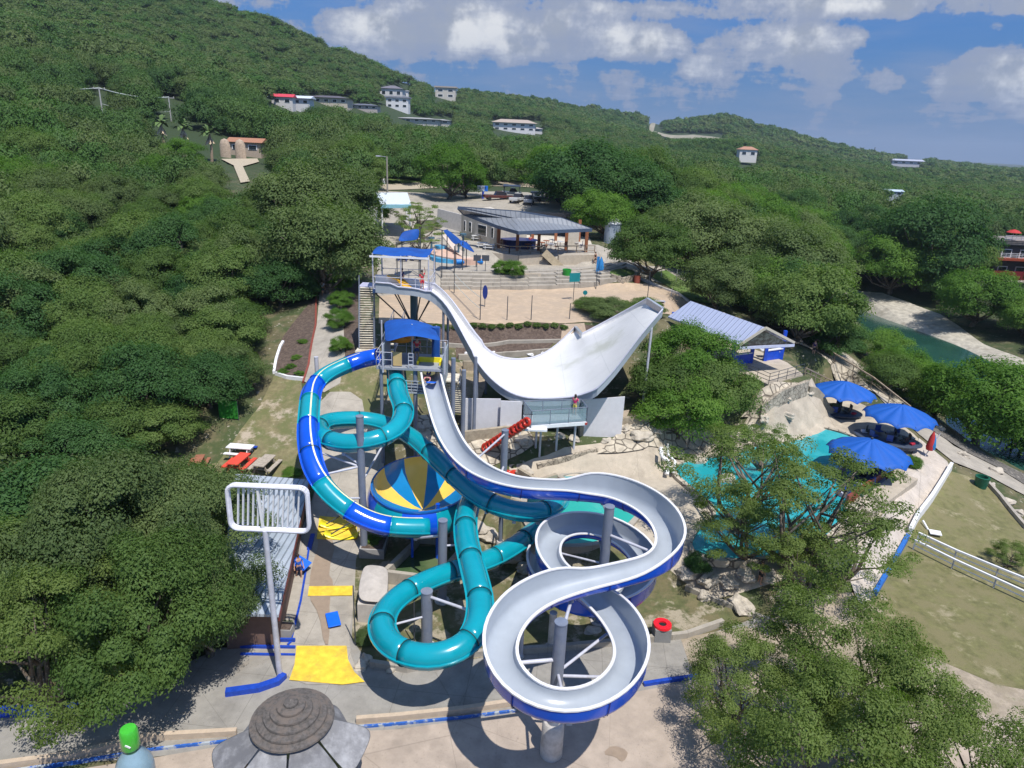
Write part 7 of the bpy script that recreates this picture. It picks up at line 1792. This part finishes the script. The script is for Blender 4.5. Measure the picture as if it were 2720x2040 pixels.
planter(620, 1372, .35, 'small dark planter near the blue step edges'); planter(1005, 890, .4, 'small planter pot at the left end of the white skirt wall')
b = G(1427, 1378); root = thing('ring_bin', b, 'grey square concrete bin topped with a red ring', 'bin', absolute=False); root.location = b
MB().prism([(-.45,-.45),(.45,-.45),(.45,.45),(-.45,.45)], 0, .85).build('box', mat('grey bin', (.24,.24,.24), .8), root)
mb = MB(); mb.lathe((0,0,.86), [(.20, .02), (.22, .12), (.5, .12), (.52, 0)], 22); mb.build('ring_lid', mat('scarlet plastic', (.75,.01,.02), .35, coat=.3), root, smooth=True); MB().cyl((0,0,.86), (0,0,.9), .2, n=14).build('dark_hole', mat('black hole', (.01,.01,.012), .8), root)
def mat_board(px, py, label, w_=.7, l=1.25, rz=.4, name='foam_mat'):
    b = G(px, py); o = MB().box((0,0,.05), (w_, l, .07), rz=rz).build(name, mat('vivid blue foam', (.005,.13,.72), .5), bevel=.03); o.location = b + Vector((0,0,.18)); return tag(o, label, 'mat')
mat_board(720, 1345, 'vivid blue foam mat lying askew on the walk above the yellow apron'); 
o = mat_board(652, 1236, 'vivid blue foam mat carried at the shed side', .8, 1.0, 1.2); o.location.z += .45; o.rotation_euler = (.3, .2, 0)
o = mat_board(1020, 912, 'blue float lying on the tan terrace below the skirt wall', .4, .9, 1.5)
# yellow ride tubs with dark straps
for i, (px, py, lab) in enumerate(((728,1140,'upper yellow curved tub on the yellow landing'), (738,1162,'lower yellow curved tub on the yellow landing'))):
    b = G(px, py); root = thing('yellow_tub', b, lab, 'tub', absolute=False); root.location = b; mb = MB(); vs = []
    for k in range(9):
        a = R(-70 + 140*k/8); vs += [(1.2*math.sin(a), -.35, .55 - .45*math.cos(a)), (1.2*math.sin(a), .35, .55 - .45*math.cos(a))]
    mb.add(vs, [(2*k, 2*k+2, 2*k+3, 2*k+1) for k in range(8)]); mb.build('tub_shell', mat('bright yellow plastic', (.85,.72,.02), .35), root, smooth='all', solid=.05)
    MB().bar((-.6,-.4,.5), (.5,.5,.9), .06, .06).build('strap', STEELD, root)
for i, (px, py) in enumerate(((1415,1112),(1420,1124))):
    b = G(px, py); root = thing('yellow_float', b, ['rear', 'front'][i] + ' yellow floats piled beside the pool behind the white loop', 'float'); MB().box(b + Vector((0,0,.3)), (1.3, .4, .14), rz=.3*i).box(b + Vector((.1,.1,.5)), (1.1, .35, .12), rz=-.2).build('float_body', mat('bright yellow plastic', (.85,.72,.02), .35), root, bevel=.04)
# boulders
def boulder(px, py, s, label, group=None, m=ROCKW, seed=0):
    g = np.random.default_rng(seed + int(px)); b = G(px, py); bm = bmesh.new(); bmesh.ops.create_icosphere(bm, subdivisions=3, radius=1)
    k1, k2 = g.uniform(1.5, 3, 3), g.uniform(0, 6, 3)
    for v in bm.verts:
        d = 1 + .16*math.sin(v.co.x*k1[0]*2+k2[0]) + .13*math.sin(v.co.y*k1[1]*3+k2[1]) + .1*math.sin(v.co.z*k1[2]*3+v.co.x*4)
        v.co *= d; v.co.z *= .62
    me = bpy.data.meshes.new('boulder'); bm.to_mesh(me); bm.free(); me.materials.append(m); o = bpy.data.objects.new('boulder', me); COL.objects.link(o)
    o.location = b + Vector((0,0,s*.2)); o.scale = (s*g.uniform(.8,1.4), s*g.uniform(.7,1.2), s); o.rotation_euler = (0,0,g.uniform(0,6)); return tag(o, label, 'boulder', group)
PALE = mat('pale boulder', (.46,.41,.34), .9, var=.25, scale=2.5, bump=.5, bscale=6)
bs = [(895,905,.5),(910,930,.6),(925,950,.5),(880,950,.4),(940,925,.45),(905,965,.6),(930,975,.5),(1030,1150,.9),(1062,1162,.7),(1150,1185,.6),(1105,1205,.7),(1135,1230,.6),(1000,1180,.5),(1130,1020,.8),(1430,975,.8),(1470,985,.7),(1505,1000,.9),(1550,985,.8),(1590,990,.7),(1480,1240,.8),(1530,1255,.9),(1575,1262,.7),(1610,1245,.8),(1660,1250,.9),(1720,1230,1.0),(1770,1205,.9),(1825,1130,1.1),(1845,1105,.9),(1700,900,.7),(1650,905,.8),(1620,925,.9),(1590,945,.8),(1570,1040,.9),(1520,1290,.7),(1600,1310,.8),(1700,1295,.8),(1780,1280,.9),(1420,930,.7),(1385,945,.8),(1350,930,.6),(1310,955,.5),(1000,1405,.4),(850,1445,.4),(1060,1345,.5),(1280,1365,.4),(780,1440,.4),(790,1425,.35),(1185,910,.3),(1240,950,.5),(1210,945,.5),(1130,955,.6),(1660,870,.6),(1700,862,.5),(1750,850,.5),(1870,860,.6),(1925,880,.7),(1985,905,.7),(2030,930,.8),(2080,985,.7),(2150,1020,.8),(2140,1050,.5),(2175,1085,.6),(2200,1110,.6)]
for i, (a, b, s) in enumerate(bs):
    s *= .72 if a > 1400 else .9
    boulder(a, b, s, 'pale limestone boulder ' + ('on the rocks between tall column and open slide' if a < 970 and b < 1000 else 'in the slide yard under the tubes' if a < 1400 and b > 1100 else 'on the tan terrace below the half pipe' if a < 1400 else 'on the rocky rim left and behind the lagoon' if b < 1050 and a < 1760 else 'on the near rocky rim of the lagoon' if b > 1050 and a < 1850 else 'along the creek path at the right'), 'limestone boulders of the park', PALE, i)
for i in range(7):
    a, b = 1010 + i*27, 764 + (i % 2)*2; boulder(a, b, .28, 'small white stone set along the edge of the dark planting bed', 'white stones along the planting bed', WHITEP, i)
wallobj2 = lambda pxs, h, m, label, th=.3: strip('garden_wall', pxs, th, h, m, label, 'wall')
TANW = mat('tan block wall', (.34,.29,.22), .9, var=.25, scale=3, bump=.3, bscale=8)
wallobj2([(948,745),(1100,741),(1215,739)], .3, CONC, 'pale upper edge of the dark planting bed'); wallobj2([(990,775),(1090,770),(1195,762)], .45, CONC, 'pale lower edge of the dark planting bed')
wallobj2([(1000,800),(1060,797),(1140,792)], .9, TANW, 'tan block wall behind the bottom of the half pipe')
wallobj2([(1000,955),(1060,948),(1120,940)], .9, TANW, 'tan block wall left of the viewing deck stairs'); wallobj2([(1250,940),(1330,925),(1400,915)], .8, TANW, 'tan block wall right of the viewing deck')
wallobj2([(1120,1040),(1160,1065),(1200,1052)], 1.1, TANW, 'tan parapet with mesh beside the splash pool'); wallobj2([(1160,1010),(1230,990),(1290,975)], .3, STONEW, 'low stone edge below the viewing deck')
wallobj2([(1640,905),(1680,875),(1740,850)], 1.3, STONEW, 'stone retaining wall below the pavilion terrace'); wallobj2([(1745,850),(1800,900)], .7, TANW, 'stepped stone wall beside the rearmost parasol')
wallobj2([(1320,603),(1345,612),(1372,606),(1380,596)], .7, STONEW, 'stone rim of the round green mound'); wallobj2([(1385,605),(1440,628),(1490,655),(1500,668)], .3, PIER, 'pale edging round the right end of the sand court')
b = G(1375, 611); root = thing('fire_barrel', b, 'rusty red brown barrel beside the round green mound', 'barrel'); MB().cyl(b, b + Vector((0,0,.9)), .42, n=14).build('barrel_body', mat('rust', (.22,.05,.03), .7), root, smooth=True)
for (px, py, lab) in ((1224,598,'bright green round bin at the foot of the tan stair'), (2117,1052,'dark green bin at the lawn corner')):
    b = G(px, py); root = thing('bin', b, lab, 'bin'); MB().lathe(b, [(.45,0),(.55,.9),(.56,.95),(.4,.96),(.38,.6)], 14).build('bin_body', mat('bright green plastic', (.01,.28,.03), .4) if 'bright' in lab else mat('deep green plastic', (.01,.10,.06), .4), root, smooth=True)
# small canoe/driftwood and planks at the court
b = G(1420, 655); root = thing('beach_lounger', b, 'pale collapsed lounger on the sand court right of the half pipe tip', 'lounger'); MB().box(b + Vector((0,0,.3)), (1.9,.6,.06), rz=.3, ry=.1).build('bed', STEELL, root); MB().box(b + Vector((.8,.2,.15)), (.06,.5,.3)).box(b + Vector((-.8,-.2,.15)), (.06,.5,.3)).build('legs', STEELL, root)
# footbridge / blue white flume at lagoon edge
b = G(1440, 985); root = thing('white_flume', b, 'small white plastic flume curving down into the lagoon', 'small slide'); pts = [Wz(1428, 968, 3.6), Wz(1430, 985, 3.3), Wz(1445, 1000, 2.9), Wz(1440, 1025, 2.3)]
mb = MB(); mb.path([Vector(p[:3]) for p in catmull([tuple(p) for p in pts], .2)], .16, 8); mb.build('flume', WHITEP, root, smooth=True); MB().path([p + Vector((.5,.1,.1)) for p in pts], .09, 6).build('handrail', WHITEP, root, smooth=True); MB().cyl((b.x, b.y, b.z-.2), (b.x, b.y, 3.2), .06, n=6).build('post', WHITEP, root)
# oars / dark canoe boards on the tan terrace
for i, (x0_, y0_, x1_, y1_, lab) in enumerate(((1003,908,1022,885,'dark paddle leaning on the skirt wall'), (993,920,1028,918,'navy board lying on the tan terrace'))):
    a, b = G(x0_, y0_), G(x1_, y1_); o = MB().bar(a + Vector((0,0,.3)), b + Vector((0,0,.6 if i == 0 else .3)), .3, .07).build('paddle_board', mat('navy plastic', (.008,.015,.06), .35)); tag(o, lab, 'board')
# furniture around the terrace
for i, (px, py, c) in enumerate(((885,560,(.6,.6,.6)),(900,563,(.02,.06,.35)),(912,560,(.6,.6,.6)),(870,563,(.02,.06,.35)),(1042,536,(.6,.6,.6)),(1030,520,(.6,.6,.6)),(1045,522,(.2,.15,.1)),(1056,540,(.6,.6,.6)))):
    b = G(px, py); root = thing('terrace_table', b, ['white', 'blue'][c[0] < .1] + ' table with two benches on the terrace near the splash pad', 'table', 'tables on the terrace near the splash pad', absolute=False); root.location = b; m = mat('tb %.2f' % c[0], c, .5)
    MB().box((0,0,.74), (1.5,.8,.06)).build('tabletop', m, root)
    for s_ in (-.7,.7): MB().box((0,s_,.44), (1.5,.3,.05)).build('bench', m, root)
    MB().box((-.5,0,.37), (.08,.7,.74)).box((.5,0,.37), (.08,.7,.74)).build('leg_frame', m, root)
# ================================================================== people
SKIN = mat('skin', (.50, .29, .20), .6, var=.05); HAIR = mat('dark hair', (.035, .022, .016), .7)
def skinned(name, verts, edges, radii, m, parent, root_i=0, sub=2):
    me = bpy.data.meshes.new(name); me.from_pydata(verts, edges, []); me.update(); o = bpy.data.objects.new(name, me); COL.objects.link(o); me.materials.append(m)
    sk = o.modifiers.new('skin', 'SKIN'); sk.use_smooth_shade = True
    for i, r_ in enumerate(radii): me.skin_vertices[0].data[i].radius = (r_, r_) if not isinstance(r_, tuple) else r_
    for i in range(len(radii)): me.skin_vertices[0].data[i].use_root = (i == root_i)
    ss = o.modifiers.new('sub', 'SUBSURF'); ss.levels = 1; ss.render_levels = sub
    o.parent = parent; return o
def person(px, py, label, top, bottom, h=1.7, rz=0.0, pose='stand', base=None, pitch=None, hairm=None, sex='m'):
    b = base if base is not None else G(px, py)
    root = thing('person', b, label, 'person', absolute=False); root.location = b; root.rotation_euler = pitch if pitch else (0, 0, rz); k = h/1.72; root.scale = (k, k, k)
    # joints, facing -y
    hip = .92; sh = 1.42
    if pose == 'walk': LL = [(.09,0,.9), (.10,-.14,.50), (.10,-.05,.08), (.10,-.20,.04)]; RL = [(-.09,0,.9), (-.10,.06,.50), (-.10,.28,.14), (-.10,.18,.04)]
    elif pose == 'lie': LL = [(.09,0,.9), (.11,-.02,.48), (.11,0,.08), (.11,-.12,.03)]; RL = [(-.09,0,.9), (-.13,-.02,.48), (-.14,0,.08), (-.14,-.12,.03)]
    else: LL = [(.09,0,.9), (.11,-.02,.48), (.12,.02,.08), (.13,-.13,.04)]; RL = [(-.09,0,.9), (-.11,0,.48), (-.12,.03,.08), (-.14,-.12,.04)]
    if pose == 'phone': LA = [(.19,0,sh-.02), (.26,-.06,1.16), (.14,-.30,1.30)]; RA = [(-.19,0,sh-.02), (-.27,-.03,1.14), (-.16,-.26,1.22)]
    elif pose == 'up': LA = [(.19,0,sh-.02), (.28,-.03,1.62), (.22,-.05,1.86)]; RA = [(-.19,0,sh-.02), (-.27,.02,1.14), (-.28,-.08,.90)]
    elif pose == 'lie': LA = [(.19,0,sh-.02), (.25,-.06,1.66), (.14,-.08,1.88)]; RA = [(-.19,0,sh-.02), (-.25,-.06,1.66), (-.14,-.08,1.88)]
    else: LA = [(.19,0,sh-.02), (.26,.02,1.14), (.27,-.09,.90)]; RA = [(-.19,0,sh-.02), (-.26,.03,1.14), (-.28,-.06,.90)]
    V = [(0,0,.96), (0,0,1.14), (0,0,1.36), (0,.0,1.50), (0,-.01,1.60), (0,-.015,1.70)]; E = [(0,1),(1,2),(2,3),(3,4),(4,5)]
    rad = [(.145,.11), (.13,.095), (.155,.10), (.055,.055), (.078,.09), (.07,.08)]
    def limb(P, at, rs):
        last = at
        for p, r_ in zip(P, rs): V.append(p); E.append((last, len(V)-1)); rad.append(r_); last = len(V)-1
        return last
    limb(LL, 0, [.085,.058,.040,.035]); limb(RL, 0, [.085,.058,.040,.035])
    for P, sg in ((LA, 1), (RA, -1)):
        w_ = limb(P, 2, [.052,.040,.028])
        e = Vector(P[2]); d = (e - Vector(P[1])).normalized(); s_ = d.cross(Vector((0,1,0))).normalized() if abs(d.y) < .9 else Vector((1,0,0))
        V.append(tuple(e + d*.07)); E.append((w_, len(V)-1)); rad.append((.036,.018)); pm = len(V)-1
        for f, (o_, l) in enumerate(((-.028,.070), (-.010,.082), (.009,.078), (.026,.062))):
            V.append(tuple(e + d*.09 + s_*o_)); E.append((pm, len(V)-1)); rad.append(.0095); V.append(tuple(e + d*(.09+l) + s_*o_*1.25 + Vector((0,-.012,0)))); E.append((len(V)-2, len(V)-1)); rad.append(.0075)
        V.append(tuple(e + d*.055 + s_*(-.05))); E.append((w_, len(V)-1)); rad.append(.010)
    body = skinned('body', V, E, rad, SKIN, root)
    # shirt and shorts follow the limbs
    V2 = [(0,0,.98), (0,0,1.14), (0,0,1.36), (0,0,1.47)]; E2 = [(0,1),(1,2),(2,3)]; r2 = [(.162,.125), (.148,.112), (.172,.118), (.075,.07)]
    for P in (LA, RA):
        a = Vector(P[0]); c = a.lerp(Vector(P[1]), .6); V2 += [tuple(a), tuple(c)]; E2 += [(2, len(V2)-2), (len(V2)-2, len(V2)-1)]; r2 += [.068, .060]
    skinned('shirt', V2, E2, r2, top, root)
    V3_ = [(0,0,1.0), (0,0,.92)]; E3 = [(0,1)]; r3 = [(.158,.122), (.155,.122)]
    for P in (LL, RL):
        a = Vector(P[0]); c = a.lerp(Vector(P[1]), .75); V3_ += [tuple(a), tuple(c)]; E3 += [(1, len(V3_)-2), (len(V3_)-2, len(V3_)-1)]; r3 += [.102, .085]
    skinned('shorts', V3_, E3, r3, bottom, root)
    hb = MB(); hb.lathe((0,.012,1.655), [(.092,-.05 if sex == 'm' else -.16), (.098,.02), (.085,.075), (.05,.112), (.005,.122)], 14, sy=1.05); hb.build('hair', hairm or HAIR, root, smooth='all')
    for sx in (-.03, .03): MB().lathe((sx,-.098,1.655), [(.001,.009),(.010,.004),(.010,-.004),(.001,-.009)], 8).build('eye', mat('eye', (.02,.02,.02), .3), root)
    MB().add([(-.014,-.098,1.615), (.014,-.098,1.615), (0,-.098,1.655), (0,-.122,1.618)], [(0,1,3), (1,2,3), (2,0,3), (0,2,1)]).build('nose', SKIN, root)
    MB().box((0,-.094,1.590), (.045,.012,.010)).build('mouth', mat('lips', (.30,.09,.08), .6), root)
    return root
cl = lambda n, c: mat('cloth ' + n, c, .85, var=.08)
PINK_, YELC, RED_, WHT, NVY, BLK, GRY, BLU = cl('magenta', (.62,.02,.16)), cl('yellow', (.62,.55,.12)), cl('red', (.55,.03,.05)), cl('white', (.62,.62,.64)), cl('navy', (.02,.03,.12)), cl('black', (.02,.02,.025)), cl('grey', (.28,.28,.30)), cl('blue', (.02,.10,.50))
d0 = Wz(1241, 899, DZ); person(0, 0, 'person in a magenta top and yellow shorts standing on the viewing deck', PINK_, YELC, 1.62, 2.6, 'phone', base=Vector((d0.x, d0.y+.25, DZ)), sex='f')
t0 = Wz(914, 634, TH[0]); person(0, 0, 'person in red standing at the front corner of the tallest tower', RED_, RED_, 1.72, .6, 'up', base=Vector((t0.x-.25, TH[3]+.45, TH[0])))
t0 = Wz(866, 625, TH[0]); person(0, 0, 'person in navy waiting at the middle of the tallest tower', NVY, BLK, 1.68, -.7, 'stand', base=Vector((t0.x, TH[3]+1.2, TH[0])))
c0 = Wz(906, 765, 10.4); person(0, 0, 'person in a red and white top under the lower blue canopy', RED_, NVY, 1.72, .2, 'stand', base=Vector((c0.x, 48.6, 10.36)))
c0 = Wz(930, 800, 10.2); person(0, 0, 'swimmer lying face down in the mouth of the open slide', cl('pink suit', (.60,.22,.26)), BLU, 1.6, 0, 'lie', base=Vector((FD[0][0].x, FD[0][0].y+.1, FD[0][0].z-.15)), pitch=(R(98), 0, 0))
w0 = FD[6][0]; o = MB().box((0,0,0), (.62,1.0,.10)).build('ride_mat', mat('vivid blue foam', (.005,.13,.72), .5), bevel=.03); o.location = FD[5][0] + Vector((0,0,-.22)); o.rotation_euler = (R(-18), 0, 0); tag(o, 'vivid blue ride mat under the hands of the swimmer on the open slide', 'mat')
person(697, 640, 'person in a white top and navy shorts walking on the upper walkway', WHT, NVY, 1.7, 3.0, 'walk')
person(703, 625, 'person in grey walking farther up the walkway', GRY, BLU, 1.7, 2.9, 'walk')
person(647, 1250, 'person in blue carrying a foam mat beside the ribbed shed', BLU, NVY, 1.7, .6, 'walk')
person(1120, 912, 'person in pale clothes bending by the deck stairs', cl('olive', (.30,.27,.20)), GRY, 1.7, 1.2, 'walk')
person(1756, 768, 'person in dark purple standing on the grass right of the pavilion', cl('purple', (.05,.02,.12)), BLK, 1.7, .3, 'stand')
q = Wz(1145, 538, 11.62); person(0, 0, 'person in red seated height behind the restaurant rail', RED_, BLK, 1.7, 0, 'stand', base=Vector((q.x, q.y+1.2, 11.64)))
person(1285, 572, 'person in black beside the azure banner on the terrace', BLK, BLK, 1.7, .9, 'walk')
person(1640, 1262, 'person in navy under the airy trees by the garden rocks', NVY, BLK, 1.65, 1.9, 'stand')
build_forest()
build_ground()
# the air over the valley
def haze():
    m = bpy.data.materials.new('air'); m.use_nodes = True; nt = m.node_tree; nt.nodes.clear(); out = nd(nt, 'ShaderNodeOutputMaterial')
    pvn = nd(nt, 'ShaderNodeVolumePrincipled', ins={'Color': (0.70, 0.82, 1.0, 1), 'Density': HAZE, 'Anisotropy': 0.2}); nt.links.new(pvn.outputs[0], out.inputs['Volume'])
    zt = float(HZ.max()) + 45
    o = MB().box((0, 3700, (zt - 40)/2), (9100, 8700, zt + 40)).build('haze', m); o['kind'] = 'stuff'; o['label'] = 'thin bluish summer haze over the valley'
HAZE = 0.00012
haze()
